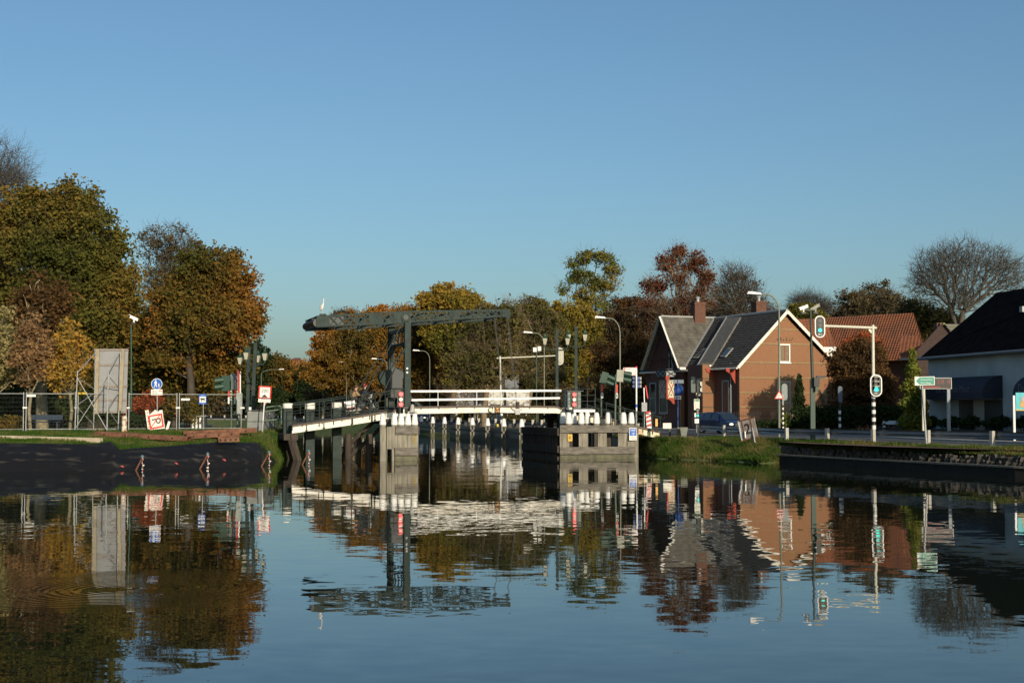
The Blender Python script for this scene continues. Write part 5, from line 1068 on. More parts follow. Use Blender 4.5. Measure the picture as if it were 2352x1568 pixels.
# green tube railing on the approach, white-topped posts
t = thing('tube_railing', 'green tube railing beside the parked bicycle on the approach', 'railing', tuple(P(640, 970, 84.5)))
def rl(pts, r, m=GREEND): mb = MB(); mb.tube(pts, r, m, 7); mb.build('rail', t)
GT = mat('tube_green', (.13, .19, .13), .5)
rl([P(606, 945, 84.2), P(666, 938, 84.2), P(666, 978, 84.2)], .045, GT); rl([P(606, 966, 84.2), P(664, 961, 84.2)], .04, GT); rl([P(607, 936, 86.5), P(640, 931, 86.5), P(646, 935, 86.5), P(646, 975, 86.5)], .045, GT)
for px, v, yt, yb2, lab in ((661, .6, 926, 937, 'white-topped steel post at the left end of the ramp'), (712, .6, 925, 939, 'white-topped steel post behind the ramp railing'), (774, .8, 924, 938, 'white-topped steel post halfway up the ramp')):
    p = S(px, yt, 2.2 if px > 665 else 1.5); q = S(px, yb2, 2.2 if px > 665 else 1.5); w0 = BM @ Vector((p.x, p.y, 0)); t = thing('gate_post', lab, 'post', (w0.x, w0.y, -.5 if px > 665 else ZL), 'white-topped posts by the ramp')
    mb = MB(BM); mb.b2((p.x - .26, p.y - .2, -1 if px > 665 else ZL - .2), (p.x + .26, p.y + .2, q.z), STEEL); mb.build('post', t)
    mb = MB(BM); mb.cyl((p.x, p.y, q.z), (p.x, p.y, p.z), .3, WHITED, n=16); mb.build('post_cap', t)
# bicycle
def bicycle(t, M, fr=BLACK):
    for x in (-.52, .52):
        mb = MB(M); n = 26
        for k in range(n):
            a0, a1 = 2 * math.pi * k / n, 2 * math.pi * (k + 1) / n; mb.cyl((x + .34 * math.cos(a0), 0, .35 + .34 * math.sin(a0)), (x + .34 * math.cos(a1), 0, .35 + .34 * math.sin(a1)), .016, BLACK, n=4, caps=False); mb.cyl((x + .315 * math.cos(a0), 0, .35 + .315 * math.sin(a0)), (x + .315 * math.cos(a1), 0, .35 + .315 * math.sin(a1)), .011, GALV, n=4, caps=False)
        for k in range(12): a0 = 2 * math.pi * k / 12; mb.cyl((x, 0, .35), (x + .31 * math.cos(a0), 0, .35 + .31 * math.sin(a0)), .003, GALV, n=3, caps=False)
        mb.build('wheel', t)
    mb = MB(M); j = {'r': (-.52, 0, .35), 'b': (-.08, 0, .3), 's': (-.2, 0, .82), 'h': (.32, 0, .85), 'f': (.52, 0, .35)}
    for a, b in (('r', 'b'), ('b', 's'), ('r', 's'), ('s', 'h'), ('b', 'h'), ('h', 'f')): mb.cyl(j[a], j[b], .017, fr, n=6)
    mb.build('frame', t); mb = MB(M); mb.cyl((-.2, 0, .82), (-.23, 0, .95), .014, GALV); mb.sphere((-.24, 0, .98), (.13, .08, .035), BLACK, 8, 5); mb.build('saddle', t)
    mb = MB(M); mb.cyl((.32, 0, .85), (.29, 0, 1.02), .014, GALV); mb.tube([(.15, -.27, 1.04), (.3, -.2, 1.03), (.3, .2, 1.03), (.15, .27, 1.04)], .014, BLACK, 5); mb.build('handlebar', t)
    mb = MB(M); mb.b2((-.8, -.06, .72), (-.3, .06, .735), BLACK); mb.cyl((-.75, 0, .72), (-.55, 0, .35), .008, BLACK); mb.build('carrier', t)
g_ = P(602, 980, 86.0); zB = ZL + .05; t = thing('bicycle', 'dark bicycle with silver wheel rims behind the tube railing', 'bicycle', (g_.x, 86, zB)); bicycle(t, FR((P(607, 980, 85.6).x, 85.6, zB)) )
# people ------------------------------------------------------------
def person(lab, loc, yaw, J, top, leg, hair=(.05, .03, .02), hairm=None, extra=None, scale=1.0, group=None):
    t = thing('person', lab, 'person', loc, group); t.rotation_euler = (0, 0, yaw)
    Wd = {'stand': dict(hip=(0, 0, .93), chest=(0, 0, 1.3), neck=(0, 0, 1.5), head=(0.01, 0, 1.66), kl=(.03, .1, .5), fl=(0, .11, .08), kr=(.05, -.1, .5), frr=(-.02, -.11, .08), el=(.0, .28, 1.15), hl=(.15, .27, .95), er=(0, -.28, 1.15), hr=(.15, -.27, .95))}
    D = dict(Wd['stand']); D.update(J); V = {k: Vector(v) * scale for k, v in D.items()}
    sl, sr = V['chest'] + Vector((0, .19, .1)) * scale, V['chest'] + Vector((0, -.19, .1)) * scale; hl2, hr2 = V['hip'] + Vector((0, .1, -.02)), V['hip'] + Vector((0, -.1, -.02))
    pts = [V['hip'], V['chest'], V['neck'], V['head'], V['head'] + Vector((0, 0, .1)), hl2, V['kl'], V['fl'], V['fl'] + Vector((.16, 0, -.03)), hr2, V['kr'], V['frr'], V['frr'] + Vector((.16, 0, -.03)), sl, V['el'], V['hl'], V['hl'] + Vector((.08, 0, -.02)), sr, V['er'], V['hr'], V['hr'] + Vector((.08, 0, -.02))]
    ed = [(0, 1), (1, 2), (2, 3), (3, 4), (0, 5), (5, 6), (6, 7), (7, 8), (0, 9), (9, 10), (10, 11), (11, 12), (1, 13), (13, 14), (14, 15), (15, 16), (1, 17), (17, 18), (18, 19), (19, 20)]
    rd = [.14, .15, .06, .095, .08, .09, .065, .05, .04, .09, .065, .05, .04, .07, .05, .035, .035, .07, .05, .035, .035]
    skin('body', pts, ed, [r * scale for r in rd], SKINM, t)
    skin('jacket', [V['hip'], V['chest'], V['neck'] - Vector((0, 0, .05)), sl, V['el'], V['hl'].lerp(V['el'], .12), sr, V['er'], V['hr'].lerp(V['er'], .12)], [(0, 1), (1, 2), (1, 3), (3, 4), (4, 5), (1, 6), (6, 7), (7, 8)], [r * scale for r in (.17, .19, .09, .095, .07, .052, .095, .07, .052)], top, t)
    skin('trousers', [V['hip'], hl2, V['kl'], V['fl'] + Vector((0, 0, .04)), hr2, V['kr'], V['frr'] + Vector((0, 0, .04))], [(0, 1), (1, 2), (2, 3), (0, 4), (4, 5), (5, 6)], [r * scale for r in (.155, .11, .085, .07, .11, .085, .07)], leg, t)
    hm = hairm or mat('hair_dark', hair, .8); mb = MB(); h = V['head'] + Vector((-.02, 0, .08)); mb.sphere(tuple(h), (.115 * scale, .105 * scale, .11 * scale), hm, 10, 7)
    o = mb.build('hair' if hairm is None else 'helmet', None, origin=(0, 0, 0)); o.parent = t; o.location = (0, 0, 0)
    mb = MB(); f = V['head'] + Vector((.095, 0, .03)) * scale; mb.sphere(tuple(f), (.03, .02, .035), SKINM, 6, 5)
    for s in (-1, 1): mb.sphere((f.x - .005, f.y + s * .035, f.z + .035), (.012, .014, .01), BLACK, 6, 4)
    mb.b2((f.x - .005, f.y - .03, f.z - .06), (f.x + .006, f.y + .03, f.z - .048), mat('lips', (.35, .12, .1), .6)); o = mb.build('face', None, origin=(0, 0, 0)); o.parent = t; o.location = (0, 0, 0)
    if extra: extra(t, V)
    return t
NAVY = mat('cloth_navy', (.02, .025, .04), .9, var=.2); OLIVE = mat('cloth_olive', (.06, .055, .03), .9, var=.2); TAN = mat('cloth_tan', (.33, .21, .11), .9, var=.1); DARK = mat('cloth_dark', (.02, .02, .022), .9, var=.2); JEAN = mat('cloth_jeans', (.03, .045, .08), .9, var=.15)
ride = dict(hip=(-.2, 0, .98), chest=(.02, 0, 1.33), neck=(.1, 0, 1.52), head=(.15, 0, 1.65), kl=(.18, .12, .75), fl=(.0, .12, .35), kr=(.1, -.12, .62), frr=(-.05, -.12, .22), el=(.15, .26, 1.15), hl=(.32, .24, 1.08), er=(.15, -.26, 1.15), hr=(.32, -.24, 1.08))
person('cyclist in dark clothes sitting on the bicycle behind the 200 sign', (P(604, 980, 85.6).x, 85.6, zB), 0, ride, DARK, JEAN, scale=.98)
# motorcycle with two riders on the ramp
mc = S(833, 945, 1.9); zz = np.interp(mc.x, [A0.x, A1.x, A2.x], [A0.z, A1.z, A2.z]) + .1; mw = BM @ Vector((mc.x, 1.9, zz)); slope = math.atan2(A2.z - A1.z, A2.x - A1.x)
t = thing('motorcycle', 'touring motorcycle with white panniers riding up the left ramp', 'motorcycle', tuple(mw)); MM = Matrix.Translation(mw) @ Matrix.Rotation(BA, 4, 'Z') @ Matrix.Rotation(-slope, 4, 'Y')
for x in (-.72, .74):
    mb = MB(MM); n = 22
    for k in range(n):
        a0, a1 = 2 * math.pi * k / n, 2 * math.pi * (k + 1) / n; mb.cyl((x + .27 * math.cos(a0), 0, .32 + .27 * math.sin(a0)), (x + .27 * math.cos(a1), 0, .32 + .27 * math.sin(a1)), .055, BLACK, n=7, caps=False)
    for k in range(8): a0 = 2 * math.pi * k / 8; mb.cyl((x, 0, .32), (x + .24 * math.cos(a0), 0, .32 + .24 * math.sin(a0)), .012, GALV, n=4)
    mb.build('wheel', t)
mb = MB(MM); mb.sphere((.0, 0, .5), (.38, .16, .24), STEELD, 12, 8); mb.sphere((.15, 0, .86), (.3, .15, .15), NAVY, 12, 8); mb.beam((-.75, 0, .75), (-.1, 0, .8), .26, .1, BLACK); mb.cyl((.74, 0, .32), (.48, 0, 1.0), .035, GALV); mb.cyl((-.72, .13, .3), (-.05, .15, .28), .05, GALV); mb.cyl((-.75, -.16, .3), (-.05, -.16, .28), .05, GALV); mb.build('frame', t)
mb = MB(MM); mb.sphere((.62, 0, .95), (.1, .12, .11), WHITE, 10, 7); mb.build('headlight', t)
for y in (-.34, .18): mb = MB(MM); mb.b2((-.95, y, .5), (-.42, y + .17, .88), WHITE); mb.b2((-.93, y - .005, .47), (-.44, y + .17, .5), RED); mb.build('pannier', t)
mb = MB(MM); mb.tube([(.35, -.36, 1.08), (.48, -.2, 1.05), (.48, .2, 1.05), (.35, .36, 1.08)], .018, BLACK, 6); mb.build('handlebar', t)
sit = dict(hip=(-.1, 0, .9), chest=(.02, 0, 1.24), neck=(.08, 0, 1.42), head=(.12, 0, 1.55), kl=(.32, .2, .75), fl=(.12, .2, .35), kr=(.32, -.2, .75), frr=(.12, -.2, .35), el=(.22, .3, 1.1), hl=(.42, .33, 1.08), er=(.22, -.3, 1.1), hr=(.42, -.33, 1.08))
def rucksack(t, V):
    mb = MB(); mb.sphere((V['chest'].x - .24, 0, V['chest'].z - .02), (.13, .17, .24), OLIVE, 10, 8); o = mb.build('backpack', None, origin=(0, 0, 0)); o.parent = t; o.location = (0, 0, 0)
rw = BM @ Vector((mc.x + .02, 1.9, zz + .02)); pw = BM @ Vector((mc.x - .5, 1.9, zz + .0))
person('motorcycle rider in a dark navy jacket leaning over the handlebar', tuple(rw), BA, sit, NAVY, DARK, hairm=mat('helmet_red', (.35, .06, .05), .3), scale=1.04)
person('pillion passenger with tan sleeves and an olive backpack', tuple(pw), BA, sit, TAN, DARK, hairm=mat('hair_brown', (.10, .05, .025), .8), extra=rucksack, scale=1.0)
# camera pole left
def cctv(t, c, d, m=WHITE):
    mb = MB(); c = Vector(c); d = Vector(d).normalized(); mb.beam(c - d * .26, c + d * .26, .15, .15, m); mb.beam(c - d * .26 + Vector((0, 0, .09)), c + d * .33 + Vector((0, 0, .09)), .18, .025, m); mb.build('camera_housing', t); mb = MB(); mb.cyl(c + Vector((0, 0, -.3)), c + Vector((0, 0, -.08)), .05, m); mb.b2((c.x - .12, c.y - .08, c.z - .35), (c.x + .12, c.y + .08, c.z - .25), STEELD); mb.build('bracket', t)
Y = 87; a = P(300, 985, Y); b = P(301, 745, Y); t = thing('camera_pole', 'dark green pole with a white surveillance camera right of the billboard', 'camera pole', (a.x, Y, ZL))
mb = MB(); mb.cyl((a.x, Y, ZL), (a.x, Y, P(0, 870, Y).z), .085, GREEND, n=10); mb.cyl((a.x, Y, P(0, 870, Y).z), b, .055, GREEND, n=10); mb.build('pole', t); c = P(307.5, 731, Y); cctv(t, c, (-.9, -.3, .42)); 
# far terrace left of the bridge, small white posts of the far guard rail
D = 272; t = thing('terrace_block', 'brick apartment terrace coloured as in shade with an orange roofed top storey far behind', 'building', tuple(P(700, 960, D)))
mb = MB(); a, b = P(648, 850, D), P(735, 850, D); mb.b2((a.x, D, .9), (b.x, D + 12, a.z), BRICKD); mb.build('wall', t)  # lower storeys lie in shade, put into the brick colour
mb = MB(); a, b = P(661, 849, D), P(688, 836, D); mb.b2((a.x, D + .2, a.z), (b.x, D + 8, b.z + .6), mat('orange_brick', (.36, .13, .07), .9)); mb.build('upper_wall', t)
mb = MB(); r0, r1 = P(660, 836, D), P(689, 827, D); mb.add([(r0.x - .3, D, r0.z + .6), (r1.x + .3, D, r0.z + .6), (r1.x - .5, D + 4, r1.z + .6), (r0.x + .8, D + 4, r1.z + .6)], [(0, 1, 2, 3)], TILEO); mb.build('roof', t)
for i, (px, py, w_, h_) in enumerate(((679, 842, 1.0, .9), (683.5, 842, .5, .9), (672, 862, .9, 1.3), (658, 891, 1.2, 1.0), (717, 887, 1.0, 1.8), (729, 886, .8, 1.6), (665, 862, .5, 1.2), (718, 912, 1.2, 1.2), (655, 912, 1.0, 1.0))):
    p = P(px, py, D - .1); mb = MB(FR(p)); mb.rect(0, 0, w_, h_, -.03, .02, mat('frame_far', (.45, .46, .47), .7)); wf = mb.build('window', t); mb = MB(FR(p)); mb.rect(0, 0, w_ * .7, h_ * .8, -.05, -.03, GLASS); mb.build('pane', wf)
# ================================================================== RIGHT BANK
# guard rail: posts along the water side of the road
RAILP = [(2600, 1042), (2440, 1035), (2280.5, 1028), (2132.5, 1024.5), (2007, 1020.5), (1901, 1017), (1808, 1015), (1729, 1009), (1663.5, 1004), (1602.6, 1001)]
RG = [G(x, y, ZR) for x, y in RAILP]
def off3(line, d):
    o = off([(p.x, p.y) for p in line], d); return [Vector((q.x, q.y, ZR)) for q in o]
t = thing('guard_rail', 'steel guard rail with square posts along the road at the right', 'guard rail', tuple(RG[4]))
WB_ = mat('rail_steel', (.15, .17, .19), .38, metal=.6, var=.15, scale=2); PST = mat('rail_post_paint', (.42, .40, .34), .7, var=.12)
bk = off3(RG, .16)
def wbeam(line, par, z0=.42, z1=.76, m=WB_):
    mb = MB(); pr = [(0, 0), (.05, .04), (.05, .11), (0, .15), (0, .19), (.05, .23), (.05, .30), (0, .34)]; a = off3(line, 0); b = off3(line, .05)
    rows = [[(p + (q - p) * (x / .05) + Vector((0, 0, z0 + z))) for p, q in zip(a, b)] for x, z in pr]; n = len(a)
    mb.add([v for r_ in rows for v in r_], [(k * n + i, k * n + i + 1, (k + 1) * n + i + 1, (k + 1) * n + i) for k in range(len(rows) - 1) for i in range(n - 1)], m, True); mb.build('rail_beam', par)
wbeam(bk, t)
ext = [(9.0, 98, 0), (6.6, 110, 0), (3.6, 124, 0), (-.6, 139, 0), (-6, 156, 0)]
for i, p in enumerate(RG):
    tg = (RG[min(i + 1, len(RG) - 1)] - RG[max(i - 1, 0)]).normalized(); yaw = math.atan2(tg.y, tg.x); mb = MB(Matrix.Translation(p) @ Matrix.Rotation(yaw, 4, 'Z')); mb.b2((-.09, -.06, -.1), (.09, .12, .8), PST); mb.build('post', t)
# guard rail beyond the bridge: many small posts curving round the far bank
far = [Vector((x, y, ZR)) for x, y in ((9.4, 98), (8.0, 108), (5.2, 122.5), (1.2, 139), (-3.6, 156.5), (-17.2, 194), (-46, 240), (-98, 278))]
t = thing('guard_rail', 'dark guard rail with many posts coloured sunlit at the top curving along the far canal bank', 'guard rail', tuple(far[3]))
wbeam(far, t, .3, .64, BLACK); P_ = []
for a, b in zip(far[:-1], far[1:]):
    n = max(1, int((b - a).length / 3.3))
    for k in range(n): P_.append(a.lerp(b, k / n))
for p in P_[:88]: mb = MB(); mb.b2((p.x - .13, p.y - .42, ZR - .1), (p.x + .1, p.y - .3, ZR + .42), STEELD); mb.b2((p.x - .13, p.y - .42, ZR + .42), (p.x + .1, p.y - .3, ZR + .86), PST); mb.build('post', t)  # paler upper half stands for the sunlit part of each post
for i, px in enumerate((1000, 1034, 1070, 1106, 1138, 1172, 1190)):
    g_ = P(px, 980, 170 - (px - 1000) * .16); g_.z = ZR
    mb = MB(); mb.b2((g_.x - .15, g_.y - .1, .3), (g_.x + .15, g_.y + .1, 1.5), STEELD); o = mb.build('bank_post'); tag(o, '%s short dark post on the grass behind the white-capped row, from the left' % 'first second third fourth fifth sixth seventh'.split()[i], 'post', 'short dark posts on the far bank')
mb = MB(); g_ = P(1143, 985, 150); mb.b2((g_.x - .12, g_.y, 1), (g_.x + .1, g_.y + .1, 1.6), mat('yellow_bright', (.75, .62, .05), .5)); tag(mb.build('marker_post'), 'small bright yellow marker on the far bank', 'marker')
# retaining wall with basalt stones and ledge
def stonewall():
    line = resample([Vector((40, 33, 0)), Vector((21.95, 61.6, 0)), Vector((14.96, 77.8, 0)), Vector((14.2, 79.3, 0))], 160); mb = MB()
    a = off([(p.x, p.y) for p in line], -.35); b = off([(p.x, p.y) for p in line], .2); n = len(a)
    mb.add([(p.x, p.y, z) for q, z in ((a, -.8), (a, .42), (b, .42), (b, -.8)) for p in q], [(k * n + i, k * n + i + 1, (k + 1) * n + i + 1, (k + 1) * n + i) for k in range(3) for i in range(n - 1)], TIMBK)
    w0 = tag(mb.build('retaining_wall'), 'low dark timber retaining wall along the water at right', 'retaining wall')
    mb = MB(); a2 = off([(p.x, p.y) for p in line], -.42); b2_ = off([(p.x, p.y) for p in line], -.1)
    mb.add([(p.x, p.y, z) for q, z in ((a2, .38), (a2, .46), (b2_, .46)) for p in q], [(k * n + i, k * n + i + 1, (k + 1) * n + i + 1, (k + 1) * n + i) for k in range(2) for i in range(n - 1)], mat('ledge_wood', (.17, .15, .12), .9, var=.3)); mb.build('coping', w0)
    mb = MB(); g = np.random.default_rng(3); c = off([(p.x, p.y) for p in line], .25); L = 0
    for k in range(n - 1):
        p, q = c[k], c[k + 1]; d = (q - p)
        m = max(1, int(d.length / .26))
        for j in range(m):
            e = p + d * ((j + g.uniform(.2, .8)) / m)
            for lv in range(2):
                z = .5 + lv * .2 + g.uniform(-.04, .04); r_ = g.uniform(.09, .16); T = Matrix.Rotation(g.uniform(0, 3), 3, 'Z') @ Matrix.Rotation(g.uniform(-.5, .5), 3, 'X')
                mb.box((e.x + lv * .14 + g.uniform(-.05, .05), e.y + lv * .08, z), (r_ * 1.6, r_ * 1.5, r_ * 1.9), STONE, T)
    mb.build('basalt_stones')['kind'] = 'stuff'
stonewall()
# ------------------------------------------------------------------ brick house
GC0, GC1 = P(1699, 960, 122.0), P(1904, 960, 125.5); GU = (GC1 - GC0); GU.z = 0; GL_ = GU.length; GU.normalize(); HY = math.atan2(GU.y, GU.x)
HM = Matrix.Translation((GC0.x, GC0.y, 0)) @ Matrix.Rotation(HY, 4, 'Z'); HI = HM.inverted(); HV = Vector((-GU.y, GU.x, 0)); HO = Vector((GC0.x, GC0.y, 0))
def Hh(px, py, v=0.0): return HI @ PL(px, py, HO + HV * v, HV)       # plane parallel to the gable at depth v
def Hs(px, py, u=0.0): return HI @ PL(px, py, HO + GU * u, GU)       # plane parallel to the side wall
z0 = ZR; ap = Hh(1808, 713, -.4); le = Hh(1694, 842, -.4); re = Hh(1928, 840, -.4); W_ = Hh(1904, 960).x
LEN = Hs(1484, 848.7, 0).y; LEN = min(max(LEN, 14), 24)
house = thing('brick_house', 'brick house with a sunlit gable, dark tiled roof and red carved brackets', 'house', (HM @ Vector((W_ / 2, 0, z0)))[:])
mb = MB(HM); za = ap.z - .35; ze = le.z + .1; er = re.z + .1
gp_ = [(0, z0), (W_, z0), (W_, er + .35), (ap.x, za), (0, ze + .35)]
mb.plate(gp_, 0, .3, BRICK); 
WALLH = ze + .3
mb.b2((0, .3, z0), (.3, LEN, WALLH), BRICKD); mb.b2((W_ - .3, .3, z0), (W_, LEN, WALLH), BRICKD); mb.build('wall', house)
mb = MB(HM)                                   # brick bands on the gable
for py in (795 - 5, 758, 732, 833, 868, 902, 935):
    z = Hh(1750, {790: 789.5, 758: 756, 732: 732}.get(py, py)).z; xl = 0; xr = W_
    if z > ze + .35:
        xl = (z - (ze + .35)) / (za - ze - .35) * ap.x + .1; xr = W_ - (z - (er + .35)) / (za - er - .35) * (W_ - ap.x) - .1
    mb.b2((xl, -.012, z - .02), (xr, 0, z + .085), BAND); mb.b2((xl, -.014, z - .055), (xr, -.0, z - .02), BANDD)
    if z < ze: mb.b2((-.012, 0, z - .04), (0, LEN, z + .04), BANDD)
mb.build('brick_band', house)
def tiles(mb, A, B, C, D, m, du=.075, rows=.31, amp=.022, step=.05, pan=.25):
    """A lower-left, B lower-right, C upper-right, D upper-left of a slope"""
    A, B, C, D = map(Vector, (A, B, C, D)); h = ((D + C) / 2 - (A + B) / 2).length; nv = max(2, int(h / rows)); ax = (B - A).normalized(); up = (D - A); up = (up - ax * up.dot(ax)).normalized(); nn = ax.cross(up).normalized()
    if nn.z < 0: nn = -nn
    xs0 = min(0, (D - A).dot(ax)); xs1 = max((B - A).dot(ax), (C - A).dot(ax)); nu = int((xs1 - xs0) / du) + 2; us = np.linspace(xs0, xs1, nu); V = []; k = 0; rowl = []
    for j in range(nv):
        for f, e in ((0, step), (1, 0.0)):
            t_ = (j + f) / nv; l = A.lerp(D, t_); r_ = B.lerp(C, t_); ul, ur = (l - A).dot(ax), (r_ - A).dot(ax); base = A + up * ((l - A).dot(up))
            V += [base + ax * min(max(u, ul), ur) + nn * (e + amp * math.sin(2 * math.pi * u / pan)) for u in us]
    R_ = nv * 2; mb.add(V, [(j * nu + i, j * nu + i + 1, (j + 1) * nu + i + 1, (j + 1) * nu + i) for j in range(R_ - 1) for i in range(nu - 1)], m, False)
ov = .45
rl_ = Vector((le.x, -.4, le.z)); rr_ = Vector((re.x, -.4, re.z)); rt = Vector((ap.x, -.4, ap.z)); e2 = Vector((0, LEN + .8, 0))
mb = MB(HM); tiles(mb, rl_, rl_ + e2, rt + e2, rt, TILE); mb.build('roof', house)
mb = MB(HM); tiles(mb, rr_ + e2, rr_, rt, rt + e2, TILE); mb.add([rl_ - Vector((0, 0, .1)), rl_ + e2 - Vector((0, 0, .1)), rt + e2 - Vector((0, 0, .1)), rt - Vector((0, 0, .1)), rr_ - Vector((0, 0, .1)), rr_ + e2 - Vector((0, 0, .1))], [(0, 1, 2, 3), (3, 2, 5, 4)], TIMBD); mb.build('roof', house)
for a, b in ((rl_, rt), (rt, rr_)):
    mb = MB(HM); mb.beam(a + Vector((0, -.06, -.08)), b + Vector((0, -.06, -.08)), .06, .26, WHITED, up=(0, -.01, 1)); mb.build('bargeboard', house)
mb = MB(HM); mb.cyl(rt + Vector((0, 0, .03)), rt + e2 + Vector((0, 0, .03)), .13, GALV, n=8); mb.build('ridge', house)
mb = MB(HM); mb.cyl(rl_ + Vector((-.05, 0, -.12)), rl_ + e2 + Vector((-.05, 0, -.12)), .09, WHITED, n=8); mb.build('gutter', house)
nrm = (rt - rl_); nrm.y = 0; sl_up = nrm.normalized(); nn_ = Vector((-sl_up.z, 0, sl_up.x)); SLN = (rt - rl_).copy(); SLN.y = 0
def roofpt(px, py, lift=0.0):
    o = HM @ (rl_ + nn_ * lift); n_ = HM.to_3x3() @ nn_; return HI @ PL(px, py, o, n_)
# raised felt strip on the roof with white edge
mb = MB(HM); c = [roofpt(618, 843) if 0 else None]
def xp(cx, cy): return ((2350 + cx * .4464) / 1.6327, (1100 + cy * .4464) / 1.6327)      # crop 6 -> photo coordinates
q = [roofpt(*xp(600, 600), .18), roofpt(*xp(712, 602), .18), roofpt(*xp(955, 197), .18), roofpt(*xp(842, 200), .18)]
lo_ = [p - nn_ * .22 for p in q]; mb.add([tuple(p) for p in q + lo_], [(0, 1, 2, 3), (7, 6, 5, 4), (0, 4, 5, 1), (1, 5, 6, 2), (2, 6, 7, 3), (3, 7, 4, 0)], FELT); mb.build('felt_roof', house)
mb = MB(HM); mb.beam(q[0] + nn_ * .02, q[3] + nn_ * .02, .08, .14, GALV); mb.beam(q[0] + Vector((-.1, 0, -.05)), q[1] + Vector((-.1, 0, -.05)), .2, .14, WHITE); mb.build('roof_edge', house)
for (x0_, x1_) in (((553, 540), (585, 540, 682, 455)), ((783, 530), (0,))): pass
for cs in (((553, 541), (594, 541), (684, 456), (645, 461)), ((783, 531), (826, 531), (893, 455), (852, 455))):
    pts = [roofpt(*xp(*c_), .12) for c_ in cs]; mb = MB(HM); mb.add([tuple(p) for p in pts] + [tuple(p - nn_ * .14) for p in pts], [(0, 1, 2, 3), (0, 4, 5, 1), (1, 5, 6, 2), (2, 6, 7, 3), (3, 7, 4, 0)], mat('rooflight_frame', (.26, .25, .22), .6)); f = mb.build('roof_window', house)
    c_ = sum(pts, Vector()) / 4; mb = MB(HM); mb.add([tuple(c_ + (p - c_) * .72 + nn_ * .01) for p in pts], [(0, 1, 2, 3)], GLASSB); mb.build('pane', f)
# gable windows
def window(M, x, z, w_, h_, par, y=0, fr=WHITE, pane=BROWNW, bars=2, hb=1):
    mb = MB(M)
    for (cx, cz, a, b) in ((x - w_ / 2 + .06, z, .12, h_), (x + w_ / 2 - .06, z, .12, h_), (x, z + h_ / 2 - .06, w_ - .24, .12), (x, z - h_ / 2 + .06, w_ - .24, .12)): mb.rect(cx, cz, a, b, y - .06, y + .02, fr)
    mb.rect(x, z - h_ / 2 - .05, w_ + .14, .08, y - .12, y, fr); f = mb.build('window', par)
    mb = MB(M); mb.rect(x, z, w_ - .24, h_ - .24, y - .015, y - .005, GLASS)
    if pane is not GLASS: mb.rect(x, z, w_ - .3, h_ - .3, y - .02, y - .0151, pane)
    g_ = mb.build('pane', f); mb = MB(M)
    for k in range(1, bars): mb.rect(x - w_ / 2 + w_ * k / bars, z, .06, h_ - .24, y - .05, y - .02, fr if pane is GLASS else REDD)
    for k in range(1, hb + 1): mb.rect(x, z + h_ * (.5 - k / (hb + 1)), w_ - .24, .06, y - .048, y - .02, fr if pane is GLASS else REDD)
    mb.build('glazing_bar', f); return f
BV_ = mat('blind_tan', (.20, .15, .09), .8, var=.15)
c_ = Hh(1801.5, 811); a_ = Hh(1789, 790); b_ = Hh(1815, 833); window(HM, c_.x, c_.z, abs(b_.x - a_.x), abs(a_.z - b_.z), house, pane=BV_, hb=0)
c_ = Hh(1800, 925); a_ = Hh(1784.5, 875); b_ = Hh(1816, 975); window(HM, c_.x, c_.z, abs(b_.x - a_.x), abs(a_.z - b_.z), house, fr=mat('frame_grey', (.30, .33, .33), .6), pane=GLASS, hb=1, bars=1)
mb = MB(HM)
for px in (1788, 1794, 1800, 1806, 1812, 1817):
    for y0_, y1_ in ((783, 775 if px % 4 else 778), (871, 863 if px % 4 else 866)):
        a_, b_ = Hh(px, y0_), Hh(px + (px - 1802) * .25, y1_); mb.beam(a_ + Vector((0, -.02, 0)), b_ + Vector((0, -.02, 0)), .09, .03, BANDD)
mb.build('brick_arch', house)
# side wall (faces left): windows, posts and brackets
SM_ = HM @ Matrix.Rotation(-math.pi / 2, 4, 'Z')      # local x -> along -v ... side frame: x = -depth
def side(px, py): p = Hs(px, py, 0.0); return p
for px, y0_, y1_, w_ in ((1667, 873, 968, 1.0), (1611, 0, 0, 0)):
    if not w_: continue
    a_, b_ = side(px, y0_), side(px, y1_); c_ = (a_ + b_) / 2; window(SM_, -c_.y, c_.z, 1.15, a_.z - b_.z, house, pane=BROWNW, hb=2, fr=mat('frame_grey', (.30, .33, .33), .6))
for px in (1628, 1642, 1688, 1607):
    a_ = side(px, 843); mb = MB(HM); y_ = a_.y; zc_ = a_.z - .1
    mb.add([(0, y_ - .06, zc_), (-.95, y_ - .06, zc_), (-.9, y_ - .06, zc_ - .25), (-.45, y_ - .06, zc_ - .5), (-.25, y_ - .06, zc_ - .95), (0, y_ - .06, zc_ - 1.35), (0, y_ + .06, zc_), (-.95, y_ + .06, zc_), (-.9, y_ + .06, zc_ - .25), (-.45, y_ + .06, zc_ - .5), (-.25, y_ + .06, zc_ - .95), (0, y_ + .06, zc_ - 1.35)],
           [(5, 4, 3, 2, 1, 0), (6, 7, 8, 9, 10, 11)] + [(i, i + 6, (i + 1) % 6 + 6, (i + 1) % 6) for i in range(6)][::1], REDD); mb.build('bracket', house)
mb = MB(HM)
for px in (1634, 1680): a_ = side(px, 850); mb.cyl((-.08, a_.y, z0), (-.08, a_.y, WALLH), .05, GALV if px == 1680 else STEELD, n=6)
mb.build('drainpipe', house)
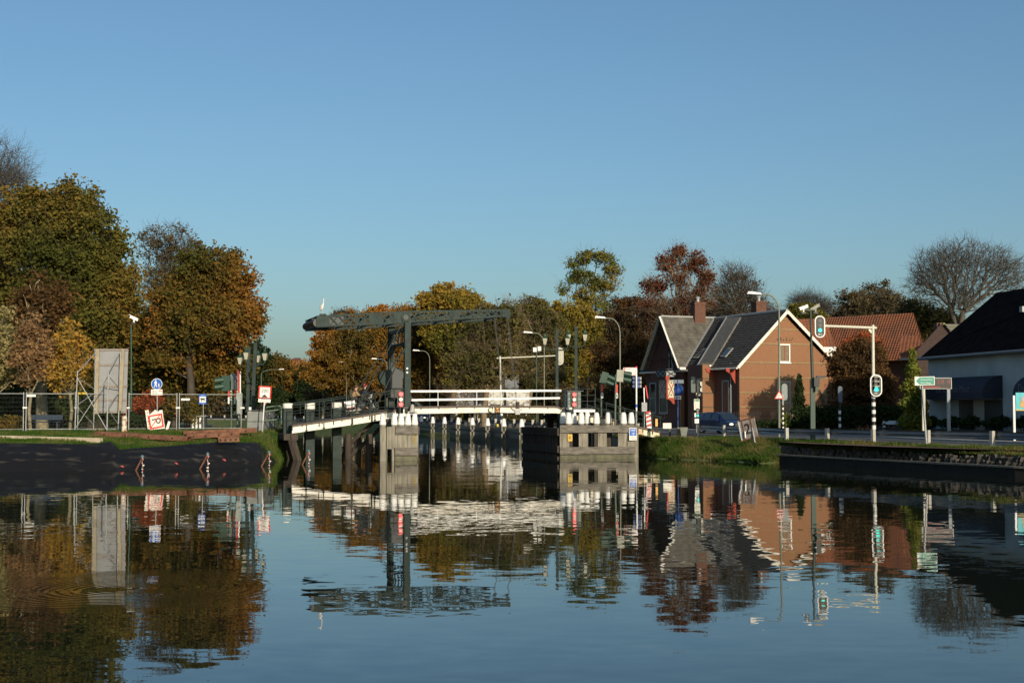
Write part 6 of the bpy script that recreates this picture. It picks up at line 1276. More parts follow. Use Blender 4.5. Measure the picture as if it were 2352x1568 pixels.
# small bay under the felt strip: its flank faces us and catches the sun
WV = Hs(1642, 930, 0.0).y; BU_ = Hh(1614, 900, WV).x
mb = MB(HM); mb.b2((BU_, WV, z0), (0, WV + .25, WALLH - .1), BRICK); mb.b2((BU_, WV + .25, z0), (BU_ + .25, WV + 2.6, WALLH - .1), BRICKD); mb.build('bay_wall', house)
mb = MB(HM)
for py in (833, 868, 902, 935): z = Hh(1750, py).z; mb.b2((BU_ - .012, WV - .012, z - .04), (0, WV, z + .05), BANDD)
mb.build('brick_band', house)
# cross wing: steep grey tiled roof towards us, gable end facing left in the shade
WW = Hs(*xp(490, 612), rl_.x).y
ra = HI @ PL(*xp(285, 190), HM @ Vector((0, WW + 3.3, 0)), HV); rb = HI @ PL(*xp(740, 205), HM @ Vector((0, WW + 3.3, 0)), HV); rb.z = ra.z
ea = Hh(*xp(440, 618), WW - .35); eb = Hh(*xp(490, 618), WW - .35); eb.z = ea.z
flx = ea.x + .75
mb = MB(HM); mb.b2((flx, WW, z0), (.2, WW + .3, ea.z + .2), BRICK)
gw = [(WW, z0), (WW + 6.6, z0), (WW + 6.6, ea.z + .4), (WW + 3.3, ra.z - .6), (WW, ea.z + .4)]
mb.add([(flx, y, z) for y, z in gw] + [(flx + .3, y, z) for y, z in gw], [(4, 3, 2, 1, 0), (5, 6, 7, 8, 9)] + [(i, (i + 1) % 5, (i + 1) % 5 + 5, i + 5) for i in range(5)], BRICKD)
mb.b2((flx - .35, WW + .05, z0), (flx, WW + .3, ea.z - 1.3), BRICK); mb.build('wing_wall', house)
mb = MB(HM); tiles(mb, Vector((ea.x, WW - .35, ea.z)), Vector((eb.x, WW - .35, ea.z)), rb, ra, TILEG, rows=.36, pan=.33, amp=.012, step=.03)
tiles(mb, Vector((eb.x, WW + 6.95, ea.z)), Vector((ea.x, WW + 6.95, ea.z)), ra, rb, TILEG, rows=.36, pan=.33, amp=.012); mb.build('wing_roof', house)
mb = MB(HM); mb.beam(ra, rb, .22, .12, GALV); mb.beam(Vector((eb.x, WW - .35, ea.z)) + Vector((0, -.03, .05)), rb + Vector((0, -.03, .05)), .16, .1, GALV); mb.beam(Vector((ea.x, WW - .38, ea.z - .12)), Vector((eb.x, WW - .38, ea.z - .12)), .25, .22, WHITED); mb.build('roof_edge', house)
for yy in (WW - .35, WW + 6.95):
    mb = MB(HM); mb.beam(Vector((ea.x, yy, ea.z - .08)), ra + Vector((-.06, 0, -.05)), .07, .3, mat('bargeboard_grey', (.36, .36, .32), .7) if yy > WW else WHITED, up=(1, 0, 0)); mb.build('bargeboard', house)
TRB = mat('truss_shaded', (.07, .025, .018), .8); mb = MB(HM); x_ = ra.x + .1  # red truss darkened in its colour for the shade under the gable
mb.beam((x_, WW + .9, ea.z + .9), (x_, WW + 5.7, ea.z + .9), .1, .12, TRB); mb.beam((x_, WW + 3.3, ea.z - .2), (x_, WW + 3.3, ra.z - .3), .1, .1, TRB)
for s_ in (-1, 1): mb.beam((x_, WW + 3.3 + s_ * 2.6, ea.z - .2), (x_, WW + 3.3, ra.z - 1.2), .09, .09, TRB)
mb.build('gable_truss', house)
def su(cx, cy, u): p = HI @ PL((2300 + cx * .2551) / 1.6327, (1300 + cy * .2551) / 1.6327, HM @ Vector((u, 0, 0)), GU); return Vector((-p.y, u, p.z))
FG = MATS['frame_grey']
a_, b_ = su(820, 335, flx), su(885, 60, flx); mb = MB(SM_); mb.rrect((a_.x + b_.x) / 2, (a_.z + b_.z) / 2, b_.x - a_.x, b_.z - a_.z, .3, flx - .06, flx, FG); f = mb.build('window', house); mb = MB(SM_); mb.rrect((a_.x + b_.x) / 2, (a_.z + b_.z) / 2, (b_.x - a_.x) * .6, (b_.z - a_.z) * .85, .2, flx - .08, flx - .06, GLASS); mb.build('pane', f)
for x0c, x1c in ((540, 630), (680, 800), (1120, 1215)):
    a_, b_ = su(x0c, 975, flx), su(x1c, 525, flx)
    if b_.x - a_.x > 3.5: a_.x = b_.x - 1.2
    window(SM_, (a_.x + b_.x) / 2, (a_.z + b_.z) / 2, b_.x - a_.x, b_.z - a_.z, house, y=flx, pane=GLASS, fr=FG, hb=1, bars=1)
# carved balcony bay on the wing gable
PM = mat('panel_cream', (.62, .56, .40), .7, var=.05); ub = flx - 1.5
def lattice(mb, x0_, z0_, w_, h_, y, back, bar):
    mb.rect(x0_ + w_ / 2, z0_ + h_ / 2, w_, h_, y, y + .03, back); mb.line((x0_, z0_), (x0_ + w_, z0_ + h_), .06, y - .03, y, bar); mb.line((x0_, z0_ + h_), (x0_ + w_, z0_), .06, y - .034, y - .001, bar)
    for dx, dz in ((.5, .16), (.5, .84), (.14, .5), (.86, .5)): mb.disc(x0_ + w_ * dx, z0_ + h_ * dz, .06, y - .02, y - .0, BLACK, 12)
a_, b_ = su(672, 748, ub), su(772, 490, ub); mb = MB(SM_); lattice(mb, a_.x, a_.z, b_.x - a_.x, b_.z - a_.z, ub, mat('panel_shade', (.45, .42, .33), .8), REDD); mb.build('carved_panel', house)
# two panels on the side of the balcony that faces the sun
hq = HI @ PL((2300 + 790 * .2551) / 1.6327, (1300 + 748 * .2551) / 1.6327, HM @ Vector((ub, 0, 0)), GU); VB = hq.y
def cq(cx, cy): return HI @ PL((2300 + cx * .2551) / 1.6327, (1300 + cy * .2551) / 1.6327, HM @ Vector((0, VB, 0)), HV)
for x0c, x1c in ((797, 905), (1000, 1040)):
    a_, b_ = cq(x0c, 748), cq(x1c, 490); mb = MB(HM); lattice(mb, a_.x, a_.z, b_.x - a_.x, b_.z - a_.z, VB, PM, REDD); mb.build('carved_panel', house)
mb = MB(HM); a_, b_ = cq(776, 770), cq(796, 440); mb.b2((a_.x, VB - .08, a_.z), (b_.x, VB + .1, b_.z), REDD); a_, b_ = cq(762, 480), cq(818, 425); mb.b2((a_.x, VB - .12, a_.z), (b_.x, VB + .1, b_.z), REDD)
pts = [cq(*c_) for c_ in ((780, 748), (910, 748), (910, 850), (870, 835), (840, 790), (790, 765))]; mb.plate([(p.x, p.z) for p in pts], VB - .06, VB + .06, REDD); mb.build('carved_bracket', house)
mb = MB(SM_); a_, b_ = su(632, 438, ub), su(762, 355, ub); w_, h_ = b_.x - a_.x, b_.z - a_.z; mb.rect(a_.x + w_ / 2, a_.z + h_ / 2, w_, h_, ub, ub + .03, FG)
for k in range(2):
    for sg in (1, -1): mb.line((a_.x + w_ * .5 * k + w_ * (.25 - .25 * sg), a_.z), (a_.x + w_ * .5 * k + w_ * (.25 + .25 * sg), a_.z + h_), .12, ub - .03, ub - .002 * sg, BLACK)
mb.build('balustrade', house)
mb = MB(HM); a_, b_ = cq(780, 438), cq(915, 355); w_, h_ = b_.x - a_.x, b_.z - a_.z; mb.rect(a_.x + w_ / 2, a_.z + h_ / 2, w_, h_, VB, VB + .03, FG)
for sg in (1, -1): mb.line((a_.x + w_ * (.5 - .5 * sg), a_.z), (a_.x + w_ * (.5 + .5 * sg), a_.z + h_), .09, VB - .03, VB - .002 * sg, BLACK)
mb.build('balustrade', house)
p0_, p1_ = su(632, 345, ub), su(775, 345, ub); mb = MB(HM); mb.b2((ub - .1, VB - .05, p0_.z), (cq(915, 345).x, -p0_.x, p0_.z + .08), STEELD); mb.b2((ub, VB, p0_.z - 1.1), (cq(905, 345).x, -p0_.x, p0_.z - 1.0), STEELD); mb.build('balcony', house)
for px, y0_, y1_, v_, w_, lab in ((1603, 730, 694, 3.3 + WW, 1.15, 'left'), (1743, 725, 692, 9.0, 1.1, 'right')):
    p0 = HI @ PL(px, y0_, HM @ Vector((0, v_, 0)), HV); p1 = HI @ PL(px, y1_, HM @ Vector((0, v_, 0)), HV); mb = MB(HM); CB = mat('chimney_brick', (.12, .055, .035), .9, var=.2, scale=5); mb.b2((p0.x - w_ / 2, v_ - .45, p0.z - 1.2), (p0.x + w_ / 2, v_ + .45, p1.z), CB); mb.b2((p0.x - w_ / 2 - .06, v_ - .5, p1.z - .25), (p0.x + w_ / 2 + .06, v_ + .5, p1.z - .1), CB); ch = mb.build('chimney', house)
    mb = MB(HM); mb.cyl((p0.x, v_, p1.z), (p0.x, v_, p1.z + .35), .16, GALV, n=10); mb.lathe((p0.x, v_, p1.z + .35), [(.24, 0), (.22, .1), (.05, .2)], GALV, 10); mb.build('cowl', ch)
# railing in front of the house
t = thing('iron_fence', 'dark iron spike fence in front of the brick house', 'fence', tuple(P(1700, 985, 118)))
pts_ = [P(1590, 980, 121), P(1620, 980, 118.5), P(1700, 980, 116.5), P(1790, 980, 118)]
for a, b in zip(pts_[:-1], pts_[1:]):
    mb = MB(); a = Vector((a.x, a.y, ZR)); b = Vector((b.x, b.y, ZR)); n = int((b - a).length / .16)
    for h in (.3, 1.3): mb.beam(a + Vector((0, 0, h)), b + Vector((0, 0, h)), .04, .04, BLACK)
    for k in range(n): q = a.lerp(b, k / n); mb.beam(q + Vector((0, 0, .1)), q + Vector((0, 0, 1.6 + .08 * (k % 2))), .018, .018, BLACK, up=(0, 1, 0))
    mb.build('fence_section', t)
# orange-roofed rear buildings
D = 136; t = thing('barn', 'long low building with an orange pantile roof and white dormer behind the gable', 'building', tuple(P(2000, 980, D)))
r0, r1 = P(1820, 733, D + 5), P(2142, 751, D - 5); e0, e1 = P(1875, 830, D - 2), P(2120, 826, D - 12)
mb = MB(); tiles(mb, P(1875, 832, D - 1), P(2135, 826, D - 11), P(2146, 751, D - 5), P(1828, 733, D + 4), TILEO, rows=.34, pan=.3, amp=.03, step=.04); mb.build('roof', t)
mb = MB(); a, b = P(1905, 832, D), P(2130, 826, D - 10); mb.add([(a.x, a.y, ZR), (b.x, b.y, ZR), (b.x, b.y, b.z), (a.x, a.y, a.z)], [(0, 1, 2, 3)], BRICKD); mb.build('wall', t)
mb = MB(); tiles(mb, P(1898, 838, D - 12), P(1912, 900, D - 12) * 0 + P(1942, 838, D - 12), P(1900, 760, D - 8), P(1850, 733, D - 8), TILEO, rows=.34, pan=.3, amp=.03) if 0 else None
mb = MB(); tiles(mb, P(2068, 821, D - 14), P(2142, 821, D - 15), P(2110, 787, D - 11), P(2066, 770, D - 11), TILEO, rows=.34, pan=.3, amp=.03); mb.build('porch_roof', t)
mb = MB(); mb.beam(P(2066, 824, D - 14), P(2142, 824, D - 15), .12, .14, GALV); mb.build('gutter', t)
D = 127.5; mb = MB(); a, b = P(1886, 797, D), P(1919, 808, D); mb.b2((a.x, D - .3, b.z), (b.x, D + 2.5, a.z), WHITE); a2, b2 = P(1890, 808, D), P(1916, 842, D); mb.b2((a2.x, D, b2.z), (b2.x, D + 2, a2.z), WHITE); f = mb.build('dormer', t); a3, b3 = P(1895, 811, D), P(1908, 835, D); mb = MB(); mb.b2((a3.x, D - .03, b3.z), (b3.x, D, a3.z), GLASS); mb.build('pane', f)
D = 129; mb = MB(); tiles(mb, P(1850, 850, D), P(1942, 850, D), P(1896, 745, D + 4), P(1830, 733, D + 4), TILEO, rows=.34, pan=.3, amp=.03); mb.build('side_roof', t)
mb = MB(); tiles(mb, P(1904, 862, D - 4), P(1938, 862, D - 4), P(1926, 842, D - 3), P(1900, 842, D - 3), TILEO, rows=.34, pan=.3, amp=.03); mb.build('lean_to_roof', t); mb = MB(); a, b = P(1906, 980, D - 3.6), P(1936, 860, D - 3.6); mb.b2((a.x, a.y, ZR), (b.x, a.y + .3, b.z), BRICK); mb.build('lean_to_wall', t)
BRICKS = mat('brick_shade', (.055, .035, .03), .95, var=.2, scale=4)  # brick colour darkened for the shade on this gable
D = 112; t = thing('brick_barn', 'brick gable building coloured as in shade with a yellow-grey chimney between orange roof and black roof', 'building', tuple(P(2150, 980, D)))
mb = MB(); pts_ = [P(2092, 820, D), P(2092, 985, D), P(2230, 985, D), P(2230, 820, D), P(2166, 744, D)]; mb.add([tuple(p) for p in pts_], [(0, 1, 2, 3, 4)], BRICKS); mb.build('wall', t)
mb = MB(); mb.beam(P(2087, 828, D - .2), P(2166, 742, D - .2), .16, .1, BRICKS, up=(0, 1, 0)); tiles(mb, P(2240, 825, D - .3), P(2280, 820, D + 8), P(2206, 744, D + 8), P(2168, 744, D - .3), mat('tile_mossy', (.16, .15, .11), .9, var=.3), rows=.34); mb.build('roof', t)
mb = MB(); a, b = P(2152, 760, D + .5), P(2168, 741, D + .5); mb.b2((a.x, a.y, a.z - .5), (b.x, a.y + .9, b.z), BRICKD); a, b = P(2156, 758, D + .2), P(2166, 741.5, D + .2); mb.b2((a.x + .15, a.y, a.z), (b.x + .15, a.y + .3, b.z), mat('chimney_yellow', (.36, .30, .10), .9)); mb.build('chimney', t)
# white restaurant building with black roof
A_, B_ = P(2134, 975, 95), P(2352, 975, 83); A_.z = B_.z = ZR; U2 = (B_ - A_).normalized(); Y2 = math.atan2(U2.y, U2.x); RMx = Matrix.Translation(A_ * 1) @ Matrix.Rotation(Y2, 4, 'Z'); RMx = Matrix.Translation((A_.x, A_.y, 0)) @ Matrix.Rotation(Y2, 4, 'Z'); RI = RMx.inverted(); N2 = Vector((-U2.y, U2.x, 0))
def Rr(px, py, d=0.0): return RI @ PL(px, py, Vector((A_.x, A_.y, 0)) + N2 * d, N2)
t = thing('restaurant', 'white rendered building in shade with dark awnings and a big black roof', 'building', tuple(A_)); LX = 22
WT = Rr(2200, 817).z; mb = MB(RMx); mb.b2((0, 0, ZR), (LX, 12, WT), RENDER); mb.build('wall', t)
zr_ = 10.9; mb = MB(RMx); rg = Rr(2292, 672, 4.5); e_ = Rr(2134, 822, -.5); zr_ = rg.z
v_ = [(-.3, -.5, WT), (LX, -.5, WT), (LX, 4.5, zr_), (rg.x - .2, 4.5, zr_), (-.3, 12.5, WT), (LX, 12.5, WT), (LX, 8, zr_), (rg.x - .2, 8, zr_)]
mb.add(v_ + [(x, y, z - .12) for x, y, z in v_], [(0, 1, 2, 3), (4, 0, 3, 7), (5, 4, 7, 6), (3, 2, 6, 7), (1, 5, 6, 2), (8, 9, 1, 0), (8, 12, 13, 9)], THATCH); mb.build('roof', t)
mb = MB(RMx); mb.cyl((-.4, -.6, WT - .05), (LX, -.6, WT - .05), .1, mat('gutter_grey', (.16, .18, .19), .7), n=7)
mb.build('gutter', t)
def awning(x0_, x1_, z1, z0_, dep, par, txt, tx):
    mb = MB(RMx); n = 7; A2 = []
    for k in range(n + 1):
        a = k / n * math.pi / 2; A2.append((-dep * math.sin(a), z0_ + .35 + (z1 - z0_ - .35) * math.cos(a)))
    A2.append((-dep, z0_)); V = [(x0_, y, z) for y, z in A2] + [(x1_, y, z) for y, z in A2]; m_ = len(A2); mb.add(V, [(i, i + 1, m_ + i + 1, m_ + i) for i in range(m_ - 1)], MATS['awning'])
    mb.add([(x0_, 0, z0_)] + V[:m_], [tuple(range(m_ + 1))], MATS['awning']); mb.add([(x1_, 0, z0_)] + V[m_:], [tuple(range(m_ + 1))[::-1]], MATS['awning']); o = mb.build('awning', par)
    mb = MB(RMx); mb.text(txt, .62, tx, z0_ + .62, -dep - .02, mat('awning_letter', (.14, .14, .16), .8), align='LEFT'); mb.build('lettering', o)
mat('awning', (.014, .018, .035), .8, var=.1)
p, q = Rr(2150, 892), Rr(2307, 862); awning(Rr(2145, 900, -.0).x - .4, Rr(2303, 880).x, Rr(2250, 864).z, Rr(2250, 916).z, 1.3, t, 'De Chinese Muur', Rr(2150, 880, -1.3).x)
awning(Rr(2318, 900, -1.2).x + .6, Rr(2318, 900).x + 9, Rr(2350, 862).z, Rr(2350, 917).z, 1.3, t, 'De Chinese Muur', Rr(2338, 880, -1.3).x)
mb = MB(RMx); a, b = Rr(2204, 980), Rr(2238, 918); mb.b2((a.x, -.03, ZR), (b.x, 0, b.z), BLACK); mb.build('shop_window', t); mb = MB(RMx); a, b = Rr(2262, 980), Rr(2303, 918); mb.b2((a.x, -.03, ZR), (b.x, 0, b.z), BLACK); mb.build('shop_window', t)
mb = MB(RMx); a, b = Rr(2238, 980), Rr(2262, 918); mb.b2((a.x, -.05, ZR), (b.x, 0, b.z), mat('door_cream', (.42, .38, .32), .8)); mb.build('door', t)
mb = MB(RMx); p = Rr(2349, 710, 2.3); mb.box(p, (.35, .25, .35), GALV); mb.build('roof_vent', t)
# low garden wall / hedge line in front of the restaurant and bushes
mb = MB(); line = [Vector(P(px, 990, Y)) for px, Y in ((2010, 101), (2110, 93), (2200, 87), (2352, 79), (2500, 72))]
for a, b in zip(line[:-1], line[1:]): mb.beam((a.x, a.y, ZR + .3), (b.x, b.y, ZR + .3), .4, .6, mat('hedge_wall', (.035, .033, .028), .95, var=.4))
tag(mb.build('garden_wall'), 'low dark wall along the road in front of the white building', 'wall')
for i, (px, rx, Y, lab) in enumerate(((2135, 18, 92, 'small dark bush by the corner of the white building'), (2180, 30, 89, 'dark bush under the left awning'), (2225, 28, 87, 'dark bush in front of the cream door'), (2290, 40, 84, 'larger dark bush between the two awnings'), (2345, 22, 81, 'dark bush under the right awning'))):
    make_shrub('shrub', lab, 'shrub', [(px, 972, rx, 10), (px + 8, 966, rx * .6, 10)], Y, L_DKGR, 1600, .08, zb=ZR, stems=10)
# conifers, pampas, dark garden
def conifer(name, lab, px, Y, top, bot, rw, leaf, n=7000):
    t = thing(name, lab, 'tree', tuple(P(px, bot, Y))); t.location.z = ZR; k = Y / F; z0_, z1 = ZR, P(px, top, Y).z; x0_ = P(px, 900, Y).x
    u = RNG.uniform(0, 1, n) ** 1.4; r_ = rw * k * (1 - u) ** .8 * (.75 + .25 * np.sin(u * 34)); a = RNG.uniform(0, 2 * np.pi, n); q = RNG.uniform(.45, 1, n) ** .5 * (1 + .25 * np.sin(a * 3 + u * 9))
    C = np.stack([x0_ + r_ * q * np.cos(a), Y + r_ * q * np.sin(a), z0_ + (z1 - z0_) * u - r_ * q * .25], 1) + RNG.normal(size=(n, 3)) * .05
    V, Q = quads(C, .11, .3); npmesh('crown', V, Q, leaf, t, (x0_, Y, ZR)); mb = MB(); mb.cyl((x0_, Y, ZR), (x0_, Y, z1 - .3), .12, BARK, .02, n=8); mb.build('trunk', t); return t
conifer('conifer_tree', 'narrow dark conifer in front of the brick gable', 1837, 113, 862, 985, 27, L_DKGR, 8000)
conifer('conifer_tree', 'yellow-green sunlit conifer left of the white building', 2098, 92, 803, 985, 46, L_CON, 15000)
make_shrub('shrub', 'thin yellow-green shrub by the foot of the street lamp', 'shrub', [(1804, 965, 12, 22)], 105, L_CON, 350, .09, zb=ZR)
PA = leafmat('pampas', (.16, .14, .10), (.30, .27, .20), (.42, .38, .29), .3)
t = thing('pampas_grass', 'pampas grass with tall grey plumes by the brick wall', 'plant', tuple(P(1915, 985, 113))); t.location.z = ZR
C = []
for px, yt, yb in ((1905, 878, 925), (1917, 872, 930), (1930, 880, 928), (1888, 905, 935), (1880, 895, 925), (1938, 900, 935), (1900, 890, 930), (1960, 905, 925)):
    a, b = P(px, yt, 112.5), P(px + (1912 - px) * .3, yb, 112.5)
    for k in range(420): f = RNG.uniform(); q = a.lerp(b, f); w_ = .26 * math.sin(math.pi * min(1, f * .9 + .08)); C.append((q.x + RNG.normal() * w_ * .5, q.y + RNG.normal() * w_ * .5, q.z))
V, Q = quads(np.array(C), .05); npmesh('plume', V, Q, PA, t, tuple(t.location))
C = np.stack([t.location.x + RNG.normal(size=4000) * .9, 112.6 + RNG.normal(size=4000) * .4, ZR + RNG.uniform(0, 1, 4000) ** 1.2 * 1.9], 1); V, Q = quads(C, .1); npmesh('foliage', V, Q, L_DKGR, t, tuple(t.location))
make_shrub('hedge', 'dark garden hedge between the gable and the white building', 'hedge', [(x, 955, 40, 26) for x in range(1860, 2130, 34)], 108, L_DKGR, 16000, .1, zb=ZR, stems=8, depth=.5)
make_shrub('hedge', 'low dark hedge at the foot of the brick gable', 'hedge', [(x, 975, 26, 10) for x in range(1745, 1900, 24)], 115, L_DKGR, 5000, .09, zb=ZR, stems=4)
# upturned white boats, red bin
for px, py, lab in ((2062, 971, 'pale flat boat hull lying upturned behind the road'), (2085, 968, 'second grey hull lying beside the pale one')):
    p = P(px, py, 98); mb = MB(FR((p.x, 98, p.z))); mb.add([(-.9, 0, -.1), (.9, 0, -.1), (.7, .3, .12), (-.5, .3, .16), (-.9, .9, -.1), (.9, .9, -.1)], [(0, 1, 2, 3), (3, 2, 5, 4), (0, 3, 4), (1, 5, 2)], WHITED if px < 2070 else GALV); tag(mb.build('boat_hull'), lab, 'boat')
p = P(2101, 950, 99); mb = MB(FR((p.x, 99, ZR))); mb.b2((-.4, 0, .9), (.45, .1, 2.4), mat('dull_red', (.25, .02, .02), .8)); mb.b2((-.35, .02, -.05), (-.29, .08, .9), STEELD); mb.b2((.34, .02, -.05), (.4, .08, .9), STEELD); tag(mb.build('notice_board'), 'dull red board standing in the shade behind the information display', 'board')
# ================================================================== STREET FURNITURE
lp('left square lantern post on the right pier in front of the traffic gantry', 1279.5, 756, 1279.5, 925, (BM @ S(1279, 925, WB + .4)).y, 1279, 797 + 7, ((1251.5, 793), (1290 + 13.5, 793)), zb_=2.4, w_=.18)
lp('right square lantern post rising behind the bridge control cabinet', 1323, 749, 1323, 898, (BM @ S(1323, 925, WB + .4)).y, 1323, 797, ((1306, 784), (1343.5, 784)), zb_=2.4, w_=.18)
# control cabinet
v = .9; a, b = S(1304, 939, v), S(1334, 899, v); t = thing('control_cabinet', 'grey-green bridge control cabinet on the right pier', 'cabinet', tuple(BM @ Vector(((a.x + b.x) / 2, v, a.z))))
mb = MB(BM); mb.b2((a.x, v, a.z), (b.x, v + .9, b.z), mat('cabinet_green', (.17, .21, .18), .6, var=.08)); mb.build('body', t)
mb = MB(BM); mb.b2((a.x - .1, v - .1, b.z), (b.x + .15, v + 1, b.z + .07), STEELD); mb.build('roof', t); mb = MB(BM); mb.b2(((a.x + b.x) / 2 - .02, v - .015, a.z + .1), ((a.x + b.x) / 2 + .02, v, b.z - .1), STEELD); mb.build('door_seam', t)
# street lamps with curved arms
def street_lamp(lab, hx, hy, px, yb_, Y, ytop, r=.07, zb_=ZR, low=None, grp='street lamps with curved arms'):
    h = P(hx, hy, Y); b = P(px, yb_, Y); tp = P(px, ytop, Y); t = thing('street_lamp', lab, 'street lamp', (b.x, Y, zb_), grp); base = Vector((b.x, Y, zb_)); sp = h.x - tp.x; rise = h.z - tp.z
    pts = [base, tp] + [Vector((tp.x + sp * (1 - math.cos(a)) * .55, Y, tp.z + rise * 1.0 * math.sin(a))) for a in (.35, .7, 1.05, 1.4)] + [Vector((h.x - sp * .12, Y, h.z))]
    mb = MB()
    for i, (p, q) in enumerate(zip(pts[:-1], pts[1:])): mb.cyl(p, q, r if i == 0 else r * .62, POLEG, r * .72 if i == 0 else r * .6, n=8)
    mb.build('pole', t)
    mb = MB(); s_ = 1 if sp < 0 else -1; mb.add([(h.x + s_ * .42, Y - .1, h.z - .03), (h.x - s_ * .5, Y - .15, h.z + .02), (h.x - s_ * .5, Y + .15, h.z + .02), (h.x + s_ * .42, Y + .1, h.z - .03), (h.x + s_ * .3, Y - .08, h.z + .1), (h.x - s_ * .4, Y - .12, h.z + .17), (h.x - s_ * .4, Y + .12, h.z + .17), (h.x + s_ * .3, Y + .08, h.z + .1)],
        [(0, 1, 2, 3), (7, 6, 5, 4), (0, 4, 5, 1), (1, 5, 6, 2), (2, 6, 7, 3), (3, 7, 4, 0)], WHITE); mb.build('lamp_head', t); return t
street_lamp('street lamp in front of the brick gable, arm over the chimney', 1734, 675.5, 1789.5, 975, 87, 715, .075)
street_lamp('street lamp with a curved arm left of the finger post', 1380, 730.5, 1424, 935, 112, 765, .07)
street_lamp('street lamp whose arm shows left of the square lantern post', 1214, 764.5, 1250, 935, 134, 795, .065)
street_lamp('street lamp between tower and traffic gantry, third from the tower', 1056, 789.5, 1091, 935, 160, 812, .07)
street_lamp('street lamp just right of the bridge tower', 957, 805.5, 987, 935, 178, 826, .07)
street_lamp('street lamp left of the bridge tower behind the stay rods', 862, 824.5, 889, 925, 192, 838, .07)
street_lamp('small distant street lamp against the golden plane tree', 786, 832, 796, 925, 206, 842, .06)
street_lamp('small distant street lamp right of the orange top storey', 726, 842, 742, 935, 214, 850, .06)
street_lamp('small distant street lamp left of the orange top storey', 646, 848.5, 600, 935, 236, 860, .06)
# traffic gantry seen from behind
Y = 142; t = thing('traffic_gantry', 'cream gantry mast with its arm reaching right behind the lift chains', 'traffic light', tuple(P(1150, 985, Y))); t.location.z = ZR
a, b = P(1152, 935, Y), P(1148.5, 818, Y); mb = MB(); mb.cyl((a.x, Y, ZR), (b.x, Y, b.z), .095, POLEC, .085, n=12); mb.build('mast', t); mb = MB(); mb.cyl(P(1141, 822.5, Y), P(1293, 816, Y), .07, POLEC, n=10); mb.build('arm', t)
mb = MB(FR(P(1285.5, 818, Y - .15))); mb.rrect(0, 0, .8, 1.75, .38, 0, .05, mat('signal_cream', (.45, .44, .37), .6)); mb.rect(0, 0, .3, 1.2, -.12, 0, MATS['signal_cream']); mb.build('backboard', t)
mb = MB(); 
for k in range(4): z = P(0, 970 + 9 * k, Y - 1).z; mb.cyl((P(1152, 950, Y).x, Y, ZR + k * .4), (P(1152, 950, Y).x, Y, ZR + k * .4 + .4), .13, WHITE if k % 2 else BLACK, n=12)
mb.build('striped_sleeve', t)
Y = 133; t = thing('camera_pole', 'dark green pole with two small cameras left of the square lantern posts', 'camera pole', tuple(P(1232, 985, Y))); t.location.z = ZR
mb = MB(); b = P(1232, 803, Y); mb.cyl((b.x, Y, ZR), b, .07, GREEND, n=8); mb.build('pole', t); mb = MB(); mb.beam(P(1226, 809, Y), P(1240, 808, Y), .06, .06, GREEND)
mb.build('bracket', t)
for px in (1228.5, 1239): mb = MB(); q = P(px, 803 if px < 1230 else 800.5, Y - .1); mb.box(q, (.32, .3, .42), WHITE); mb.build('camera_housing', t)
# traffic lights on the right ramp seen from behind
for px, hx, pyt, hy, yb_, Y, lab in ((1381, 1389, 852, 868, 958, 88.0, 'dark green traffic light turned away on the upper right ramp'), (1412.5, 1426, 852, 863, 988, 85.6, 'grey-backed traffic light in front of the right ramp railing')):
    b = P(px, yb_, Y); t = thing('traffic_light', lab, 'traffic light', (b.x, Y, b.z), 'traffic lights on the right ramp'); mb = MB(); tp = P(px + (2 if px > 1400 else -1), pyt + 8, Y); mb.cyl(b, tp, .06, STEELG, n=8)
    if px < 1400: mb.cyl(tp, P(hx, 855, Y), .05, STEELG)
    mb.build('pole', t)
    M = FR(P(hx, hy, Y - .05), 0, 0, R(18 if px < 1400 else 4)); mb = MB(M); mb.rrect(-.05, 0, .42, .72, .04, -.1, .1, GREEND if px < 1400 else mat('signal_back2', (.33, .33, .27), .6))
    for k in range(2): mb.cyl((.15, 0, .16 - .34 * k), (.62, .05, .1 - .34 * k), .15, GREEND, .17, n=12)
    mb.build('signal_head', t)
    mb = MB(FR(P(hx - 6 if px < 1400 else 1417, 897, Y - .08))); mb.rect(0, .12, .1, .5, 0, .02, RED); mb.rect(0, -.3, .12, .3, 0, .02, WHITE); mb.rect(.0, -.3, .06, .2, -.01, 0, BLACK); mb.build('marker_strip', t)
# finger post
Y = 95; b = P(1462, 975, Y); t = thing('finger_post', 'white direction post with two red-edged cycle signs and blue signs below', 'signpost', (b.x, Y, ZR))
mb = MB(); mb.cyl((b.x, Y, ZR), (b.x, Y, P(0, 845, Y).z), .058, WHITE, n=12); mb.cyl((b.x, Y, P(0, 845, Y).z), (b.x, Y, P(0, 841, Y).z), .06, RED, n=12); mb.cyl((b.x, Y, P(0, 935, Y).z), (b.x, Y, P(0, 928, Y).z), .062, BLUE, n=12); mb.build('pole', t)
for py, l1, l2 in ((848.5, 'Rijswijk 1', ''), (857.5, 'Den Haag', 'Centrum')):
    mb = MB(FR(P(1446, py, Y - .08))); mb.plate([(-.38, -.14), (.42, -.14), (.42, .14), (-.38, .14), (-.43, .07), (-.43, -.07)], 0, .03, WHITE); mb.plate([(-.36, -.11), (-.28, -.11), (-.28, .11), (-.36, .11), (-.40, .05), (-.40, -.05)], -.006, 0, RED); mb.plate([(-.385, 0), (-.32, .055), (-.32, -.055)], -.012, -.006, WHITE); mb.rect(0, .128, .8, .014, -.006, 0, RED); mb.rect(0, -.128, .8, .014, -.006, 0, RED); mb.rect(.385, 0, .014, .22, -.006, 0, RED)
    mb.text(l1, .1, -.24, .05, -.006, STEELD, align='LEFT'); 
    if l2: mb.text(l2, .1, .06, -.055, -.006, STEELD, align='LEFT')
    mb.build('direction_sign', t)
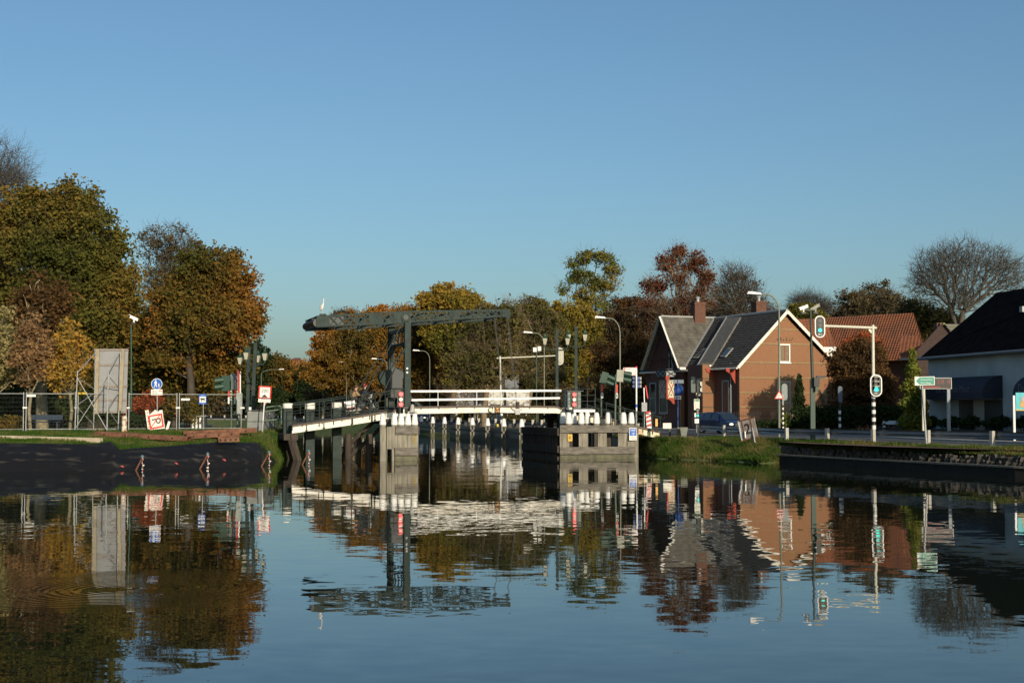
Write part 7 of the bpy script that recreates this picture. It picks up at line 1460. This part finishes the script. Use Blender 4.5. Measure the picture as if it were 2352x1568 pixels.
for k, py in enumerate((868.5, 877.5, 886.5)): mb = MB(FR(P(1463, py, Y + .12), R(8))); mb.rrect(-.02, 0, .56, .2, .08, 0, .05, BLUED); mb.rrect(.27, 0, .05, .2, .02, -.01, .06, GALV); mb.build('direction_sign', t)
# ANWB-like gatepost with red boom beside the ramp
Y = 92; t = thing('barrier', 'raised red barrier boom on a grey box right of the finger post', 'barrier', tuple(P(1481, 985, Y))); t.location.z = ZR
mb = MB(); a, b = P(1473.5, 945, Y), P(1485.5, 924, Y); mb.b2((a.x, Y - .2, a.z), (b.x, Y + .2, b.z), mat('cabinet_grey2', (.36, .37, .35), .6)); q = P(1480, 950, Y); mb.cyl((q.x, Y, ZR), (q.x, Y, P(0, 890, Y).z), .035, GALV); mb.build('cabinet', t)
mb = MB(); mb.beam(P(1483, 885, Y), P(1488, 915, Y), .07, .04, RED, up=(0, 1, 0)); mb.beam(P(1479, 890, Y - .1), P(1481, 945, Y - .1), .06, .04, WHITE, up=(0, 1, 0)); mb.build('boom', t)
for px, w_, h_, py, Y, col, lab, cat in ((1490, .3, 1.3, 965.5, 91, None, 'red and white striped board behind the ramp railing', 'sign'),):
    M = FR(P(px, py, Y), 0, 0, R(-4)); M = M @ Matrix.Scale(.75, 4); mb = MB(M); mb.rect(0, 0, .42, 1.35, 0, .04, WHITE)
    for k in range(4): z = -.55 + k * .36; mb.plate([(-.2, z), (.2, z + .14), (.2, z + .3), (-.2, z + .16)], -.006, 0, RED)
    tag(mb.build('striped_board'), lab, cat)
t = thing('marker_post', 'short post with an orange reflector at the end of the ramp', 'post', tuple(P(1508, 992, 87))); mb = MB(); a = P(1508, 992, 87); mb.b2((a.x - .09, 87, a.z), (a.x + .09, 87.15, P(0, 970, 87).z), TIMBD); mb.build('post', t); mb = MB(); q = P(1508, 971, 86.98); mb.b2((q.x - .07, 86.97, q.z - .2), (q.x + .07, 87, q.z + .25), mat('reflector_orange', (.75, .42, .10), .5)); mb.build('reflector', t)
Y = 88.5; t = thing('utility_box', 'white metal box on a short post at the foot of the ramp', 'box', tuple(P(1533, 990, Y))); mb = MB(); a, b = P(1523, 984, Y), P(1542, 971, Y); mb.b2((a.x, Y, a.z), (b.x, Y + .35, b.z), WHITED); mb.build('body', t); mb = MB(); q = P(1539, 985, Y); mb.b2((q.x - .06, Y + .05, ZR), (q.x + .06, Y + .2, a.z), STEELD); mb.build('post', t)
mb = MB(); Y = 86.8; a, b = P(1566, 1003, Y), P(1580, 981, Y); mb.add([(a.x, Y, ZR), (b.x - .12, Y, ZR), (b.x, Y, b.z), (a.x - .1, Y, b.z), (a.x, Y + .4, ZR), (b.x - .12, Y + .4, ZR), (b.x, Y + .4, b.z), (a.x - .1, Y + .4, b.z)], [(0, 1, 2, 3), (7, 6, 5, 4), (3, 2, 6, 7), (1, 5, 6, 2), (0, 3, 7, 4)], mat('box_grey', (.17, .18, .15), .7)); tag(mb.build('cable_box'), 'grey-green cable box leaning on the grass by the rail end', 'box')
mb = MB(); a, b = P(1556, 994, 87.5), P(1566, 981, 87.5); mb.b2((a.x, 87.5, ZR), (b.x, 87.9, b.z), mat('block_tan', (.24, .19, .12), .9)); tag(mb.build('timber_block'), 'brown timber block left of the grey cable box', 'block')
# round blue cycle sign, route sign, small signals
Y = 93; b = P(1557, 985, Y); t = thing('cycle_sign', 'round blue bicycle sign above a white two-way arrow plate', 'traffic sign', (b.x, Y, ZR)); mb = MB(); mb.cyl((b.x, Y, ZR), (b.x, Y, P(0, 878, Y).z), .05, BLUED, n=8); mb.build('pole', t)
M = FR(P(1557.5, 895.5, Y - .06), R(-52)) @ Matrix.Scale(.62, 4); mb = MB(M); mb.disc(0, 0, .58, 0, .2, BLUED, 28); mb.disc(0, 0, .54, -.005, 0, BLUE, 28)
WB2 = mat('sign_white_blueish', (.35, .42, .75), .5)
for x in (-.2, .2):
    for k in range(14): a0, a1 = k * math.pi / 7, (k + 1) * math.pi / 7; mb.line((x + .15 * math.cos(a0), -.08 + .15 * math.sin(a0)), (x + .15 * math.cos(a1), -.08 + .15 * math.sin(a1)), .028, -.01, -.005, WB2)
for a_, b_ in (((-.2, -.08), (-.08, .16)), ((-.08, .16), (.12, .16)), ((.12, .16), (.2, -.08)), ((-.2, -.08), (.0, -.1)), ((0, -.1), (.12, .16)), ((.12, .16), (.1, .25)), ((.1, .25), (.18, .27)), ((-.12, .2), (-.04, .2)), ((0, -.1), (-.08, .16))): mb.line(a_, b_, .026, -.011, -.006, WB2)
mb.build('sign_face', t)
mb = MB(FR(P(1557, 912.5, Y - .06), R(-12)) @ Matrix.Scale(.68, 4)); mb.rect(0, 0, .62, .32, 0, .03, mat('plate_shade', (.50, .52, .55), .5)); mb.plate([(-.22, 0), (-.1, .09), (-.1, .03), (.1, .03), (.1, .09), (.22, 0), (.1, -.09), (.1, -.03), (-.1, -.03), (-.1, -.09)], -.006, 0, BLACK); mb.build('plate', t)
for dx, w_ in ((-.45, .25), (.3, .4)): mb = MB(FR(P(1558 + dx * 17, 876, Y), R(-20))); mb.rect(0, 0, w_, .24, 0, .04, mat('plate_back', (.22, .26, .30), .6)); mb.build('plate', t)
Y = 88; b = P(1602, 990, Y); t = thing('ferry_sign', 'cream information sign with a green head and a small green signal below', 'sign', (b.x, Y, ZR)); mb = MB(); mb.cyl((b.x, Y, ZR), (b.x, Y, P(0, 912, Y).z), .035, STEELD, n=8); mb.build('pole', t)
mb = MB(FR(P(1600.5, 928.5, Y - .05)) @ Matrix.Scale(.66, 4)); mb.rrect(0, 0, .52, 1.02, .03, 0, .03, WHITED); mb.rect(0, .38, .46, .22, -.006, 0, mat('green_dull', (.08, .22, .12), .5)); mb.disc(-.13, .38, .085, -.011, -.006, mat('pale_green', (.30, .45, .30), .5), 16); mb.rect(.09, .41, .2, .03, -.011, -.006, MATS['pale_green']); mb.rect(.09, .35, .16, .03, -.011, -.006, MATS['pale_green'])
for k in range(3): mb.rect(.0, .15 - k * .2, .42, .012, -.006, 0, STEELD); mb.rect(-.12, .06 - k * .2, .05, .05, -.006, 0, BLACK); mb.rect(.09, .06 - k * .2, .14, .02, -.006, 0, mat('faint_line', (.45, .43, .38), .6))
mb.build('sign_face', t)
mb = MB(FR(P(1602.5, 948, Y - .05))); mb.rrect(0, 0, .2, .56, .05, 0, .1, BLACK)
for k, m_ in enumerate((mat('lens_dim', (.25, .25, .22), .4), MATS['lens_dim'], GREENL)): mb.disc(0, .17 - .17 * k, .065, -.02, 0, m_, 14)
mb.build('signal_head', t); mb = MB(FR(P(1597, 953, Y - .05))); mb.rect(0, 0, .1, .26, 0, .04, WHITE); mb.build('small_plate', t); mb = MB(FR(P(1600.5, 966.5, Y - .05))); mb.rect(0, 0, .26, .28, 0, .05, WHITE); mb.build('push_button', t)
Y = 90; b = P(1603, 985, Y); t = thing('traffic_light', 'tall dark traffic light seen sideways with cream visors left of the car', 'traffic light', (b.x, Y, ZR)); mb = MB(); mb.cyl((b.x, Y, ZR), (b.x, Y, P(0, 905, Y).z), .06, BLACK, n=8); mb.build('pole', t)
mb = MB(FR(P(1606, 886, Y - .05))); mb.rrect(0, 0, .3, .95, .06, 0, .3, BLACK); mb.build('signal_head', t); mb = MB(FR(P(1593, 885, Y))); mb.rrect(-.02, .05, .28, 1.0, .08, 0, .06, mat('board_grey_green', (.12, .15, .13), .7)); mb.build('backboard', t)
mb = MB(FR(P(1611, 889, Y - .2)) @ Matrix.Scale(.72, 4)); mb.plate([(-.12, .45), (.12, .52), (.12, -.45), (-.12, -.35), (-.1, -.1), (.05, 0), (-.1, .2)], 0, .06, POLEC); mb.build('visor', t); mb = MB(FR(P(1604.5, 907, Y)) @ Matrix.Scale(.62, 4)); mb.rect(0, 0, .5, .12, 0, .05, POLEC); mb.rect(-.2, .1, .1, .25, 0, .05, POLEC); mb.rect(.2, .1, .1, .25, 0, .05, POLEC); mb.build('bracket', t)
# triangle sign on the lamp
t = thing('warning_sign', 'red triangular road narrows sign in front of the house', 'traffic sign', tuple(P(1789, 985, 86.8))); t.location.z = ZR; Y = 86.8
mb = MB(FR(P(1789.5, 907, Y - .12)) @ Matrix.Scale(.47, 4)); k = .62
mb.plate([(-k, -.5), (k, -.5), (0, .62)], 0, .03, RED); mb.plate([(-k * .7, -.38), (k * .7, -.38), (0, .36)], -.006, 0, WHITE); mb.line((-.1, -.32), (-.1, .08), .05, -.012, -.006, BLACK); mb.line((.12, -.32), (.12, -.12), .05, -.012, -.006, BLACK); mb.line((.12, -.12), (.04, .08), .05, -.012, -.006, BLACK); mb.build('sign_face', t)
mb = MB(); q = P(1789.5, 905, Y); mb.cyl((q.x, Y, P(0, 922, Y).z), (q.x, Y, P(0, 892, Y).z), .03, GALV); mb.build('pole', t)
# traffic light seen from behind in front of the window
def striped(mb, x, Y, z0_, z1, n, r=.1):
    for k in range(n): a = z0_ + (z1 - z0_) * k / n; mb.cyl((x, Y, a), (x, Y, a + (z1 - z0_) / n), r, WHITE if k % 2 == 0 else BLACK, n=12)
Y = 89; b = P(1798.5, 980, Y); t = thing('traffic_light', 'grey oval traffic light board seen from behind before the gable door', 'traffic light', (b.x, Y, ZR)); mb = MB(); striped(mb, b.x, Y, ZR + .3, P(0, 930, Y).z, 12, .055); mb.cyl((b.x, Y, P(0, 930, Y).z), (b.x, Y, P(0, 905, Y).z), .06, GALV); mb.build('pole', t)
mb = MB(FR(P(1802, 900, Y - .05))); mb.rrect(0, 0, .36, 1.05, .17, 0, .05, mat('oval_back', (.22, .25, .25), .6)); mb.build('backboard', t)
for px, yt, Y, lab in ((1929, 935, 106, 'black and white banded pole by the pampas grass'), (2031, 962, 98, 'short black and white banded post left of the road hedge')):
    b = P(px, 985, Y); mb = MB(); striped(mb, b.x, Y, ZR, P(0, yt, Y).z, 8, .1); o = tag(mb.build('striped_post'), lab, 'post')
b = P(1929, 985, 106.2); mb = MB(FR(P(1930, 905, 106))); mb.rrect(0, 0, .32, 1.2, .14, 0, .06, mat('board_slate', (.10, .13, .17), .7)); mb.cyl((0, .05, -1.9), (0, .05, .2), .05, STEELD); tag(mb.build('signal_board'), 'slate grey signal board behind the pampas plumes', 'sign')
# big gantry with two signals
Y = 77.5
def signal(t, c, w_, h_, lamps, num, lit=2, s=1.0):
    M = FR(c); mb = MB(M); mb.rrect(0, 0, w_, h_, w_ / 2 - .01, 0, .06, WHITE, n=10); mb.rrect(0, 0, w_ - .12, h_ - .12, w_ / 2 - .07, -.012, 0, BLACK, n=10); mb.text(num, .13, 0, -h_ / 2 + .17, -.02, WHITE); bd = mb.build('backboard', t)
    for k in range(3):
        z = (.3, 0, -.3)[k] * h_ / 1.15 * .82 + .06; mb = MB(M); m_ = GREENL if k == lit else mat('lens_dark', (.05, .05, .045), .3)
        mb.disc(0, z, .13 * s, -.03, -.012, m_, 20); mb.build('lamp', bd)
        if lamps: mb = MB(M); mb.rect(0, z + .15, .26, .05, -.2, -.012, mat('visor_pale', (.42, .40, .34), .6)); mb.rect(-.13, z + .06, .02, .16, -.18, -.012, BLACK); mb.rect(.13, z + .06, .02, .16, -.18, -.012, BLACK); mb.build('visor', bd)
b = P(2007.5, 1018, Y); t = thing('traffic_gantry', 'cream gantry with a green signal hanging left and another on its banded mast', 'traffic light', (b.x, Y, ZR))
mb = MB(); zs = P(0, 905, Y).z; striped(mb, b.x, Y, P(0, 985, Y).z + .0, P(0, 906, Y).z, 9, .11); mb.build('striped_sleeve', t)
mb = MB(); tp = P(2005, 746, Y); mb.cyl((b.x, Y, ZR), (b.x, Y, P(0, 985, Y).z), .1, STEELD, n=12); mb.cyl((b.x, Y, zs), tp, .09, POLEC, .08, n=14); mb.build('mast', t)
mb = MB(); mb.cyl(P(2013, 753, Y), P(1892, 748.5, Y), .075, POLEC, n=12); mb.beam(P(1996, 756, Y), P(2003, 764, Y), .05, .12, POLEC); mb.build('arm', t)
signal(t, P(1883.5, 750, Y - .2), .56, 1.2, False, '08.2', 2, .8); signal(t, P(2012.5, 885, Y - .3), .64, 1.2, True, '08.1', 2, 1.05)
# camera mast
Y = 79; b = P(1867, 1015, Y); t = thing('camera_mast', 'tall dark green mast carrying two surveillance cameras', 'camera pole', (b.x, Y, ZR)); mb = MB(); q = P(1866, 870, Y); mb.beam((b.x, Y, ZR), (q.x, Y, q.z), .25, .22, GREEND, up=(0, 1, 0)); mb.build('mast_base', t)
mb = MB(); q2 = P(1863.5, 790, Y); q3 = P(1862, 714, Y); mb.cyl(q, q2, .085, mat('mast_green', (.035, .055, .04), .5), n=12); mb.cyl(q2, q3, .062, MATS['mast_green'], .055, n=12); mb.build('mast', t)
mb = MB(); mb.beam(P(1847, 711, Y), P(1873, 712, Y), .1, .08, MATS['mast_green']); mb.build('crossarm', t)
cctv(t, P(1845.5, 706.5, Y), (-.9, -.2, -.32)); cctv(t, P(1873, 706, Y), (-.85, .2, -.5), mat('housing_grey', (.36, .35, .30), .6))
mb = MB(); q = P(1875, 877, Y - .25); mb.box(q, (.3, .3, .5), BLACK); mb.box(q + Vector((.25, 0, .28)), (.5, .25, .12), BLACK); q = P(1875.5, 890, Y - .25); mb.box(q, (.16, .2, .38), mat('box_green', (.06, .10, .07), .6)); mb.build('control_box', t)
# green direction board and its pole, LED board, blue-green advert board
Y = 70; b = P(2128.5, 1023, Y); t = thing('direction_board', 'green direction board reading Passantenhaven Den Haag on a leaning pole', 'sign', (b.x, Y, ZR)); mb = MB(); mb.cyl((b.x, Y, ZR), P(2118, 886, Y), .055, GALV, n=10); mb.build('pole', t)
M = FR(P(2124, 874.5, Y - .1), 0, 0, R(-1.5)); mb = MB(M); mb.rect(0, 0, .98, .42, 0, .05, WHITE); mb.plate([(-.44, 0), (-.26, .18), (.46, .18), (.46, -.18), (-.26, -.18)], -.006, 0, SIGNG); mb.text('Passantenhaven', .105, .09, .06, -.011, WHITE, sx=.88); mb.text('Den Haag', .12, -.21, -.1, -.011, WHITE, align='LEFT'); mb.build('sign_face', t)
Y = 86; t = thing('information_display', 'black electronic display with faint red digits on two cream posts', 'display', tuple(P(2150, 975, Y))); M = FR(P(2149.5, 880, Y), R(0)); mb = MB(M); w_ = 73 / ppm(Y); mb.rect(0, 0, w_, .68, 0, .2, GALV); mb.rect(0, 0, w_ - .08, .61, -.01, 0, mat('display_black', (.012, .008, .008), .3)); mb.rect(-.3, -.23, w_ - .8, .07, -.016, -.01, mat('red_strip', (.30, .015, .015), .5)); mb.rect(w_ / 2 - .29, -.23, .4, .06, -.016, -.01, mat('red_strip_dim', (.06, .006, .005), .5)); mb.text('3', .42, .15, .08, -.016, LEDR); mb.text('8', .42, .4, .08, -.016, LEDR); mb.text('8', .42, .78, .08, -.016, LEDR); mb.build('panel', t)
for px, yb_, m_ in ((2122.5, 970, mat('post_cream', (.62, .57, .46), .6)), (2180, 965, mat('post_shaded', (.30, .33, .35), .6))): mb = MB(); a = P(px, yb_, Y); mb.b2((a.x - .09, Y, ZR), (a.x + .09, Y + .15, P(0, 892, Y).z), m_); mb.build('post', t)  # second post is the cream one with shade put into its colour
Y = 77; t = thing('advert_board', 'turquoise and yellow board on white posts at the right picture edge', 'sign', tuple(P(2340, 975, Y))); t.location.z = ZR; M = FR(P(2346, 922, Y)); mb = MB(M); mb.rect(.25, 0, 1.1, .98, 0, .04, mat('turquoise', (.06, .45, .52), .5)); mb.rect(.25, -.45, 1.1, .07, -.006, 0, YEL); mb.plate([(-.1, -.3), (.35, -.3), (.28, .0), (.18, .22), (.02, .22), (-.04, 0)], -.012, -.006, mat('ochre_pic', (.55, .33, .10), .6)); mb.disc(.1, .15, .13, -.02, -.012, mat('grey_pic', (.4, .38, .36), .6), 12); mb.build('board', t)
mb = MB(); a = P(2329.5, 972, Y); mb.b2((a.x - .055, Y - .05, ZR), (a.x + .055, Y + .06, P(0, 908, Y).z), WHITE); mb.build('post', t); mb = MB(); mb.b2((a.x + 1.15, Y - .05, ZR), (a.x + 1.3, Y + .15, P(0, 908, Y).z), WHITE); mb.build('post', t)
# crooked board with a 2
Y = 80.5; t = thing('distance_board', 'crooked white and rust framed board with the figure 2 on the bank', 'sign', tuple(P(1722, 1012, Y))); M = FR(P(1717, 985.5, Y), R(-42), 0, R(-13)); mb = MB(M); mb.rect(0, 0, 1.15, 1.15, 0, .05, mat('board_dirty', (.40, .39, .36), .8, col2=(.22, .12, .08), scale=2.5)); mb.rect(-.5, 0, .07, 1.2, -.02, 0, WHITE); mb.rect(0, .56, 1.2, .07, -.02, 0, RUST); mb.rect(0, -.56, 1.2, .07, -.02, 0, RUST); mb.rect(-.28, 0, .05, 1.1, -.015, 0, RUST); mb.rect(.3, 0, .05, 1.1, -.015, 0, RUST); mb.text('2', .85, .02, 0, -.02, BLACK); mb.build('board', t)
mb = MB(); mb.cyl(P(1724.5, 964, Y), P(1734, 1016, Y - .5), .045, GALV, n=8); mb.cyl(P(1711, 990, Y), P(1712, 1005, Y), .045, WHITE, n=8); mb.beam(P(1725, 963, Y - .1), P(1730, 989, Y - .1), .07, .07, WHITE); mb.build('support', t)
# car ------------------------------------------------------------------
CB_ = mat('car_blue', (.012, .025, .09), .18, metal=.25, var=.03, spec=.8)
def car(t, M, body, lit=True):
    # stations along x (front +): x, z_bottom, half width, belt z, belt half width, roof z, roof half width
    st = [(-2.15, .42, .70, .80, .66, .80, .66), (-2.1, .35, .82, .98, .78, 1.02, .74), (-1.9, .28, .86, 1.02, .84, 1.38, .62), (-1.5, .26, .87, 1.0, .86, 1.54, .60), (-.8, .25, .88, .98, .87, 1.60, .62), (0, .25, .88, .96, .87, 1.59, .62), (.5, .25, .88, .95, .87, 1.50, .62),
          (1.0, .25, .88, .95, .86, 1.20, .70), (1.35, .25, .87, .93, .84, .985, .74), (1.8, .26, .85, .84, .78, .86, .66), (2.1, .3, .78, .66, .70, .70, .55), (2.2, .38, .62, .55, .55, .56, .45)]
    V = []; k = 8
    for x, zb_, hw, zbel, hb_, zr_, hr in st:
        V += [(x, -hw * .92, zb_), (x, -hw, zb_ + .2), (x, -hb_, zbel), (x, -hr, zr_), (x, hr, zr_), (x, hb_, zbel), (x, hw, zb_ + .2), (x, hw * .92, zb_)]
    f = [(i * k + j, (i + 1) * k + j, (i + 1) * k + (j + 1) % k, i * k + (j + 1) % k) for i in range(len(st) - 1) for j in range(k)] + [tuple(range(k)), tuple(range((len(st) - 1) * k, len(st) * k))[::-1]]
    mb = MB(M); mb.add(V, f, body, False); o = mb.build('body', t)
    bv = o.modifiers.new('b', 'BEVEL'); bv.width = .04; bv.segments = 2; bv.angle_limit = R(15); 
    CG = mat('car_glass', (.02, .03, .04), .03, spec=1.0, var=0)
    mb = MB(M); mb.add([(.53, -.60, 1.475), (.53, .60, 1.475), (1.28, .72, 1.04), (1.28, -.72, 1.04)], [(0, 3, 2, 1)], CG); 
    mb.M = M @ Matrix.Translation((.03, 0, .03)); mb.v = []; mb.f = []; mb.mi = []; mb.sm = []; mb.add([(.5, -.60, 1.49), (.5, .60, 1.49), (1.3, .74, 1.0), (1.3, -.74, 1.0)], [(0, 3, 2, 1)], CG); mb.build('windscreen', t)
    for s_ in (-1, 1):
        for x0_, x1_, zt0, zt1, yb0, yt0, yt1 in ((-1.85, -1.2, 1.33, 1.50, .86, .67, .635), (-1.13, -.25, 1.50, 1.53, .885, .64, .645), (-.18, .62, 1.52, 1.40, .885, .65, .675)):
            mb = MB(M); mb.add([(x0_, s_ * (yb0 + .01), 1.02), (x1_ + (.25 if x1_ > .5 else 0), s_ * (yb0 + .01), .99), (x1_, s_ * (yt1 + .03), zt1), (x0_ + .06, s_ * (yt0 + .03), zt0)], [(0, 1, 2, 3) if s_ < 0 else (3, 2, 1, 0)], CG); mb.build('side_window', t)
    for x in (-1.32, 1.3):
        for y in (-.8, .8):
            mb = MB(M); mb.cyl((x, y - .1, .32), (x, y + .1, .32), .32, BLACK, n=18, smooth=False); wh = mb.build('wheel', t); mb = MB(M); sy = -1 if y < 0 else 1; mb.cyl((x, y + sy * .1, .32), (x, y + sy * .112, .32), .2, GALV, n=12, smooth=False); mb.build('rim', wh)
    for y in (-.62, .62):
        mb = MB(M); sy = 1 if y > 0 else -1; mb.add([(2.06, y - sy * .22, .62), (1.92, y + sy * .16, .66), (1.84, y + sy * .17, .82), (2.02, y - sy * .22, .76), (2.14, y - sy * .24, .64)], [(0, 1, 2, 3), (3, 2, 1, 0)], HEADL if lit else LAMPG); mb.M = M @ Matrix.Translation((.12, 0, .0)); mb.v = []; mb.f = []; mb.mi = []; mb.sm = []
        mb.sphere((1.93, y, .72), (.16, .17, .09), HEADL if lit else LAMPG, 10, 6); mb.build('headlight', t)
    mb = MB(M); mb.b2((2.13, -.38, .6), (2.22, .38, .72), BLACK); mb.b2((2.2, -.4, .71), (2.235, .4, .735), GALV); mb.b2((2.2, -.4, .585), (2.235, .4, .605), GALV); mb.b2((2.2, -.1, .63), (2.24, .1, .69), GALV); mb.build('grille', t)
    mb = MB(M); mb.b2((2.12, -.28, .38), (2.24, .28, .5), YEL); mb.build('number_plate', t)
    for y in (-.98, .98): mb = MB(M); mb.sphere((.82, y, 1.02), (.1, .13, .09), body, 8, 6); mb.build('mirror', t)
g_ = G(1655, 992, ZR + .03); cx = P(1657, 985, 106); t = thing('car', 'dark blue family car with a lit headlight driving in front of the house', 'car', (cx.x, 106, ZR + .02)); CYAW = R(-62); car(t, Matrix.Translation((cx.x, 106, ZR + .02)) @ Matrix.Rotation(CYAW, 4, 'Z'), CB_)
p = P(835, 985, 140); 
for px, Y, yaw, lab, col in ((973, 191, -150, 'dark car left of the leaf', CB_),):
    q = P(px, 955, Y); t = thing('car', 'distant dark car with a yellow number plate seen under the bridge leaf', 'car', (q.x, Y, ZR + .02)); car(t, Matrix.Translation((q.x, Y, ZR + .02)) @ Matrix.Rotation(R(-100), 4, 'Z'), CB_)
# person by the pampas
person('dark-haired person in a dark coat walking by the pampas grass', (P(1938, 985, 108).x, 108, ZR), R(200), dict(el=(.05, .28, 1.15), hl=(.2, .2, 1.2), kl=(.12, .1, .5), fl=(.2, .11, .08), frr=(-.25, -.11, .1)), NAVY, DARK)
# far garden behind the leaf: white walls, gates, chimney block, grey house
WF = mat('white_mottled', (.62, .61, .56), .8, col2=(.16, .15, .12), scale=2.6, thr=(.45, .62))
for px0, px1, yt, yb_, Y, lab in ((1048, 1108, 902, 936, 183, 'white garden wall left of the lift chains'), (1121, 1157, 900, 978, 172, 'tall white gate pier behind the leaf'), (1163, 1216, 901, 936, 167, 'white garden wall right of the gantry mast'), (1098, 1108, 944, 976, 176, 'narrow white pier below the leaf')):
    a, b = P(px0, yb_, Y), P(px1, yt, Y); mb = MB(); mb.b2((a.x, Y, ZR), (b.x, Y + .4, b.z), WF); mb.b2((a.x - .05, Y - .05, b.z), (b.x + .05, Y + .45, b.z + .1), WHITE); tag(mb.build('garden_wall'), lab, 'wall')
t = thing('wooden_fence', 'dark brown wooden fence behind the traffic gantry mast', 'fence', tuple(P(1142, 975, 208))); mb = MB(); a, b = P(1124, 905, 208), P(1160, 860, 208); mb.b2((a.x, 208, ZR), (b.x, 208.1, b.z), TIMBD); mb.build('panel', t)
mb = MB(); a, b = P(1046, 900, 208), P(1065, 877, 208); mb.b2((a.x, 208, ZR), (b.x, 209, b.z), mat('cream_block', (.36, .34, .27), .8)); tag(mb.build('chimney_block'), 'cream rendered block standing above the white garden wall', 'building')
t = thing('picket_fence', 'dark post and rail fence under the bridge leaf beyond the far road', 'fence', tuple(P(1150, 980, 176))); mb = MB(); a, b = P(1080, 960, 172), P(1235, 960, 152)
for h in (.55, 1.35): mb.beam((a.x, a.y, ZR + h), (b.x, b.y, ZR + h), .08, .09, TIMBD)
mb.build('rail', t)
for k in range(11): q = a.lerp(b, k / 10); mb = MB(); mb.b2((q.x - .1, q.y - .05, ZR), (q.x + .1, q.y + .05, ZR + 1.5), TIMBD); mb.build('post', t)
D = 212; t = thing('far_house', 'grey house with a pale gable glimpsed through the trees behind the chains', 'house', tuple(P(1165, 960, D))); mb = MB(); a, b = P(1142, 950, D), P(1192, 800, D); mb.b2((a.x, D, ZR), (b.x, D + 8, b.z), mat('grey_wall_far', (.20, .21, .22), .9)); mb.build('wall', t)
for px, rx, D_, lab in ((1070, 26, 180, 'brown shrub in front of the left white garden wall'), (1112, 13, 170, 'brown shrub beside the white gate pier'), (1182, 26, 163, 'brown shrub in front of the right white garden wall'), (1228, 22, 158, 'brown shrub right of the white garden wall')):
    make_shrub('shrub', lab, 'shrub', [(px, 962, rx, 17), (px + 6, 950, rx * .7, 14)], D_, L_BRGR, 2600, .17, zb=ZR, stems=60, depth=.3)
make_tree('bare_bush', 'bare spreading bush in front of the white garden walls', 'shrub', 176, 1090, [(1060, 905, 45, 28), (1110, 900, 40, 30), (1140, 915, 30, 20)], None, BARKL, n=500, twigs=700, trunk=.16, zb=ZR, fork=(1090, 950), tw_len=.8, bf=.7)
mb = MB(); a, b = P(1140, 800, D), P(1194, 785, D); mb.add([(a.x, D - .3, a.z), (b.x, D - .3, a.z), (b.x - .5, D + 4, b.z), (a.x + .5, D + 4, b.z)], [(0, 1, 2, 3)], SLATE); mb.build('roof', t)
for px, py in ((1152, 812), (1174, 806), (1175, 845)): p = P(px, py, D - .05); mb = MB(FR(p)); mb.rect(0, 0, 1.3, 1.1, -.03, 0, mat('frame_far2', (.55, .58, .60), .6)); f = mb.build('window', t); mb = MB(FR(p)); mb.rect(0, 0, 1.0, .8, -.05, -.03, GLASSB); mb.build('pane', f)
# pink flags lying on the tarp, plank piles, yellow leaf litter
for px, py, Y, lab in ((460, 1062 + 0, 69.0, 'second pink rag at the foot of the tarp'), (660, 0, 0, ''), (636, 0, 0, '')):
    pass
for px, py, lab in ((460 - 0, 1071, ''),): pass
for px, py, lab in ((281, 1070, 'faint pink rag at the water edge of the tarp'), (405, 1063, 'pink rag on the tarp between the first two stakes'), (515, 1055, 'pink rag on the tarp right of the second stake')):
    a = G(px, float(np.interp(px, *SHY)), 0); q = P(px, py, a.y + .5); mb = MB(); mb.sphere(q + Vector((0, -.1, .0)), (.08, .07, .04), PINK, 8, 5); mb.sphere(q + Vector((.07, -.12, -.04)), (.05, .05, .04), PINK, 8, 5); tag(mb.build('rag'), lab, 'rag', 'pink rags on the tarp')
# unseen trees added along the right bank outside the picture to shade the road
for i, (x, y, h) in enumerate(((34.5, 47, 8.8), (38, 37, 10), (41, 28, 11), (45, 18, 12), (34, 57, 7))):
    pxx = 1176 + x / y * F; k = F / y; zc = HC; cy = 940 - (h * .62 - zc) * k
    make_tree('shade_tree', '%s unseen tree added along the right bank to shade the road' % 'first second third fourth fifth'.split()[i], 'tree', y, pxx, [(pxx, cy, 4.2 * k, h * .36 * k), (pxx + 2 * k, cy + 1.5 * k, 3 * k, h * .25 * k)], L_GOLIVE, n=350, leaves=9000, ls=.24, trunk=.35, zb=ZR)
